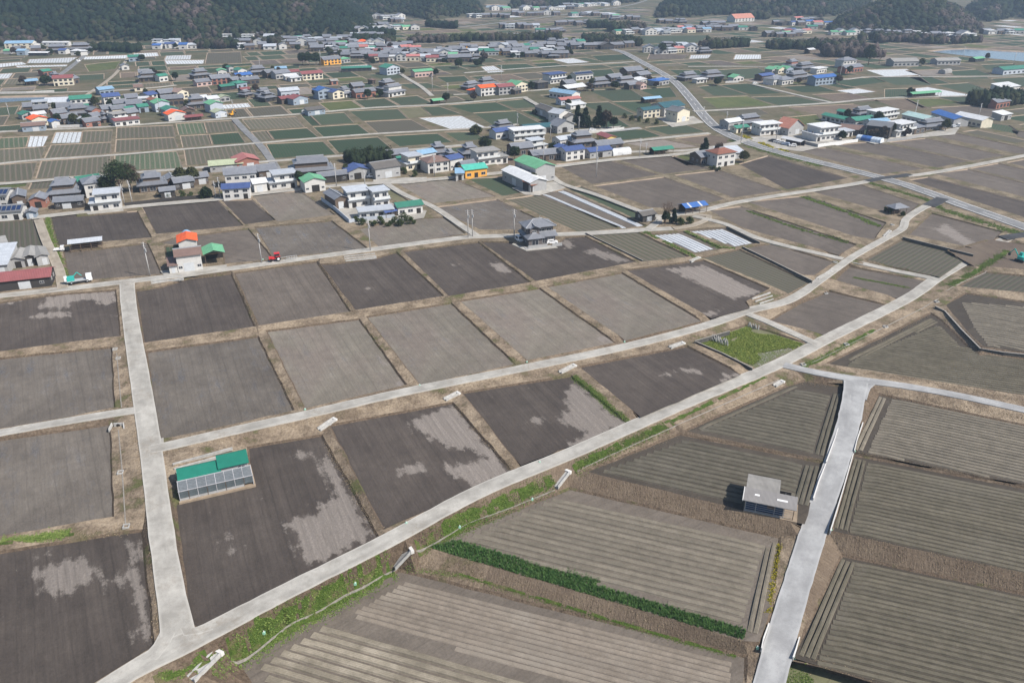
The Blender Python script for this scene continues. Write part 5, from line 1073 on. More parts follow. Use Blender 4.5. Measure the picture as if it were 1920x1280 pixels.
for k, c in dict(W=(0.54,0.53,0.51), C=(0.60,0.55,0.44), G=(0.33,0.33,0.33), B=(0.115,0.088,0.070), S=(0.42,0.46,0.52), U=(0.25,0.30,0.36), O=(0.72,0.36,0.07), P=(0.48,0.35,0.32), K=(0.050,0.046,0.044), R=(0.30,0.14,0.105), Y=(0.66,0.47,0.17), V=(0.60,0.64,0.68)).items():
    M['w_'+k] = mat_plain('wall_'+k.lower() if False else 'wall_paint_'+k, c, 0.8, 0.14, 0.8)
M['ridge'] = mat_plain('ridge_tiles', (0.30, 0.31, 0.33), 0.6); M['frame'] = mat_plain('window_frame', (0.5, 0.5, 0.5), 0.5); M['shutter'] = mat_plain('steel_shutter', (0.50, 0.52, 0.54), 0.5)
M['solar'] = mat_plain('solar_cells', (0.015, 0.03, 0.085), 0.18, 0.1, 1.0, spec=0.6); M['plaster'] = mat_plain('gable_plaster', (0.55, 0.54, 0.52), 0.85); M['balcony'] = mat_plain('balcony_white', (0.62, 0.64, 0.64), 0.7)
RCOL = dict(g='grey tiled', d='dark brown roofed', a='grey asbestos roofed', b='dark blue roofed', B='bright blue roofed', s='sky blue roofed', c='dark green roofed', e='light green roofed', r='wine red roofed', R='faded red roofed', o='orange roofed', w='white roofed', l='pale metal roofed', n='brown roofed', N='red brown roofed', y='yellow green roofed', x='rusty roofed', k='solar panelled', T='turquoise roofed', D='blackish green roofed', m='pale green roofed', P='salmon roofed', p='brownish tiled', V='plastic sheeted')
WCOL = dict(W='white walled', C='cream walled', G='grey walled', B='brown wooden', S='blue grey walled', U='blue walled', O='orange walled', P='pinkish walled', K='dark walled', R='brick red walled', Y='yellow walled', V='plastic')
KIND = dict(t='farmhouse', m='house', h='house', g='house', f='barn', l='shed', p='open shed', q='shelter', v='greenhouse')
_wc = {}
def win_mesh(w, h):
    k = (round(w, 1), round(h, 1))
    if k not in _wc:
        w, h = k; a = MB(); t = 0.07
        a.box(-w/2, w/2, -0.06, 0.02, 0, t).box(-w/2, w/2, -0.06, 0.02, h-t, h).box(-w/2, -w/2+t, -0.06, 0.02, t, h-t).box(w/2-t, w/2, -0.06, 0.02, t, h-t).box(-t/2, t/2, -0.055, 0.02, t, h-t)
        p = MB().box(-w/2+t, w/2-t, -0.035, -0.012, t, h-t)
        _wc[k] = (mesh_of('window', a.v, a.f, [M['frame']]), mesh_of('pane', p.v, p.f, [M['glass']]), mesh_of('window', MB().box(-w/2, w/2, -0.06, 0.02, 0, h).v, MB().box(-w/2, w/2, -0.06, 0.02, 0, h).f, [M['glass']]))
    return _wc[k]
def window(root, x, y, z, w, h, rz=0.0, far=False):
    a, p, s = win_mesh(w, h)
    o = link('window', s if far else a, root); o.location = (x, y, z); o.rotation_euler = (0, 0, rz)
    if not far: link('pane', p, o)
    return o
def gable_walls(mb, x0, x1, y0, y1, h, rise, along='x', z0=-0.4):
    if along == 'x':
        ym = (y0+y1)/2; v = [(x0,y0,z0),(x1,y0,z0),(x1,y1,z0),(x0,y1,z0),(x0,y0,h),(x1,y0,h),(x1,y1,h),(x0,y1,h),(x0,ym,h+rise),(x1,ym,h+rise)]
        mb.add(v, [(0,1,5,4),(2,3,7,6),(1,2,6,9,5),(3,0,4,8,7),(4,5,9,8),(6,7,8,9)])
    else:
        xm = (x0+x1)/2; v = [(x0,y0,z0),(x1,y0,z0),(x1,y1,z0),(x0,y1,z0),(x0,y0,h),(x1,y0,h),(x1,y1,h),(x0,y1,h),(xm,y0,h+rise),(xm,y1,h+rise)]
        mb.add(v, [(0,1,5,8,4),(2,3,7,9,6),(1,2,6,5),(3,0,4,7),(4,8,9,7),(5,6,9,8)])
def gable_roof(mb, x0, x1, y0, y1, h, rise, along='x', ov=0.5, t=0.14):
    if along == 'x':
        ym = (y0+y1)/2; s = rise/((y1-y0)/2); e = h-ov*s+t; r = h+rise+t
        mb.slab([(x0-ov,y0-ov,e),(x1+ov,y0-ov,e),(x1+ov,ym,r),(x0-ov,ym,r)], t); mb.slab([(x0-ov,ym,r),(x1+ov,ym,r),(x1+ov,y1+ov,e),(x0-ov,y1+ov,e)], t)
    else:
        xm = (x0+x1)/2; s = rise/((x1-x0)/2); e = h-ov*s+t; r = h+rise+t
        mb.slab([(x0-ov,y1+ov,e),(x0-ov,y0-ov,e),(xm,y0-ov,r),(xm,y1+ov,r)], t); mb.slab([(x1+ov,y0-ov,e),(x1+ov,y1+ov,e),(xm,y1+ov,r),(xm,y0-ov,r)], t)
def hip_roof(mb, x0, x1, y0, y1, h, rise, ov=0.6):
    x0 -= ov; x1 += ov; y0 -= ov; y1 += ov; ins = min((x1-x0)/2-0.2, (y1-y0)/2); ym = (y0+y1)/2; r = h+rise
    v = [(x0,y0,h),(x1,y0,h),(x1,y1,h),(x0,y1,h),(x0+ins,ym,r),(x1-ins,ym,r)]
    v += [(a, b, c-0.15) for a, b, c in v[:4]]
    mb.add(v, [(0,1,5,4),(1,2,5),(2,3,4,5),(3,0,4),(0,6,7,1),(1,7,8,2),(2,8,9,3),(3,9,6,0),(9,8,7,6)])
    return (x0+ins, x1-ins, ym, r)
def irimoya(mb, gb, x0, x1, y0, y1, h, rise, ov=0.7):
    x0 -= ov; x1 += ov; y0 -= ov; y1 += ov; ym = (y0+y1)/2; hd = (y1-y0)/2; k = 0.45; i = hd*k; m = h+rise*k; r = h+rise; g = x0+i, x1-i
    v = [(x0,y0,h),(x1,y0,h),(x1,y1,h),(x0,y1,h),(g[0],y0+i,m),(g[1],y0+i,m),(g[1],y1-i,m),(g[0],y1-i,m),(g[0]-0.35,ym,r),(g[1]+0.35,ym,r),(g[0]-0.35,y0+i,m+0.02),(g[1]+0.35,y0+i,m+0.02),(g[1]+0.35,y1-i,m+0.02),(g[0]-0.35,y1-i,m+0.02)]
    mb.add(v, [(0,1,5,4),(2,3,7,6),(1,2,6,5),(3,0,4,7),(10,11,9,8),(12,13,8,9),(3,2,1,0)])
    gb.add([(g[0]-0.05,y0+i,m),(g[0]-0.05,y1-i,m),(g[0]-0.05,ym,r-0.1),(g[1]+0.05,y0+i,m),(g[1]+0.05,y1-i,m),(g[1]+0.05,ym,r-0.1)], [(0,2,1),(3,4,5)])
    return (g[0]-0.35, g[1]+0.35, ym, r)
def ridge_cap(root, a, b, mat='ridge', s=0.22):
    MB().box(0, 1, 0, 1, 0, 1)
    a, b = Vector(a), Vector(b); m = MB(); d = (b-a).normalized(); n = Vector((-d.y, d.x, 0)); n = n.normalized() if n.length > 1e-6 else Vector((1, 0, 0))
    m.slab([a+n*s+Vector((0,0,.28)), a-n*s+Vector((0,0,.28)), b-n*s+Vector((0,0,.28)), b+n*s+Vector((0,0,.28))], 0.34)
    return m.build('roof_ridge', M[mat], root)
def building(b, place, rnd):
    x1, y1, x2, y2, D, h, kind, rc, wc = b[:9]; label = b[9] if len(b) > 9 else None
    A, B = at(x1, y1), at(x2, y2)
    if A.length < 450: A, B = on_ground(x1, y1), on_ground(x2, y2)
    c = (A+B)/2; d = B-A; L = d.length; rz = math.atan2(d.y, d.x); dist = A.length
    z = max(A.z, B.z)+.02 if dist < 450 else 0.0; d.z = 0; L = d.length; far = dist > 560; vfar = dist > 850
    nm = {'t':'farmhouse','m':'house','h':'house','g':'house' if L > 8.5 and wc in 'BWCRO' else 'shed','f':'barn','l':'shed','p':'open_shed','q':'machinery_shelter','v':'greenhouse'}[kind]
    root = empty(nm, (c.x, c.y, z), rz); R, Wm = M['r_'+rc], M['w_'+wc]; x0, x1 = -L/2, L/2; rf = MB(); wl = MB()
    slope = 0.42 if rc in 'gnNPp' else 0.32
    if kind in 'gf':
        al = 'x' if kind == 'g' else 'y'; span = D if kind == 'g' else L; rise = span/2*slope*(1.5 if rc == 'P' else 1)
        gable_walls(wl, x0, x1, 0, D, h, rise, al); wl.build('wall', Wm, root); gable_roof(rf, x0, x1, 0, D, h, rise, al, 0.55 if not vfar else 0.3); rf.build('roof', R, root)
        if rc in 'gkNnd' and not vfar:
            if al == 'x': ridge_cap(root, (x0-.6, D/2, h+rise), (x1+.6, D/2, h+rise))
            else: ridge_cap(root, (0, -.6, h+rise), (0, D+.6, h+rise))
        if rc == 'k' and kind == 'g':
            n = max(2, int(L/1.5)); ang = math.atan2(rise, D/2)
            pm = mesh_of('solar_panel', *(lambda q: (q.v, q.f))(MB().box(-.66, .66, 0, D*0.36, 0, .06)), [M['solar']])
            for i in range(n):
                o = link('solar_panel', pm, root); o.location = (x0+L*(i+.5)/n, D*0.05, h+D*0.05*slope+0.19); o.rotation_euler = (ang, 0, 0)
    elif kind == 'h':
        wl.box(x0, x1, 0, D, -0.4, h); wl.build('wall', Wm, root); r = hip_roof(rf, x0, x1, 0, D, h, min(D, L)/2*slope); rf.build('roof', R, root)
        if not vfar: ridge_cap(root, (r[0], r[2], r[3]-.05), (r[1]+.01, r[2], r[3]-.05))
    elif kind == 't':
        h1 = min(3.1, h*0.55); wl.box(x0, x1, 0, D, -0.4, h1); ins = min(1.7, D*0.2); iy = (ins, D-ins*0.8); ix = (x0+ins*1.1, x1-ins*1.1)
        wl.box(ix[0], ix[1], iy[0], iy[1], h1, h); wl.build('wall', Wm, root); ov = 0.9; zt = h1+(ins+ov)*0.42
        o = [(x0-ov,-ov,h1),(x1+ov,-ov,h1),(x1+ov,D+ov,h1),(x0-ov,D+ov,h1)]; q = [(ix[0],iy[0],zt),(ix[1],iy[0],zt),(ix[1],iy[1],zt),(ix[0],iy[1],zt)]
        lo = MB().add(o+q+[(a, bb, cc-.18) for a, bb, cc in o], [(0,1,5,4),(1,2,6,5),(2,3,7,6),(3,0,4,7),(0,8,9,1),(1,9,10,2),(2,10,11,3),(3,11,8,0),(11,10,9,8)]); lo.build('skirt_roof', R, root)
        gb = MB(); r = irimoya(rf, gb, ix[0], ix[1], iy[0], iy[1], h, (iy[1]-iy[0])/2*0.52); rf.build('roof', R, root); link('gable', mesh_of('gable', gb.v[:3], [(0, 2, 1)], [M['plaster']]), root); link('gable', mesh_of('gable', gb.v[3:], [(0, 1, 2)], [M['plaster']]), root)
        if not vfar: ridge_cap(root, (r[0], r[2], r[3]), (r[1], r[2], r[3]))
    elif kind == 'm':
        if h > 4.2:
            h1 = h*0.52; k = rnd.choice((0.72, 0.8, 1.0)); sh = rnd.choice((0, 1)); ux0 = x0+(0 if sh else L*(1-k)); ux1 = ux0+L*k
            wl.box(x0, x1, 0, D, -0.4, h1); wl.box(ux0, ux1, D*0.12, D, h1, h); wl.build('wall', Wm, root)
            rf.slab([(x0-.4,-.9,h1+.2),(x1+.4,-.9,h1+.2),(x1+.4,D*0.12,h1+.2),(x0-.4,D*0.12,h1+.2)], .25); rf.slab([(ux0-.6,D*0.12-.9,h+.35),(ux1+.6,D*0.12-.9,h+.35),(ux1+.6,D+.4,h+.45),(ux0-.6,D+.4,h+.45)], .35)
            if k < 1: rf.slab([(x0-.3,D*0.12,h1+.22),(ux0,D*0.12,h1+.22),(ux0,D+.3,h1+.22),(x0-.3,D+.3,h1+.22)] if not sh else [(ux1,D*0.12,h1+.22),(x1+.3,D*0.12,h1+.22),(x1+.3,D+.3,h1+.22),(ux1,D+.3,h1+.22)], .25)
            rf.build('roof', R, root); bl = MB(); bl.box(ux0, ux1, -.9, -.78, h1+.2, h1+1.15); bl.box(ux0, ux0+.12, -.78, D*.12, h1+.2, h1+1.15); bl.box(ux1-.12, ux1, -.78, D*.12, h1+.2, h1+1.15); bl.build('balcony', M['balcony'], root)
        else:
            wl.box(x0, x1, 0, D, -0.4, h); wl.build('wall', Wm, root); rf.slab([(x0-.5,-.8,h+.3),(x1+.5,-.8,h+.3),(x1+.5,D+.4,h+.4),(x0-.5,D+.4,h+.4)], .35); rf.build('roof', R, root)
    elif kind == 'l':
        v = [(x0,0,-.4),(x1,0,-.4),(x1,D,-.4),(x0,D,-.4),(x0,0,h),(x1,0,h),(x1,D,h+D*.16),(x0,D,h+D*.16)]; wl.add(v, [(0,1,5,4),(1,2,6,5),(2,3,7,6),(3,0,4,7)]); wl.build('wall', Wm, root)
        rf.slab([(x0-.4,-.6,h-.08+.14),(x1+.4,-.6,h-.08+.14),(x1+.4,D+.4,h+(D+.4)*.16+.14),(x0-.4,D+.4,h+(D+.4)*.16+.14)], .14); rf.build('roof', R, root)
    elif kind in 'pq':
        al = 'x' if kind == 'p' else 'y'; span = D if al == 'x' else L; rise = span/2*0.34; gable_roof(rf, x0, x1, 0, D, h, rise, al, 0.4, 0.08); rf.build('roof', R, root)
        n = max(2, int(L/(2.6 if kind == 'p' else L))+1)
        for i in range(n):
            for yy in (0.05, D-.05): MB().box(-.07, .07, -.07, .07, -.4, h).build('post', M['wood'], root).location = (x0+.1+(L-.2)*i/(n-1), yy, 0)
        rl = MB()
        for zz in ((h*.28, h*.5, h*.72) if kind == 'p' else (h-.2,)): rl.box(x0, x1, -.04, .02, zz-.04, zz+.04); rl.box(x0, x1, D-.02, D+.04, zz-.04, zz+.04)
        rl.build('rail', M['wood'], root)
        if kind == 'p': MB().box(x0+.3, x1-.3, D-.3, D-.2, 0, h).build('back_wall', M['dark_in'], root)
        else:
            for i in range(3): MB().box(x0, x1, D*(.2+.3*i)-.05, D*(.2+.3*i)+.05, h-.15, h).build('truss', M['metal'], root)
            MB().box(x0, x1, D-.15, D-.05, 0, h).build('back_wall', M['dark_in'], root)
        if rc == 'B' and kind == 'p' and 'strips' in (label or ''):
            for sx in (-.28, .22):
                s = rise/(D/2); m = MB(); m.slab([(x0+L*(.5+sx)-.4,-.42,h-.4*s+.10),(x0+L*(.5+sx)+.4,-.42,h-.4*s+.10),(x0+L*(.5+sx)+.4,D/2,h+rise+.10),(x0+L*(.5+sx)-.4,D/2,h+rise+.10)], .03); m.build('roof_strip', M['shutter'], root)
    elif kind == 'v':
        ax = 'y' if rc == 's' else 'x'; n = 12; segs = max(1, int((L if ax == 'x' else D)/2.2)); span = D if ax == 'x' else L; ln = L if ax == 'x' else D
        for s_ in range(segs):
            v = []; f = []; a0, a1 = ln*s_/segs, ln*(s_+1)/segs-0.03
            for u in (a0, a1):
                for i in range(n+1):
                    t = math.pi*i/n; p, q = span/2-span/2*math.cos(t), h*(0.35+0.65*math.sin(t)) if 0 < i < n else (0.0 if rc != 's' else h*0.6)
                    v.append((x0+u, p, q) if ax == 'x' else (x0+p, u, q))
            f = [(i, i+1, i+n+2, i+n+1) for i in range(n)]
            mt = R if rc != 'V' else (M['r_B'] if s_ in (1, 2) else M['r_V'])
            link('roof_sheet', mesh_of('roof_sheet', v, f, [mt], smooth=True), root)
        for u in (0, ln):
            v = [((x0+u, span/2-span/2*math.cos(math.pi*i/n), h*(0.35+0.65*math.sin(math.pi*i/n))) if ax == 'x' else (x0+span/2-span/2*math.cos(math.pi*i/n), u, h*(0.35+0.65*math.sin(math.pi*i/n)))) for i in range(1, n)]
            lo = [(v[-1][0], v[-1][1], 0), (v[0][0], v[0][1], 0)]; MB().add(v+lo, [tuple(range(len(v)+2))]).build('end_wall', Wm, root)
    # openings
    if kind in 'gfhtml' and not (vfar and L < 7):
        shed = nm in ('shed', 'barn'); two = h > 4.4 and kind in 'gfhm'; n = max(1, min(6, int(L/(3.0 if not vfar else 4.5)))); wy = 0.0
        if shed and not far:
            dw = min(3.2, L*0.42); MB().box(-dw/2, dw/2, -.05, .03, 0, min(2.8, h*.72)).build('door', M['shutter'] if rnd.random() < .6 else M['dark_in'], root).location = (rnd.uniform(-.15, .15)*L, 0, 0)
            if L > 6: window(root, x0+L*.12, 0, 1.1, 1.2, .9, far=far); window(root, x1-L*.12, 0, 1.1, 1.2, .9, far=far)
        else:
            door_i = rnd.randrange(n) if not vfar and not shed else -1
            for i in range(n):
                xx = x0+L*(i+.5)/n
                if i == door_i: MB().box(-.85, .85, -.05, .03, 0, 2.1).build('door', M['dark_in'], root).location = (xx, 0, 0)
                elif kind == 'm' or wc in 'WCOPSGU': window(root, xx, 0, 0.8, min(2.0, L/n*.62), 1.3, far=far)
                else: window(root, xx, 0, 0.4, min(2.4, L/n*.75), 1.9, far=far)
                if two:
                    y = D*.12 if kind == 'm' else 0
                    if kind != 'm' or (ux0+.8 < xx < ux1-.8): window(root, xx, y, h*.60 if kind != 'm' else h*.52+.7, min(1.9, L/n*.6), 1.25 if kind != 'm' else 1.5, far=far)
        if not far and kind != 'l':            # the end wall turned to the camera
            sx = x1 if c.x < 0 else x0; r_ = math.pi/2 if c.x < 0 else -math.pi/2
            for yy in ([D*.5] if D < 7 else [D*.3, D*.7]): window(root, sx, yy, 1.2 if h < 4.4 else h*.6, 1.1, 1.0, r_)
    return root, nm, L
def ordinal(i, n): return ('first', 'second', 'third', 'fourth', 'fifth', 'sixth', 'seventh', 'eighth', 'ninth', 'tenth', 'eleventh', 'twelfth', 'thirteenth', 'fourteenth', 'fifteenth', 'sixteenth', 'seventeenth', 'eighteenth', 'nineteenth', 'twentieth')[i] if i < 20 else str(i+1)+'th'
CATS = dict(farmhouse='farmhouse', house='house', shed='shed', barn='barn', open_shed='open shed', machinery_shelter='shelter', greenhouse='greenhouse')
BUILT = []; rnd = random.Random(3)
def place_labels(place, auto):
    """say which one: look first, then order from the left within its own hamlet"""
    for look, q in auto.items():
        q.sort(key=lambda t: t[0])
        for i, (_, o) in enumerate(q):
            if len(q) == 1: o['label'] = f'{look} {place}'
            elif i == len(q)-1: o['label'] = f'rightmost {look} {place}'
            elif i == 0: o['label'] = f'leftmost {look} {place}'
            else: o['label'] = f'{ordinal(i, len(q))} {look} from the left {place}'
for place, lst in BLD.items():
    auto = {}
    for b in lst:
        root, nm, L = building(b, place, rnd); root['category'] = CATS[nm]; root['group'] = 'buildings '+place; BUILT.append((b, root, place))
        if len(b) > 9: root['label'] = b[9]
        else:
            k = CATS[nm] if nm != 'farmhouse' else 'two-tier farmhouse'; look = f'{RCOL[b[7]]} {WCOL[b[8]]} {k}' if nm != 'farmhouse' else f'{RCOL[b[7]]} {k}'
            if len(look.split())+len(place.split()) > 12: look = f'{RCOL[b[7]]} {k}'
            auto.setdefault(look, []).append((b[0], root))
    place_labels(place, auto)
# ---------------------------------------------------------------- the three buildings seen closest
def frame_at(name, x1, y1, x2, y2, z, **k):
    A, B = at(x1, y1, z), at(x2, y2, z); d = B-A
    return empty(name, (A.x, A.y, z), math.atan2(d.y, d.x), **k), d.length
def shed_green():
    root, L = frame_at('shed', 338.5, 939, 476, 907, -2.1, label='green roofed shed with glazed lean-to front on the dark field by the left road', cat='shed')
    H0, H1, D = 2.15, 2.75, 2.5; fr = MB(); tk = 0.06; n = 8
    MB().box(-.3, L+.3, -.5, 7.2, -.8, 0.02).build('floor_slab', M['earth'], root)
    for i in range(n+1):
        x = L*i/n; big = i % 2 == 0 or i == n; s = .05 if big else .035
        MB().box(x-s, x+s, -.06, .08, 0, H0).build('post', M['kerb2'] if i % 2 == 0 else M['wood'], root)
        fr.slab([(x-s,-.15,H0+.10),(x+s,-.15,H0+.10),(x+s,D,H1+.10),(x-s,D,H1+.10)], .09)
    fr.box(-.1, L+.1, -.15, -.05, H0-.05, H0+.09); fr.box(-.1, L+.1, D-.05, D+.06, H1, H1+.13); fr.build('roof_frame', M['kerb2'], root)
    pm = MB(); w = L/n-.12; q = 7
    for k in range(q):
        y0, y1 = -.15+(D+.15)*k/q, -.15+(D+.15)*(k+1)/q-.06; z0, z1 = H0+(H1-H0)*(y0+.15)/(D+.15), H0+(H1-H0)*(y1+.15)/(D+.15)
        pm.slab([(0,y0,z0+.06),(w,y0,z0+.06),(w,y1,z1+.06),(0,y1,z1+.06)], .03)
    pme = mesh_of('roof_panel', pm.v, pm.f, [M['sheet']]); gl = MB().box(0.06, L/n-.06, .0, .03, .55, H0-.12); gme = mesh_of('pane', gl.v, gl.f, [M['dimglass']])
    kb = MB().box(0.05, L/n-.05, -.01, .05, 0, .5); kme = mesh_of('kick_board', kb.v, kb.f, [M['w_G']])
    for i in range(n):
        for me in (pme, gme, kme):
            if me is kme and i == n-1: continue
            o = link(me.name, me, root); o.location = (L*i/n+(.06 if me is pme else 0), 0, 0)
    MB().box(-.02, .06, 0, D, 0, H0).build('side_wall', M['w_U'], root); MB().box(L-.06, L+.02, 0, D, 0, H0).build('side_wall', M['white'], root)
    bw = MB(); bw.box(0.3, L*.56, D+.1, 6.4, 0, 2.3); bw.box(L*.56, L-.3, D+.9, 6.8, 0, 3.1); bw.build('wall', M['w_G'], root)
    st = MB(); r = random.Random(4)
    for (x0, x1, y0, y1, h, yr, nm) in ((0.1, L*.60, D-.2, 6.7, 2.55, 5.3, 'roof'), (L*.56, L-.1, D+.5, 7.1, 3.25, 5.9, 'roof')):
        m = MB(); zr = h+(yr-y0)*.42; m.slab([(x0,y0,h),(x1,y0,h),(x1,yr,zr),(x0,yr,zr)], .12); m.slab([(x0,yr,zr),(x1,yr,zr),(x1,y1,zr-(y1-yr)*.5),(x0,y1,zr-(y1-yr)*.5)], .12); m.build(nm, M['r_c2'], root)
        g = MB(); g.add([(x0+.05,y0+.3,h),(x0+.05,y1-.3,h),(x0+.05,yr,zr-.12),(x1-.05,y0+.3,h),(x1-.05,y1-.3,h),(x1-.05,yr,zr-.12)], [(0,2,1),(3,4,5)]); g.build('gable', M['r_c2'], root)
    window(root, L*.88, D+.9, 1.9, 1.5, .8)
    for i, (x, c) in enumerate(((.7,'w_U'),(1.0,'r_B'),(6.2,'w_G'),(8.4,'w_G'),(12,'w_S'),(12.7,'w_W'))):
        b = MB().box(-.4, .4, -.35, .35, 0, .7 if i < 4 else .5); o = b.build('crate', M[c], None); o.parent = None; o.matrix_world = Matrix.LocRotScale(root.location+Matrix.Rotation(root.rotation_euler.z, 3, 'Z') @ Vector((x, 1.1, .02)), root.rotation_euler, None)
        tag(o, ['blue crate at the left end inside the glazed shed front','bright blue crate second from left inside the glazed shed front','grey crate left of the middle inside the glazed shed front','grey crate in the middle inside the glazed shed front','pale box at the open right end of the glazed shed front','white box at the far right of the glazed shed front'][i], 'crate', 'crates in the glazed shed')
M['earth'] = mat_plain('trodden_earth', (0.26, 0.205, 0.15), 0.95, 0.3, 0.8)
M['r_c2'] = mat_plain('roof_teal', (0.014, 0.150, 0.108), 0.5, 0.10, 0.7); M['kerb2'] = mat_plain('frame_paint', (0.42, 0.42, 0.44), 0.7); M['sheet'] = mat_plain('clouded_sheet', (0.15, 0.165, 0.175), 0.35, 0.2, 1.5, spec=0.5); M['dimglass'] = mat_plain('dusty_glass', (0.10, 0.12, 0.13), 0.2, 0.35, 1.2, spec=0.5)
shed_green()
def shed_grey():
    root, L = frame_at('shed', 1395.5, 956, 1487, 975, -3.0, label='grey corrugated roofed field shed with open blue front by the gravel road', cat='shed')
    H, D = 2.75, 4.2
    MB().box(-.2, L+.7, -.4, D+1, -.6, .02).build('floor_slab', M['earth'], root)
    x1 = L*1.03
    m = MB(); m.slab([(-.5,-.7,H),(x1,-.7,H),(x1,D*.62,H+.75),(-.5,D*.62,H+.75)], .1); m.build('roof', M['r_a2'], root)
    b = MB(); b.slab([(-.3,D*.62+.01,H+.66),(L*.66,D*.62+.01,H+.66),(L*.66,D+1.6,H+.9),(-.3,D+1.6,H+.9)], .1); b.slab([(-.3,D+1.6,H+.9),(L*.66,D+1.6,H+.9),(L*.66,D+3.3,H+.45),(-.3,D+3.3,H+.45)], .1); b.build('rear_roof', M['r_a3'], root)
    s = .75/(D*.62+.7)
    for xa, xb, yy in ((1.4, 2.3, .9), (L*.62, L*.62+1.9, .75)): MB().slab([(xa,yy,H+(yy+.7)*s+.05),(xb,yy,H+(yy+.7)*s+.05),(xb,yy+.42,H+(yy+1.12)*s+.05),(xa,yy+.42,H+(yy+1.12)*s+.05)], .04).build('skylight', M['white'], root)
    MB().slab([(-.62,-.72,H+.06),(-.5,-.72,H+.06),(-.5,D*.62,H+.81),(-.62,D*.62,H+.81)], .26).build('barge_board', M['white'], root)
    for x, mt in ((0.05,'metal'),(L*.22,'metal'),(L*.60,'metal'),(L*.79,'metal'),(L*.985,'wood')):
        for yy in (0, D-.1): MB().box(x-.06, x+.06, yy-.06, yy+.06, 0, H).build('post', M[mt], root)
    rl = MB()
    for zz in (.35, .8, 1.25, 1.7, 2.15): rl.box(0, L*.8, -.03, .03, zz-.025, zz+.025)
    for zz in (.35, .8, 1.25, 1.7, 2.15): rl.box(L*.8, L*.985, -.03, .03, zz-.02, zz+.02)
    rl.box(0, L*.8, -.07, .05, .0, .16); rl.build('rail', M['metal'], root)
    MB().box(.1, L*.78, .5, .6, .1, H-.15).build('blue_sheet', M['tarp'], root); MB().box(.05, .12, .5, D+2.8, .1, H-.1).build('side_wall', M['w_K'], root); MB().box(.1, L*.64, D+2.7, D+2.8, 0, H+.4).build('rear_wall', M['w_K'], root); MB().box(.1, L*.9, D-.1, D, 0, H+.3).build('back_wall', M['w_K'], root)
    MB().box(L*.45, L*.62, .35, .48, 1.2, 1.9).build('hanging_board', M['wood'], root)
M['r_a2'] = mat_roof('roof_corrugated', (0.235, 0.225, 0.22), 0.22, False, rough=0.9, var=0.12); M['r_a3'] = mat_roof('roof_corrugated_old', (0.25, 0.24, 0.225), 0.22, False, rough=0.9, var=0.2); M['tarp'] = mat_plain('blue_tarpaulin', (0.035, 0.07, 0.14), 0.5, 0.25, 1.5)
shed_grey()
def dark_house():
    root, L = frame_at('house', 989, 461.5, 1041, 455.5, 0.15, label='dark two-storey house with grey hipped roofs, alone by the middle road', cat='house')
    R = M['r_g']; D = 8.2
    pl = MB().box(-1.4, L+1.6, -2.6, D+1, -1.0, .02); pl.build('plinth', M['w_G'], root)
    w = MB(); w.box(0, L*.47, -1.3, D, 0, 3.0); w.box(L*.47, L, 0, D, 0, 3.0); w.box(.5, L-.3, 1.6, D-.4, 3.0, 6.0); w.box(1.2, L*.45, .9, 1.6, 3.0, 5.6); w.build('wall', M['w_dk'], root)
    a = MB(); r = hip_roof(a, -.1, L*.50, -1.3, 2.6, 3.0, 1.15, .6); a.build('skirt_roof', R, root); ridge_cap(root, (r[0], r[2], r[3]-.05), (r[1]+.2, r[2], r[3]-.05))
    b = MB(); b.slab([(L*.46,-.75,2.95),(L+.7,-.75,2.95),(L+.7,1.7,4.05),(L*.46,1.7,4.05)], .16); b.build('skirt_roof', R, root); ridge_cap(root, (L*.46,1.65,3.98),(L+.7,1.65,3.98))
    e = MB(); e.slab([(-.7,2.6,2.9),(.5,2.6,3.5),(.5,D+.3,3.5),(-.7,D+.3,2.9)], .16); e.build('skirt_roof', R, root)
    t = MB(); r = hip_roof(t, .5, L-.3, 1.6, D-.4, 6.0, 1.75, .9)
    t.add([(1.0,.1,5.7),(L*.49,.1,5.7),(L*.27,.1,6.75),(L*.27,4.2,6.95),(1.0,3.0,6.0),(L*.49,3.0,6.0)], [(0,2,3,4),(2,1,5,3)]); t.build('roof', R, root); ridge_cap(root, (r[0], r[2], r[3]-.05), (r[1], r[2], r[3]-.05))
    for cx, cy in ((-.4,.7),(L+.6,.7)): ridge_cap(root, (cx, cy, 5.95), (r[0] if cx < 0 else r[1], r[2], r[3]-.1), s=.13)
    ridge_cap(root, (L*.27,.1,6.72), (L*.27,4.0,6.9), s=.15)
    window(root, L*.23, -1.3, .3, 2.4, 2.0); window(root, L*.62, 0, .4, 1.8, 1.9); window(root, L*.84, 0, .4, 1.8, 1.9); window(root, L*.55, 1.6, 3.6, 2.6, 1.5); window(root, L*.82, 1.6, 3.6, 1.8, 1.5); window(root, L*.26, .9, 3.7, 1.6, 1.3)
    window(root, 0, 2.2, 1.0, 1.2, 1.2, -math.pi/2); window(root, 0, 5.4, 1.0, 1.2, 1.2, -math.pi/2); window(root, .5, 4, 3.8, 1.4, 1.2, -math.pi/2)
    MB().cyl((L*.55,4.6,7.6),(L*.62,4.7,9.0),.05,.05).build('aerial', M['metal'], root)
    gw = MB(); gw.box(-.6, L*.62, -2.5, -2.38, 0, 1.0); gw.box(L*.8, L+1.5, -2.5, -2.38, 0, .8); gw.build('garden_wall', M['w_G'], root)
M['w_dk'] = mat_plain('wall_dark_siding', (0.13, 0.115, 0.11), 0.8, 0.15, 1.0)
dark_house()
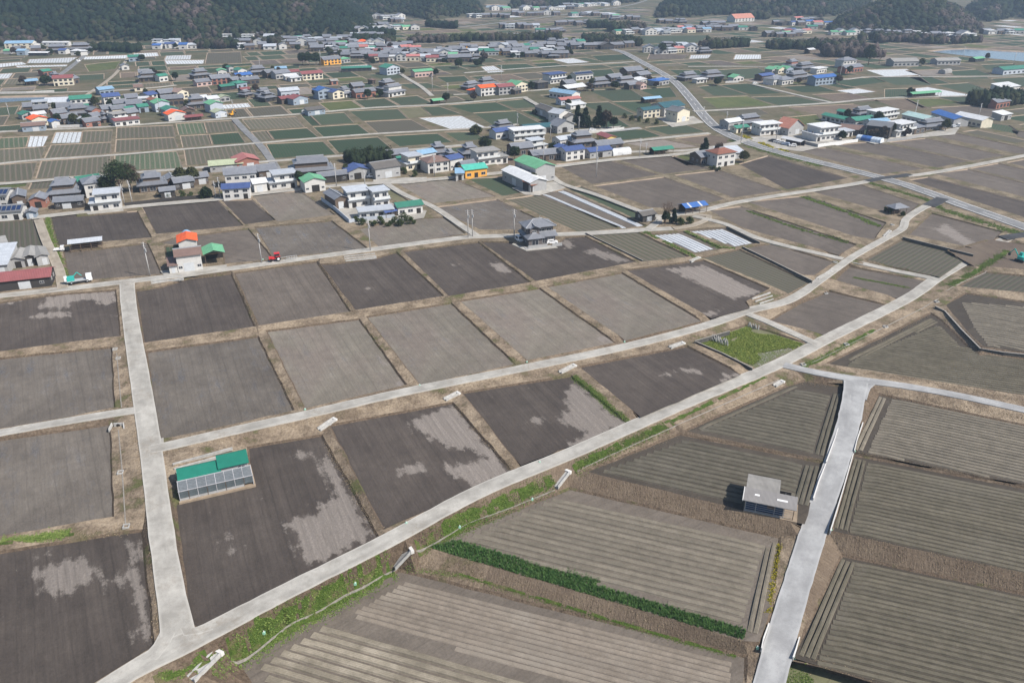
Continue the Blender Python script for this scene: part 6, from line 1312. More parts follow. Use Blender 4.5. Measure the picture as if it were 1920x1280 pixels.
def gazebo():
    root, L = frame_at('gazebo', 1676, 403, 1699, 400, 0, label='small hip-roofed wooden field hut beside the lane at the right', cat='hut')
    m = MB(); hip_roof(m, 0, L, 0, 4, 2.5, 1.3, .6); m.build('roof', M['r_g'], root); fl = MB()
    for x in (.1, L/2, L-.1):
        for y in (.1, 3.9): MB().box(x-.07, x+.07, y-.07, y+.07, -.3, 2.5).build('post', M['wood'], root)
    MB().box(.2, L-.2, 3.6, 3.7, 0, 2).build('back_wall', M['w_K'], root); MB().box(.2, L*.7, 1.5, 2.6, 0, .9).build('bench', M['wood'], root)
gazebo()
# ---------------------------------------------------------------- trees
def leaf_cloud(clumps, per, size, seed):
    r = np.random.default_rng(seed); V = []; T = []
    for c, R in clumps:
        n = per; d = r.normal(size=(n, 3)); d /= np.linalg.norm(d, axis=1)[:, None]; p = np.array(c)+d*(R*(0.45+0.6*r.random((n, 1))))
        u = r.normal(size=(n, 3))*size; w = r.normal(size=(n, 3))*size; k = np.stack([p-u*.5-w*.4, p+u*.5-w*.4, p+w*.6], 1); V.append(k.reshape(-1, 3)); T.append(np.repeat(np.clip(r.normal(.4, .25, n), 0, 1), 3))
    V = np.concatenate(V); return V, np.arange(len(V)).reshape(-1, 3), np.concatenate(T)
def leaf_mesh(V, F, T, mat):
    me = bpy.data.meshes.new('crown'); me.vertices.add(len(V)); me.vertices.foreach_set('co', V.ravel().astype(np.float32)); me.loops.add(F.size); me.loops.foreach_set('vertex_index', F.ravel().astype(np.int32)); me.polygons.add(len(F)); me.polygons.foreach_set('loop_start', (np.arange(len(F))*3).astype(np.int32)); me.materials.append(mat)
    a = me.attributes.new('tint', 'FLOAT', 'POINT'); a.data.foreach_set('value', T.astype(np.float32)); me.update(); return me
for k, a, b in (('ever', (0.012,0.028,0.010), (0.042,0.058,0.022)), ('olive', (0.03,0.045,0.016), (0.085,0.085,0.035)), ('con', (0.010,0.024,0.012), (0.030,0.045,0.022)), ('shrub', (0.025,0.045,0.014), (0.075,0.09,0.03)), ('bamboo', (0.055,0.075,0.02), (0.15,0.145,0.05)), ('rust', (0.05,0.04,0.03), (0.10,0.075,0.055))): M['lf_'+k] = mat_leaf('leaves_'+k, a, b)
_tree = {}
def tree(px, py, h, r, kind, label, name=None, group=None):
    q = on_ground(px, py) if py > 250 else at(px, py); z = q.z; key = (kind, round(h), round(r*2)); root = empty(name or ('shrub' if kind == 'shrub' else 'conifer' if kind == 'con' else 'tree'), (q.x, q.y, z), random.uniform(0, 6), label=label, cat='shrub' if kind == 'shrub' else 'tree', group=group)
    if key not in _tree:
        rd = random.Random(hash(key) % 9999); tm = MB(); cl = []
        if kind == 'bare':
            tm.cyl((0,0,0),(0,.1,h*.3),.28,.2)
            def br(p, d, L, rad, lv):
                e = p+d*L; tm.cyl(p, e, rad, rad*.6, 4)
                if lv:
                    for _ in range(4): br(p.lerp(e, rd.uniform(.5, 1)), (d+Vector((rd.gauss(0,.5), rd.gauss(0,.5), rd.gauss(.15,.3)))).normalized(), L*rd.uniform(.55, .8), rad*.55, lv-1)
            for _ in range(6): br(Vector((0,.1,h*.3)), Vector((rd.gauss(0,.55), rd.gauss(0,.55), 1)).normalized(), h*.3, .11, 3)
            _tree[key] = (mesh_of('trunk', tm.v, tm.f, [M['wood']]), None)
        else:
            if kind != 'shrub':
                tm.cyl((0,0,-.3),(.1,.1,h*.55),.03*h,.014*h)
                for _ in range(5): a = rd.uniform(0, 6.28); tm.cyl((.05,.05,h*rd.uniform(.25,.4)),(r*.6*math.cos(a), r*.6*math.sin(a), h*rd.uniform(.5,.75)),.012*h,.005*h,4)
            else: tm.cyl((0,0,-.2),(0,0,h*.5),.06,.03,4)
            n = 16 if kind != 'shrub' else 7
            for i in range(n):
                a = rd.uniform(0, 6.28); t = i/(n-1)
                if kind == 'con': zz = h*(.18+.76*t); rr_ = r*(1-t)*.62; cl.append(((rr_*math.cos(a), rr_*math.sin(a), zz), r*(.62-.38*t)))
                else:
                    el = rd.uniform(-.35, 1); rr_ = r*rd.uniform(.35, .68)*math.sqrt(max(0, 1-max(el, 0)**2)); base = .62 if kind != 'shrub' else .45; cl.append(((rr_*math.cos(a), rr_*math.sin(a), h*base+el*h*(1-base)*.8), r*rd.uniform(.32, .5)))
            big = at(px, py).length < 420; V, F, T = leaf_cloud(cl, 230 if kind != 'shrub' else 90, (0.34 if big else 0.55) if kind != 'shrub' else .24, int(h*10+r))
            _tree[key] = (mesh_of('trunk', tm.v, tm.f, [M['wood']]), leaf_mesh(V, F, T, M['lf_'+kind]))
    a, b = _tree[key]; link('trunk', a, root)
    if b: link('crown', b, root)
    return root
for t in ((228,367,13,7.6,'ever','large dark evergreen tree between the white block and the walled farmhouse'),(205,366,8,4,'olive','lower olive green tree at the left foot of the large dark tree'),(247,360,11,5,'rust','brownish tree merging into the right side of the large dark tree'),(340,347,7,3.2,'olive','left of two feathery garden trees behind the dark gatehouse'),(362,346,7,3,'olive','right of two feathery garden trees behind the dark gatehouse'),(388,372,4,2.4,'ever','round pruned tree at the right end of the dark garden wall'),
 (1083,238,12,3.0,'con','leftmost dark conifer by the gravel yard'),(1097,240,11,3.2,'con','second dark conifer from the left by the gravel yard'),(1122,240,12,3.6,'con','tall broad conifer right of the gap by the gravel yard'),(1137,241,10,3.2,'rust','brownish conifer near the right end by the gravel yard'),(1150,241,6,2.4,'ever','short dark tree at the right end of the conifer row'),
 (910,281,6,3.4,'ever','dark round tree left of the long white block with dark windows'),(892,252,4,3.6,'olive','olive bush at the corner of the white film field'),(965,300,6,3,'ever','dark tree beside the low grey tiled outbuilding'),(1036,286,4,2.6,'ever','dark garden bush beside the grey tiled houses'),(1320,294,9,3,'con','pointed dark conifer beside the brown hipped house'),(1394,305,5,2.6,'olive','olive tree right of the brown hipped house'),
 (1246,419,9,4.2,'bare','leafless tree beside the derelict hut'),(1247,421,5,1.7,'ever','ivy covered stump under the leafless tree'),(1262,420,6,1.3,'con','narrow dark tree right of the leafless tree'),(1292,419,2.4,1.9,'shrub','bright green bush right of the leafless tree'),(1275,421,2,2,'shrub','low bush in the weeds under the onion drying hut'),
 (1628,122,15,6.6,'ever','big dark tree left of the grey livestock barn'),(1648,120,10,6,'bare','purplish leafless tree beside the grey livestock barn'),(1600,120,9,6,'bare','leafless tree left of the big dark tree'),(568,122,9,5,'ever','leftmost of the dark tree group by the big centre village'),(580,123,10,5,'ever','middle of the dark tree group by the big centre village'),(593,122,9,5,'ever','rightmost of the dark tree group by the big centre village'),
 (88,160,6,4.6,'ever','dark bushy tree left of the cream wine-red-roofed house'),(1243,101,8,6,'ever','dark tree left of the white barns beside the far highway'),(860,128,7,4,'ever','dark tree left of the small white house in the long village'),(895,126,6,4,'ever','dark tree right of the small white house in the long village'),(1862,196,9,4,'ever','tall dark tree at the left edge of the bamboo grove'),(1840,196,8,4,'con','dark pointed tree in front of the bamboo grove'),(650,330,5,2,'olive','olive tree beside the blue roofed grey barn'),(888,190,5,2.6,'rust','dark reddish tree left of the orange-roofed house')):
    tree(*t)
for i, (x, y, h) in enumerate(((668,416,2),(680,421,2.4),(690,408,2.4),(700,422,2),(712,420,2.6),(728,424,2.2),(742,420,3),(752,424,2.4),(758,415,3.4),(771,421,2.6),(300,368,3),(318,369,2.4),(340,370,2.6),(356,369,2.2),(376,373,2.6),(1170,222,3),(1185,226,3),(1200,228,3),(1215,231,3),(1230,233,3),(1692,405,1.6),(1668,400,1.5),(1660,396,1.4),(1335,318,2),(1345,320,2),(756,326,3),(776,331,2.6),(505,350,3))):
    w = 'in the garden of the walled compound' if i < 10 else 'along the dark garden wall of the walled farmhouse' if i < 15 else 'in the shrub belt between the green fields' if i < 20 else 'by the hip-roofed field hut' if i < 23 else 'beside the houses by the village road'
    tree(x, y, h, h*.75, 'shrub', f'{ordinal(i if i < 10 else i-10 if i < 15 else i-15 if i < 20 else i-20, 10)} shrub from the left {w}' if i < 23 else f'green shrub number {i-22} {w}' if False else f'{["small","leafy","dense","bushy","tall"][i-23] if i >= 23 else "dark"} green shrub {["in front of the brown hipped house","right of the brown hipped house entrance","beside the big weathered barn","beside the pale balcony house","beside the white flat-roofed house"][i-23] if i >= 23 else w}', group='garden shrubs')
gr = random.Random(21); GT = {}
for x, y in ((140,233),(110,228),(155,237),(165,236),(300,150),(330,152),(505,186),(480,176),(640,184),(690,186),(715,182),(700,122),(640,108),(660,96),(700,100),(760,104),(800,110),(835,120),(700,118),(620,104),(905,118),(960,112),(980,108),(930,100),(1040,105),(1100,170),(1150,168),(1230,165),(1345,160),(1500,160),(1520,155),(1560,95),(1590,140),(1640,260),(1700,256),(1770,245),(420,92),(450,90),(520,88),(560,96),(600,92),(90,103),(150,106),(170,100)):
    kd = gr.choice(('ever','olive','ever','rust')); o = tree(x+gr.uniform(-3, 3), y, gr.choice((4, 5, 6)), gr.choice((2, 2.5, 3)), kd, 'garden tree', group='garden trees in the distant villages')
    pl = min(BUILT, key=lambda t: (t[1].location-o.location).length)[2]; GT.setdefault(pl, {}).setdefault({'ever':'small dark tree','olive':'small olive tree','rust':'small reddish tree'}[kd]+(' between roofs' if len(pl.split()) < 7 else ''), []).append((x, o))
for b, o_, pl_ in BUILT:
    if gr.random() > .30 or b[1] < 60: continue
    kd = gr.choice(('ever','olive','ever','rust')); xx = gr.choice((b[0]-5, b[2]+5)); yy = (b[1]+b[3])/2-gr.uniform(0, 3); q = at(xx, yy)
    if any((o2.location-q).length < 6.5 for b2, o2, p2 in BUILT): continue
    o = tree(xx, yy, gr.choice((4, 5, 6, 7)), gr.choice((2, 2.5, 3)), kd, 'garden tree', group='garden trees in the distant villages')
    GT.setdefault(pl_, {}).setdefault({'ever':'small dark tree','olive':'small olive tree','rust':'small reddish tree'}[kd]+(' between roofs' if len(pl_.split()) < 7 else ''), []).append((xx, o))
for pl, au in GT.items(): place_labels(pl, au)
# ---------------------------------------------------------------- utility poles
def pole(x, y, h, where):
    q = on_ground(x, y); z = q.z; root = empty('utility_pole', (q.x, q.y, z), random.uniform(-.4, .4), label='concrete utility pole '+where, cat='utility pole', group='concrete utility poles along the lanes')
    MB().cyl((0,0,-.4),(0,0,h),.19,.12,8).build('shaft', M['pole'], root, True)
    for k, w in ((.96, .9), (.88, .7)): MB().box(-w, w, -.06, .06, h*k-.06, h*k+.06).build('crossarm', M['metal'], root)
    MB().cyl((.35,0,h*.72),(.35,0,h*.82),.2,.2,8).build('transformer', M['metal'], root)
for p in ((281.5,517,11,'in front of the dark fields at left, beside the middle road'),(491,493,10,'beside the red tractor'),(694.5,470,11,'at the foot of the concrete ramp below the walled compound'),(886,444,10,'where the two concrete lanes meet'),(878,445,10,'leaning beside the meeting of the two concrete lanes'),(964,444,10,'left of the lone dark house'),(631,350,10,'in front of the long wooden gatehouse'),(685,353,8,'at the top of the walled compound'),(815,331,10,'in front of the brown-roofed white house'),
 (1118,332,11,'standing in the dark field corner'),(1199,294,9,'at the end of the village road'),(1211,287,5,'short, beside the pale field'),(249,385,10,'right of the white block at left'),(234,383,8,'touching the right wall of the white block'),(414,373,9,'left of the blue-roofed house'),(405,371,7,'at the corner of the dark garden wall'),(1019,304,9,'behind the tall green barn'),(1032,262,8,'behind the white row-windowed house'),(1085,250,9,'left of the dark conifers'),(1118,303,8,'in front of the low blue-roofed house'),
 (1455,263,9,'left of the big white modern house'),(1389,268,11,'at the inner bend of the highway'),(1361,236,8,'beside the dark wooden tiled house'),(19,222,9,'in the field left of the large left village'),(488,131,9,'behind the hamlet left of centre'),(602,124,13,'beside the dark tree group'),(811,173,12,'between the green plots right of the lane'),(840,178,8,'in the green plot left of the red roofs'),(940,151,11,'below the small white film field'),(970,243,9,'right of the large white film field'),(1574,149,12,'right of the grey store with the bright blue roof'),(1713,227,12,'behind the white box house'),(1834,223,9,'behind the long white barn'),(1805,110,10,'at the dam of the pond'),(1318,226,8,'at the left edge of the highway'),(300,212,8,'beside the green gabled barn in the large left village'),(438,212,8,'at the head of the paved lane'),(1900,122,10,'near the right edge in front of the pond')):
    pole(*p)
# ---------------------------------------------------------------- vehicles
def wheels(root, L, W_, r=.3):
    for x in (-L*.31, L*.31):
        for y in (-W_/2+.08, W_/2-.08):
            o = MB().cyl((x, y-.1, r), (x, y+.1, r), r, r, 10).build('wheel', M['black'], root); MB().cyl((x, y-.11, r), (x, y+.11, r), r*.5, r*.5, 8).build('rim', M['metal'], o)
def car(x, y, ang, col, label, van=False, z=None):
    q = at(x, y); zz = max(0, ground_z(q.x, q.y))+.08 if z is None else z; root = empty('parked_car', (q.x, q.y, zz), math.radians(ang), label=label, cat='car', group='parked cars'); L, W_, H = (3.5, 1.6, 1.85) if van else (3.9, 1.7, 1.45)
    bm = MB(); pr = [(-L/2,.3),(L/2,.3),(L/2,.75),(L*.28,.95),(L*.12,H),(-L*.38,H),(-L/2,.95)] if not van else [(-L/2,.3),(L/2,.3),(L/2,.85),(L*.36,1.05),(L*.24,H),(-L*.48,H),(-L/2,1.0)]
    n = len(pr); v = [(a, -W_/2*(1 if b < 1 else .86), b) for a, b in pr]+[(a, W_/2*(1 if b < 1 else .86), b) for a, b in pr]; bm.add(v, [tuple(range(n)), tuple(range(2*n-1, n-1, -1))]+[(i, i+n, (i+1) % n+n, (i+1) % n) for i in range(n)]); bm.build('body', M[col], root)
    for s in (-1, 1): MB().box(-L*.33, L*.12, s*W_*.455-.02, s*W_*.455+.02, .98, H-.12).build('side_window', M['glass'], root)
    a, b = pr[3], pr[4]; MB().slab([(a[0]+.0,-W_*.38,a[1]+.06),(a[0],W_*.38,a[1]+.06),(b[0]+.06,W_*.36,b[1]-.02),(b[0]+.06,-W_*.36,b[1]-.02)], .03).build('windscreen', M['glass'], root)
    for s in (-1, 1): MB().box(L/2-.02, L/2+.02, s*W_*.36-.14, s*W_*.36+.14, .6, .74).build('headlight', M['white'], root)
    wheels(root, L, W_); return root
M['c_white'] = mat_plain('car_white', (0.75,0.75,0.75), 0.3, 0.02, spec=0.5); M['c_silver'] = mat_plain('car_silver', (0.45,0.48,0.52), 0.3, 0.02, spec=0.5); M['c_blue'] = mat_plain('car_blue', (0.35,0.42,0.55), 0.3, 0.02, spec=0.5); M['c_dark'] = mat_plain('car_dark', (0.05,0.05,0.06), 0.3, 0.02, spec=0.5); M['c_red'] = mat_plain('tractor_red', (0.55,0.035,0.04), 0.4, 0.05, spec=0.4); M['c_teal'] = mat_plain('machine_teal', (0.03,0.36,0.32), 0.45, 0.05, spec=0.4); M['c_yel'] = mat_plain('machine_yellow', (0.65,0.33,0.03), 0.5)
for c in ((973,453,-62,'c_white','white van parked left of the lone dark house',True,.25),(1035,457.5,8,'c_white','white car half under the carport of the lone dark house',False,.2),(695,333,200,'c_white','white car in front of the blue-roofed grey barn',True),(719,332,185,'c_white','white car before the doors of the big weathered barn'),(1410,243,20,'c_white','white car in front of the white-roofed shed at the highway bend'),(1448,266,150,'c_dark','dark car at the left end of the car row by the carport'),(1457,268,150,'c_white','white car second from left in the row by the carport'),(1465,270,150,'c_white','white car in the middle of the row by the carport'),(1473,272.5,150,'c_blue','pale blue car fourth from left in the row by the carport'),(1486,275,170,'c_white','white car at the right end of the row by the carport'),(1788,239,30,'c_silver','silver car left of the white barn door'),(1797,238,60,'c_white','white van in front of the long white barn',True),(1111,246,5,'c_white','white car beside the conifers on the gravel yard'),(147,116,60,'c_white','white van on the lane between the pale film fields',True),(728,181,10,'c_silver','silver car in front of the tall dark tiled house'),(1416,158,10,'c_white','white car at the head of the lane right of the highway'),(572,213,0,'c_white','small white van beside the blue sided open shed',True),(1076,167,0,'c_white','white car in front of the white two-storey house left of the barns'),(1111,170,90,'c_dark','dark car on the drive of the tiled row')):
    car(*c)
def kei_truck(x, y, ang, label):
    q = at(x, y); root = empty('pickup_truck', (q.x, q.y, max(0, ground_z(q.x, q.y))+.08), math.radians(ang), label=label, cat='pickup truck'); MB().box(.5, 1.6, -.7, .7, .35, 1.75).build('cab', M['c_white'], root); MB().box(-1.7, .5, -.7, .7, .55, .68).build('cargo_bed', M['c_white'], root)
    for s in (-1, 1): MB().box(-1.7, .5, s*.7-.03, s*.7+.03, .68, .98).build('side_board', M['c_white'], root)
    MB().box(1.58, 1.64, -.6, .6, 1.1, 1.6).build('windscreen', M['glass'], root); wheels(root, 3.4, 1.4)
kei_truck(112, 471, 20, 'white pickup truck beside the dirt track')
def crane_truck():
    q = at(150, 530.5); d = at(172, 527)-at(132, 533); root = empty('crane_truck', (q.x, q.y, .25), math.atan2(d.y, d.x), label='flatbed truck with teal loader crane parked on the middle road', cat='truck'); MB().box(2.0, 3.6, -1, 1, .5, 2.3).build('cab', M['c_white'], root); MB().box(3.58, 3.66, -.85, .85, 1.35, 2.1).build('windscreen', M['glass'], root); MB().box(-3.4, 1.9, -1, 1, .75, .95).build('flatbed', M['metal'], root)
    lo = MB(); lo.box(-3.2, -1.2, -.8, .8, .95, 2.2); lo.build('loader_body', M['c_teal'], root); MB().box(-3.9, -3.1, -.6, .6, 1.0, 2.4).build('loader_cab', M['c_white'], root); ar = MB(); ar.cyl((-1.4,0,2.1),(-.2,.2,3.2),.16,.14); ar.cyl((-.2,.2,3.2),(.9,.3,1.9),.14,.1); ar.build('boom', M['c_teal'], root); wheels(root, 7, 2, .45)
crane_truck()
def tractor():
    q = at(518, 490); d = at(560, 484)-at(500, 492); root = empty('tractor', (q.x, q.y, .3), math.atan2(d.y, d.x)+math.pi, label='red farm tractor with rear implement on the middle road', cat='tractor'); MB().box(.3, 2.2, -.45, .45, .7, 1.5).build('bonnet', M['c_red'], root); MB().box(-1.2, .3, -.6, .6, .8, 1.3).build('body', M['c_red'], root)
    for x in (-1.1, .2):
        for y in (-.6, .6): MB().box(x-.05, x+.05, y-.05, y+.05, 1.3, 2.4).build('cab_post', M['black'], root)
    MB().box(-1.3, .45, -.75, .75, 2.4, 2.6).build('roof', M['c_red'], root); MB().box(-1.12, .2, -.57, .57, 1.3, 2.38).build('cab_glass', M['glass'], root)
    for s in (-1, 1):
        w = MB().cyl((-.7, s*.75-.2, .75), (-.7, s*.75+.2, .75), .75, .75, 12).build('wheel', M['black'], root); MB().cyl((-.7, s*.75-.22, .75), (-.7, s*.75+.22, .75), .4, .4, 10).build('rim', M['c_white'], w); MB().cyl((1.6, s*.65-.13, .48), (1.6, s*.65+.13, .48), .48, .48, 12).build('wheel', M['black'], root); MB().box(-1.4, 0, s*.75-.25, s*.75+.25, 1.5, 1.6).build('mudguard', M['c_red'], root)
    m = MB(); m.box(-3.6, -1.4, -.06, .06, .7, .82); m.box(-6.8, -3.4, -.9, -.8, .5, .62); m.box(-6.8, -3.4, .8, .9, .5, .62)
    for k in range(5): m.box(-6.7+.8*k, -6.6+.8*k, -.9, .9, .5, .6)
    m.build('implement', M['metal'], root)
tractor()
def excavator(x, y, ang, col, label):
    q = at(x, y); root = empty('excavator', (q.x, q.y, max(-.5, ground_z(q.x, q.y))), math.radians(ang), label=label, cat='excavator')
    for s in (-1, 1): MB().box(-1.4, 1.4, s*.9-.25, s*.9+.25, 0, .7).build('track', M['black'], root)
    MB().box(-1.3, .9, -.9, .9, .75, 1.7).build('body', M[col], root); MB().box(.0, .95, -.95, -.1, 1.7, 2.8).build('cab', M[col], root); MB().box(.93, .99, -.85, -.2, 1.9, 2.7).build('cab_glass', M['glass'], root)
    MB().cyl((.8,.3,1.5),(2.6,.3,3.6),.2,.16).build('boom', M[col], root); MB().cyl((2.6,.3,3.6),(3.8,.3,1.8),.15,.1).build('arm', M[col], root); MB().box(3.5, 4.1, 0, .6, 1.0, 1.8).build('bucket', M['black'], root)
excavator(1914, 487, 120, 'c_teal', 'teal excavator on the bare plot at the right edge'); excavator(1856, 30, 30, 'c_yel', 'yellow excavator on the bare slope of the right hill'); excavator(434, 217, 60, 'c_yel', 'yellow digger at the head of the paved lane')
# ---------------------------------------------------------------- walls, ramps, kerbs, drains, posts
def wallpath(name, pts, z, h, th, mat, label, cat='wall', group=None, z0=-.8):
    w = [at(x, y, z) for x, y in pts]; n = len(w); L, R = edges_of([(p.x, p.y, p.z, th/2) for p in w]); V = []; F = []
    for i in range(n): V += [L[i]+Vector((0,0,h)), R[i]+Vector((0,0,h)), R[i]+Vector((0,0,z0)), L[i]+Vector((0,0,z0))]
    for i in range(n-1):
        j = 4*i
        for a in range(4): b = (a+1) % 4; F.append((j+a, j+b, j+4+b, j+4+a))
    F += [(0,3,2,1), (4*n-4,4*n-3,4*n-2,4*n-1)]
    o = tag(link(name, mesh_of(name, V, F, [M[mat if name != 'retaining_wall' else 'stained_shaded']])), label, cat, group)
    if name == 'retaining_wall':
        c = [v.copy() for v in V]; V2 = []
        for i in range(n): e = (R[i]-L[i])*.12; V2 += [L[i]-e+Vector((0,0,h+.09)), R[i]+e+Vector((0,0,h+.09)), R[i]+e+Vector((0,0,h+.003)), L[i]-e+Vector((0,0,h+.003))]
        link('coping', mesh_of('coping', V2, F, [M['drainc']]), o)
    return o
M['stained_shaded'] = mat_plain('stained_shaded_concrete', (0.085, 0.083, 0.078), 0.9, 0.4, 0.8)  # black stains plus the shade of faces turned from the sun, as colour
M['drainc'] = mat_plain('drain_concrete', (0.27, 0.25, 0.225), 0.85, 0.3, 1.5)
def drain(pts, lab):
    w = [on_ground(x, y) for x, y in pts]; ln = spline([(p.x, p.y, 0, .10) for p in w], 1.5)
    for p in ln: p[2] = ground_z(p[0], p[1])
    for k in range(2):
        for i in range(1, len(ln)-1): ln[i][2] = (ln[i-1][2]+ln[i][2]*2+ln[i+1][2])/4
    L, R = edges_of(ln); V = []; F = []
    for i in range(len(ln)):
        d = (R[i]-L[i])*.32; V += [L[i]+Vector((0,0,.08)), L[i]+d+Vector((0,0,.08)), L[i]+d+Vector((0,0,.02)), R[i]-d+Vector((0,0,.02)), R[i]-d+Vector((0,0,.08)), R[i]+Vector((0,0,.08)), R[i]+Vector((0,0,-.4)), L[i]+Vector((0,0,-.4))]
    for i in range(len(ln)-1):
        for a in range(8): b = (a+1) % 8; F.append((8*i+a, 8*i+8+a, 8*i+8+b, 8*i+b))
    tag(link('drain_channel', mesh_of('drain_channel', V, F, [M['drainc']])), lab, 'drain', 'thin concrete drains')
WP = wallpath
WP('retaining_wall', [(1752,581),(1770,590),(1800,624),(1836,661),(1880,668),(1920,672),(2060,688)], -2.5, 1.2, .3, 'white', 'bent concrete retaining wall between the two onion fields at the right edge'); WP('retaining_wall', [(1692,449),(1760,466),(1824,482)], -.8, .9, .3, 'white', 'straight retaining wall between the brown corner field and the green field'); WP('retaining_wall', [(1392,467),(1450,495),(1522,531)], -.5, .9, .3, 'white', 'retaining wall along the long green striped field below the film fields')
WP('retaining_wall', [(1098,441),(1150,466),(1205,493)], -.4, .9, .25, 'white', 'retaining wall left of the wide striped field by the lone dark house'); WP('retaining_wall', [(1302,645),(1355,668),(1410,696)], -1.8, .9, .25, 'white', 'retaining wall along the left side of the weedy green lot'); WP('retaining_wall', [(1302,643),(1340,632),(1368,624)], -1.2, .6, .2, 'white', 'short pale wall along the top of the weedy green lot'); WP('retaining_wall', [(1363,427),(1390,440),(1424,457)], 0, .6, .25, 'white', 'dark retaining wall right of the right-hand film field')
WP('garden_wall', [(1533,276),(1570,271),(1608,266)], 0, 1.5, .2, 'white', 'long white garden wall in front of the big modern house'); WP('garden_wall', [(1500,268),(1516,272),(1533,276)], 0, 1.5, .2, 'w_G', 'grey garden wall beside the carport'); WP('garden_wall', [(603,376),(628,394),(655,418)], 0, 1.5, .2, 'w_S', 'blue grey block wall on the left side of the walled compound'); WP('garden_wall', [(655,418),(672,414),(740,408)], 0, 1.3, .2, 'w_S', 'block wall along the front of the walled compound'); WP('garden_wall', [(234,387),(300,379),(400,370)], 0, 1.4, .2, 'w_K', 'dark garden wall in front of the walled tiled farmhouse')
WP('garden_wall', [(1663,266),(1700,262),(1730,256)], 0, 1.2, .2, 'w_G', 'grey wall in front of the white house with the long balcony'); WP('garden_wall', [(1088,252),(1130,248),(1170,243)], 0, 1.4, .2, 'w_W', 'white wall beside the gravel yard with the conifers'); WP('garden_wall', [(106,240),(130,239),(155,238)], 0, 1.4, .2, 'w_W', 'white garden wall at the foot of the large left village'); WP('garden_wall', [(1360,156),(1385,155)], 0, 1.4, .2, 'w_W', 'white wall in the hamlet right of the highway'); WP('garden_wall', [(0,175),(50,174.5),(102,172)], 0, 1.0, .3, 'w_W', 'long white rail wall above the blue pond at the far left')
for pts, z, lab in (([(1578,782),(1566,820),(1549,866)], -2.4, 'white kerb along the left edge of the gravel road, above the grey shed'),([(1549,868),(1536,900),(1525,934)], -2.8, 'white kerb along the left edge of the gravel road beside the grey shed'),([(1618,792),(1608,820),(1602,845)], -2.3, 'upper white kerb along the right edge of the gravel road'),([(1600,850),(1580,920),(1557,995)], -3.0, 'long white kerb along the right edge of the gravel road'),([(1499,1194),(1493,1215),(1487,1232)], -5.6, 'short white kerb at the lowest corner of the right hand fields'),([(1442,1168),(1432,1195),(1428,1215)], -5.3, 'short white kerb on the left edge of the gravel road near the bottom')): WP('kerb', pts, z+.06, .13, .18, 'kerb', lab, 'kerb', 'white kerbs along the gravel road')
for pts, z, lab in (([(430,1238),(519,1189),(600,1144),(691,1096),(740,1068)], -3.2, 'thin concrete drain along the green verge of the main road, lowest stretch'),([(768,1032),(860,990),(960,950),(1040,918)], -3.4, 'thin concrete drain above the pale onion beds'),([(1082,884),(1200,828),(1330,770),(1460,712)], -2.9, 'thin concrete drain along the verge above the dark onion beds'),([(1508,686),(1620,632),(1760,560)], -2.4, 'thin concrete drain above the triangular onion field'),([(1775,545),(1820,522),(1850,508)], -1.4, 'short thin drain beside the upper right onion field'),([(219,662),(223,710),(228,764)], -.9, 'pale concrete drain down the bank left of the upper left road'),([(222,806),(229,880),(236,985)], -1.5, 'pale concrete drain down the bank left of the lower left road')): drain(pts, lab)
M['chute'] = mat_plain('chute_concrete', (0.38, 0.375, 0.36), 0.85, 0.3, 1.2)
def ramp(x0, y0, x1, y1, z0, z1, w, label):
    a, b = on_ground(x0, y0), on_ground(x1, y1); z0, z1 = a.z, b.z; d = b-a; root = empty('concrete_chute', a, math.atan2(d.y, d.x), label=label, cat='concrete chute', group='concrete chutes down the banks'); L = math.hypot(d.x, d.y); dz = z1-z0
    MB().slab([(0,-w/2,.12),(L,-w/2,.12+dz),(L,w/2,.12+dz),(0,w/2,.12)], .4).build('channel_floor', M['chute'], root)
    for s in (-1, 1): MB().slab([(0,s*w/2-.12,.45),(L,s*w/2-.12,.45+dz),(L,s*w/2+.12,.45+dz),(0,s*w/2+.12,.45)], .7).build('side_wall', M['chute'], root)
    MB().box(-.5, .1, -w/2-.2, w/2+.2, -.3, .35).build('inlet_box', M['kerb'], root)
for a in ((626,787,598,806,-.9,-1.7,.9,'concrete chute on the bank left of the dark middle fields'),(858,738,834,750,-.9,-1.7,.9,'concrete chute on the bank between the two dark middle fields'),(1076,686,1050,699,-.9,-1.7,.9,'concrete chute on the bank left of the rightmost dark field'),(1280,644,1256,652,-.9,-1.7,.9,'concrete chute on the bank beside the weedy green lot'),(1062,884,1040,912,-2.2,-3.9,1.5,'broad concrete chute above the pale onion beds'),(768,1030,738,1062,-3.4,-5.4,1.5,'broad concrete chute left of the tall green crop strip'),(408,1224,358,1274,-4.2,-6.2,1.3,'lowest broad concrete chute below the road junction'),(1466,716,1452,724,-2,-2.8,.8,'small chute at the top of the dark triangular beds'),(1310,484,1294,491,-.2,-.5,.8,'small chute between the striped field and the two-tone field'),(1558,510,1532,524,-.3,-.5,.8,'small chute beside the curved lane'),(1668,434,1658,444,-.3,-.6,.8,'small chute beside the hip-roofed field hut')): ramp(*a)
def beamset(pts, z, lab, n=0):
    for i, (x0, y0, x1, y1) in enumerate(pts):
        a, b = on_ground(x0, y0), on_ground(x1, y1); d = b-a; o = MB().box(0, d.length, -.16, .16, -.3, .3).build('concrete_beam', M['chute']); o.location = a; o.rotation_euler = (0, 0, math.atan2(d.y, d.x)); tag(o, f'{("back","middle","front","frontmost")[i]} white concrete beam of those lying {lab}', 'concrete beam', 'white concrete beams '+lab)
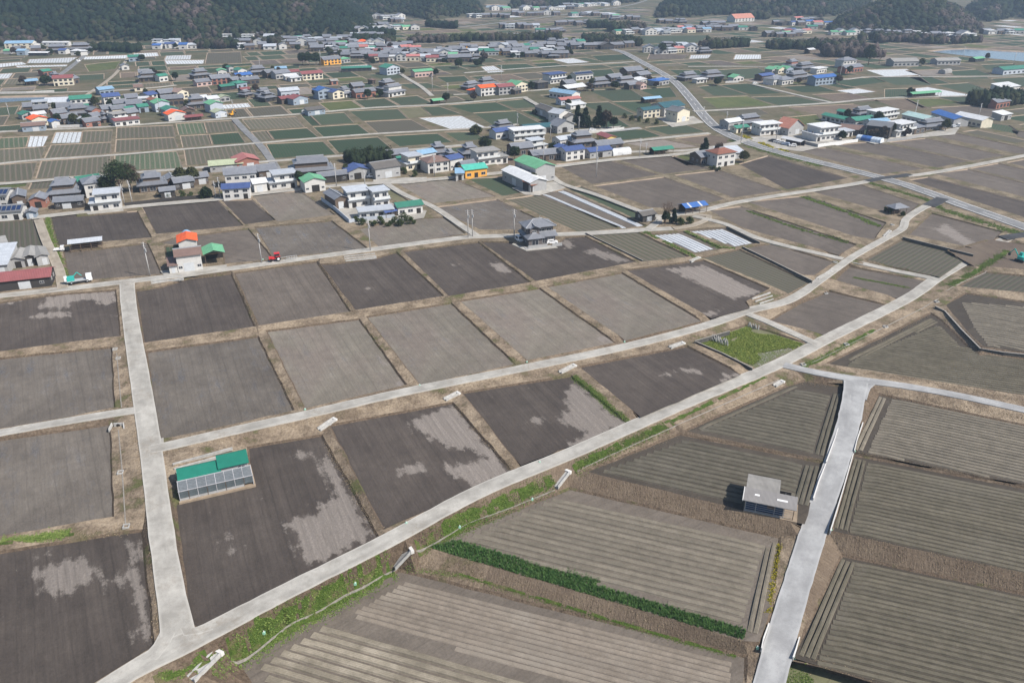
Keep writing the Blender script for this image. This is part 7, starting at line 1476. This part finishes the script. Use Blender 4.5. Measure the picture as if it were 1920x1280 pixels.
beamset([(283,525,343,520),(283,528.5,344,523),(284,532,345,526)], 0, 'beside the middle road right of the left road head'); beamset([(645,482,703,476),(646,486,705,480),(648,490,706,484)], 0, 'beside the middle road above the dark fields'); beamset([(1410,561,1444,550),(1416,566,1448,555),(1424,570,1450,561)], -.3, 'at the corner of the two-tone field')
beamset([(324,871,437,846),(327,880,408,861),(330,887,360,880),(333,893,345,890)], -1.4, 'behind the green roofed shed')
pr_ = random.Random(2); pc = mesh_of('concrete_post', *(lambda q: (q.v, q.f))(MB().box(-.11, .11, -.11, .11, -.2, 1.3)), [M['chute']])
k = 0
for (x0, y0, x1, y1, n, rows) in ((1334,634,1360,643,7,3),(1403,612,1422,618,7,1)):
    for r_ in range(rows):
        for i in range(n):
            q = at(x0+(x1-x0)*i/(n-1)+r_*2, y0+(y1-y0)*i/(n-1)+r_*3, -1.9); q = on_ground(x0+(x1-x0)*i/(n-1)+r_*2, y0+(y1-y0)*i/(n-1)+r_*3); o = link('concrete_post', pc); o.location = q; o.rotation_euler = (pr_.gauss(0, .12), pr_.gauss(.1, .15), pr_.uniform(0, 3))
            tag(o, f'{ordinal(i, n)} leaning white post in the {["back","middle","front"][r_]} row on the weedy green lot' if rows > 1 else f'{ordinal(i, n)} upright white post in the short row atop the weedy lot', 'concrete post', 'concrete posts in the weedy lot' if rows > 1 else 'row of concrete posts at the top of the weedy lot')
vm = MB(); vm.box(-.2, .2, -.2, .2, -.2, .25); vme = mesh_of('water_valve', vm.v, vm.f, [mat_plain('valve_paint', (0.30,0.55,0.42), 0.6)]); vl = MB().cyl((0,0,.25),(0,0,.45),.09,.09,8); vlm = mesh_of('valve_cap', vl.v, vl.f, [M['white']])
for x, y, z, w in ((572,768,-.6,'left of the three grey middle fields'),(787,723,-.6,'between the first and second grey middle fields'),(988,679,-.6,'between the second and third grey middle fields'),(1171,641,-.5,'at the right end of the grey middle fields'),(762,981,-1.4,'at the main road between the dark patchy fields'),(1012,867,-1.4,'at the main road right of the dark patchy fields'),(1219,777,-1.4,'at the main road below the rightmost dark field'),(1521,932,-2.9,'at the corner of the grey shed yard'),(1558,994,-3.6,'at the foot of the long white kerb'),(1489,1232,-5.7,'at the lowest corner of the right hand fields'),(1602,846,-2.8,'at the gap between the white kerbs'),(493,487,.1,'near the red tractor'),(1420,1214,-5.4,'at the end of the tall green crop strip'),(998,936,-3.6,'on the drain above the pale onion beds'),(862,988,-3.6,'on the drain beside the tall green crop strip'),(666,1094,-4,'on the drain of the lowest verge'),(495,1186,-3.2,'near the lowest chute')):
    o = link('water_valve', vme); o.location = on_ground(x, y); link('valve_cap', vlm, o); tag(o, 'pale green field hydrant box '+w, 'hydrant', 'field hydrants')
for x, y, z, w in ((216,655,-.9,'at the top of the upper left drain'),(222,672,-1.0,'second from the top on the upper left drain'),(226,886,-1.5,'halfway down the lower left drain'),(237,987,-1.9,'at the foot of the lower left drain'),(1548,550,-.4,'in the earth bank beside the curved lane'),(1756,566,-1.6,'on the drain at the head of the triangular field'),(1673,422,-.3,'below the hip-roofed field hut'),(1566,492,-.4,'at the crossing of the two pale lanes'),(1587,646,-2.2,'on the verge above the triangular onion field'),(1660,613,-2.0,'on the upper verge above the triangular onion field'),(1506,684,-2.2,'at the junction above the triangular field')):
    root = empty('catch_basin', on_ground(x, y), .2, label='open white concrete catch basin '+w, cat='catch basin', group='white catch basins'); b = MB()
    b.box(-.55,.55,-.55,-.43,-.4,.3).box(-.55,.55,.43,.55,-.4,.3).box(-.55,-.43,-.43,.43,-.4,.3).box(.43,.55,-.43,.43,-.4,.3); b.build('rim', M['chute'], root); MB().box(-.43,.43,-.43,.43,-.35,-.1).build('sump', M['dark_in'], root)
def headwall():
    root = empty('culvert_headwall', on_ground(222, 799), .1, label='concrete culvert headwall with a dark round pipe mouth below the left side lane', cat='headwall'); MB().box(-.9,.9,0,.22,-.6,.8).build('wall', M['chute'], root); MB().cyl((0,-.02,.2),(0,.1,.2),.42,.42,16).build('pipe_mouth', M['dark_in'], root)
    for s in (-1, 1): MB().slab([(s*1.1,0,1.0),(s*1.1+s*.2,0,1.0),(s*1.7,-1.3,.2),(s*1.5,-1.3,.2)] if s > 0 else [(s*1.1+s*.2,0,1.0),(s*1.1,0,1.0),(s*1.5,-1.3,.2),(s*1.7,-1.3,.2)], .8).build('wing_wall', M['chute'], root)
headwall()
# film covered beds near enough to be built
def film_beds(poly, z, dpx, sp, label, fr=.84):
    P = [at(*q, z) for q in poly]; root = empty('mulch_beds', (0, 0, 0), label=label, cat='film mulch'); beds(root, poly, z, dpx, sp, 'film', h=.2, frac=fr, name='film_bed')
film_beds([(1224,441),(1279,437),(1347,467),(1305,474)], -.4, ((1279,437),(1347,467)), 1.55, 'white film covered beds left of the two film fields by the pale lanes'); film_beds([(1293,434),(1359,429),(1417,456),(1379,463)], -.4, ((1359,429),(1417,456)), 1.55, 'white film covered beds right of the two film fields by the pale lanes')
film_beds([(1016,365),(1026,364),(1178,428),(1168,429)], -.42, ((1016,365),(1168,429)), .85, 'left white film strip running through the striped field', .95); film_beds([(1045,359),(1056,357),(1208,424),(1197,426)], -.42, ((1045,359),(1197,426)), .85, 'right white film strip running through the striped field', .95)
# highway paint
def paint(f, w, dash=None, z=0.0):
    V = []; F = []; s = 0
    for i in range(len(HWY)-1):
        p, q = HWY[i], HWY[i+1]; a, b = Vector(p[:3]), Vector(q[:3]); d = (b-a); n = Vector((-d.y, d.x, 0)).normalized(); L = d.length; up = Vector((0, 0, .045+.004*HWYK+.006))
        k = int(L/5)+1
        for j in range(k):
            if dash and (int((s+L*j/k)/dash) % 2): continue
            u, v = a.lerp(b, j/k), a.lerp(b, (j+1)/k); c = n*(f*p[3]); t = n*(w/2); m = len(V); V += [u+c-t+up, v+c-t+up, v+c+t+up, u+c+t+up]; F.append((m, m+1, m+2, m+3))
        s += L
    tag(link('road_marking', mesh_of('road_marking', V, F, [M['line']])), kind='structure')
HWYK = next(i for i, r in enumerate(ROADS) if abs(r[0][0].x-(HWY[0][0])) < 6 and abs(r[0][0].y-HWY[0][1]) < 6)
paint(-.86, .2); paint(.86, .2); paint(0, .2, 8)
# ---------------------------------------------------------------- air
def haze(density):
    t = bpy.data.materials.new('haze'); t.use_nodes = True; n = t.node_tree; n.nodes.remove(n.nodes['Principled BSDF']); v = n.nodes.new('ShaderNodeVolumePrincipled'); v.inputs['Color'].default_value = (0.58, 0.76, 1, 1); v.inputs['Density'].default_value = density; v.inputs['Anisotropy'].default_value = 0.2; n.links.new(v.outputs[0], n.nodes['Material Output'].inputs['Volume'])
    top = max(115.0, max(c.z for o in bpy.data.objects if o.name.startswith('hill') for c in [Vector(q.co) for q in o.data.vertices])+25)
    o = MB().box(-3500, 3500, -300, 4200, -12, top).build('haze', None); o.data.materials.append(t); tag(o, kind='stuff'); t.cycles.homogeneous_volume = True if hasattr(t.cycles, 'homogeneous_volume') else None
    o.visible_shadow = True
if HAZE: haze(HAZE)
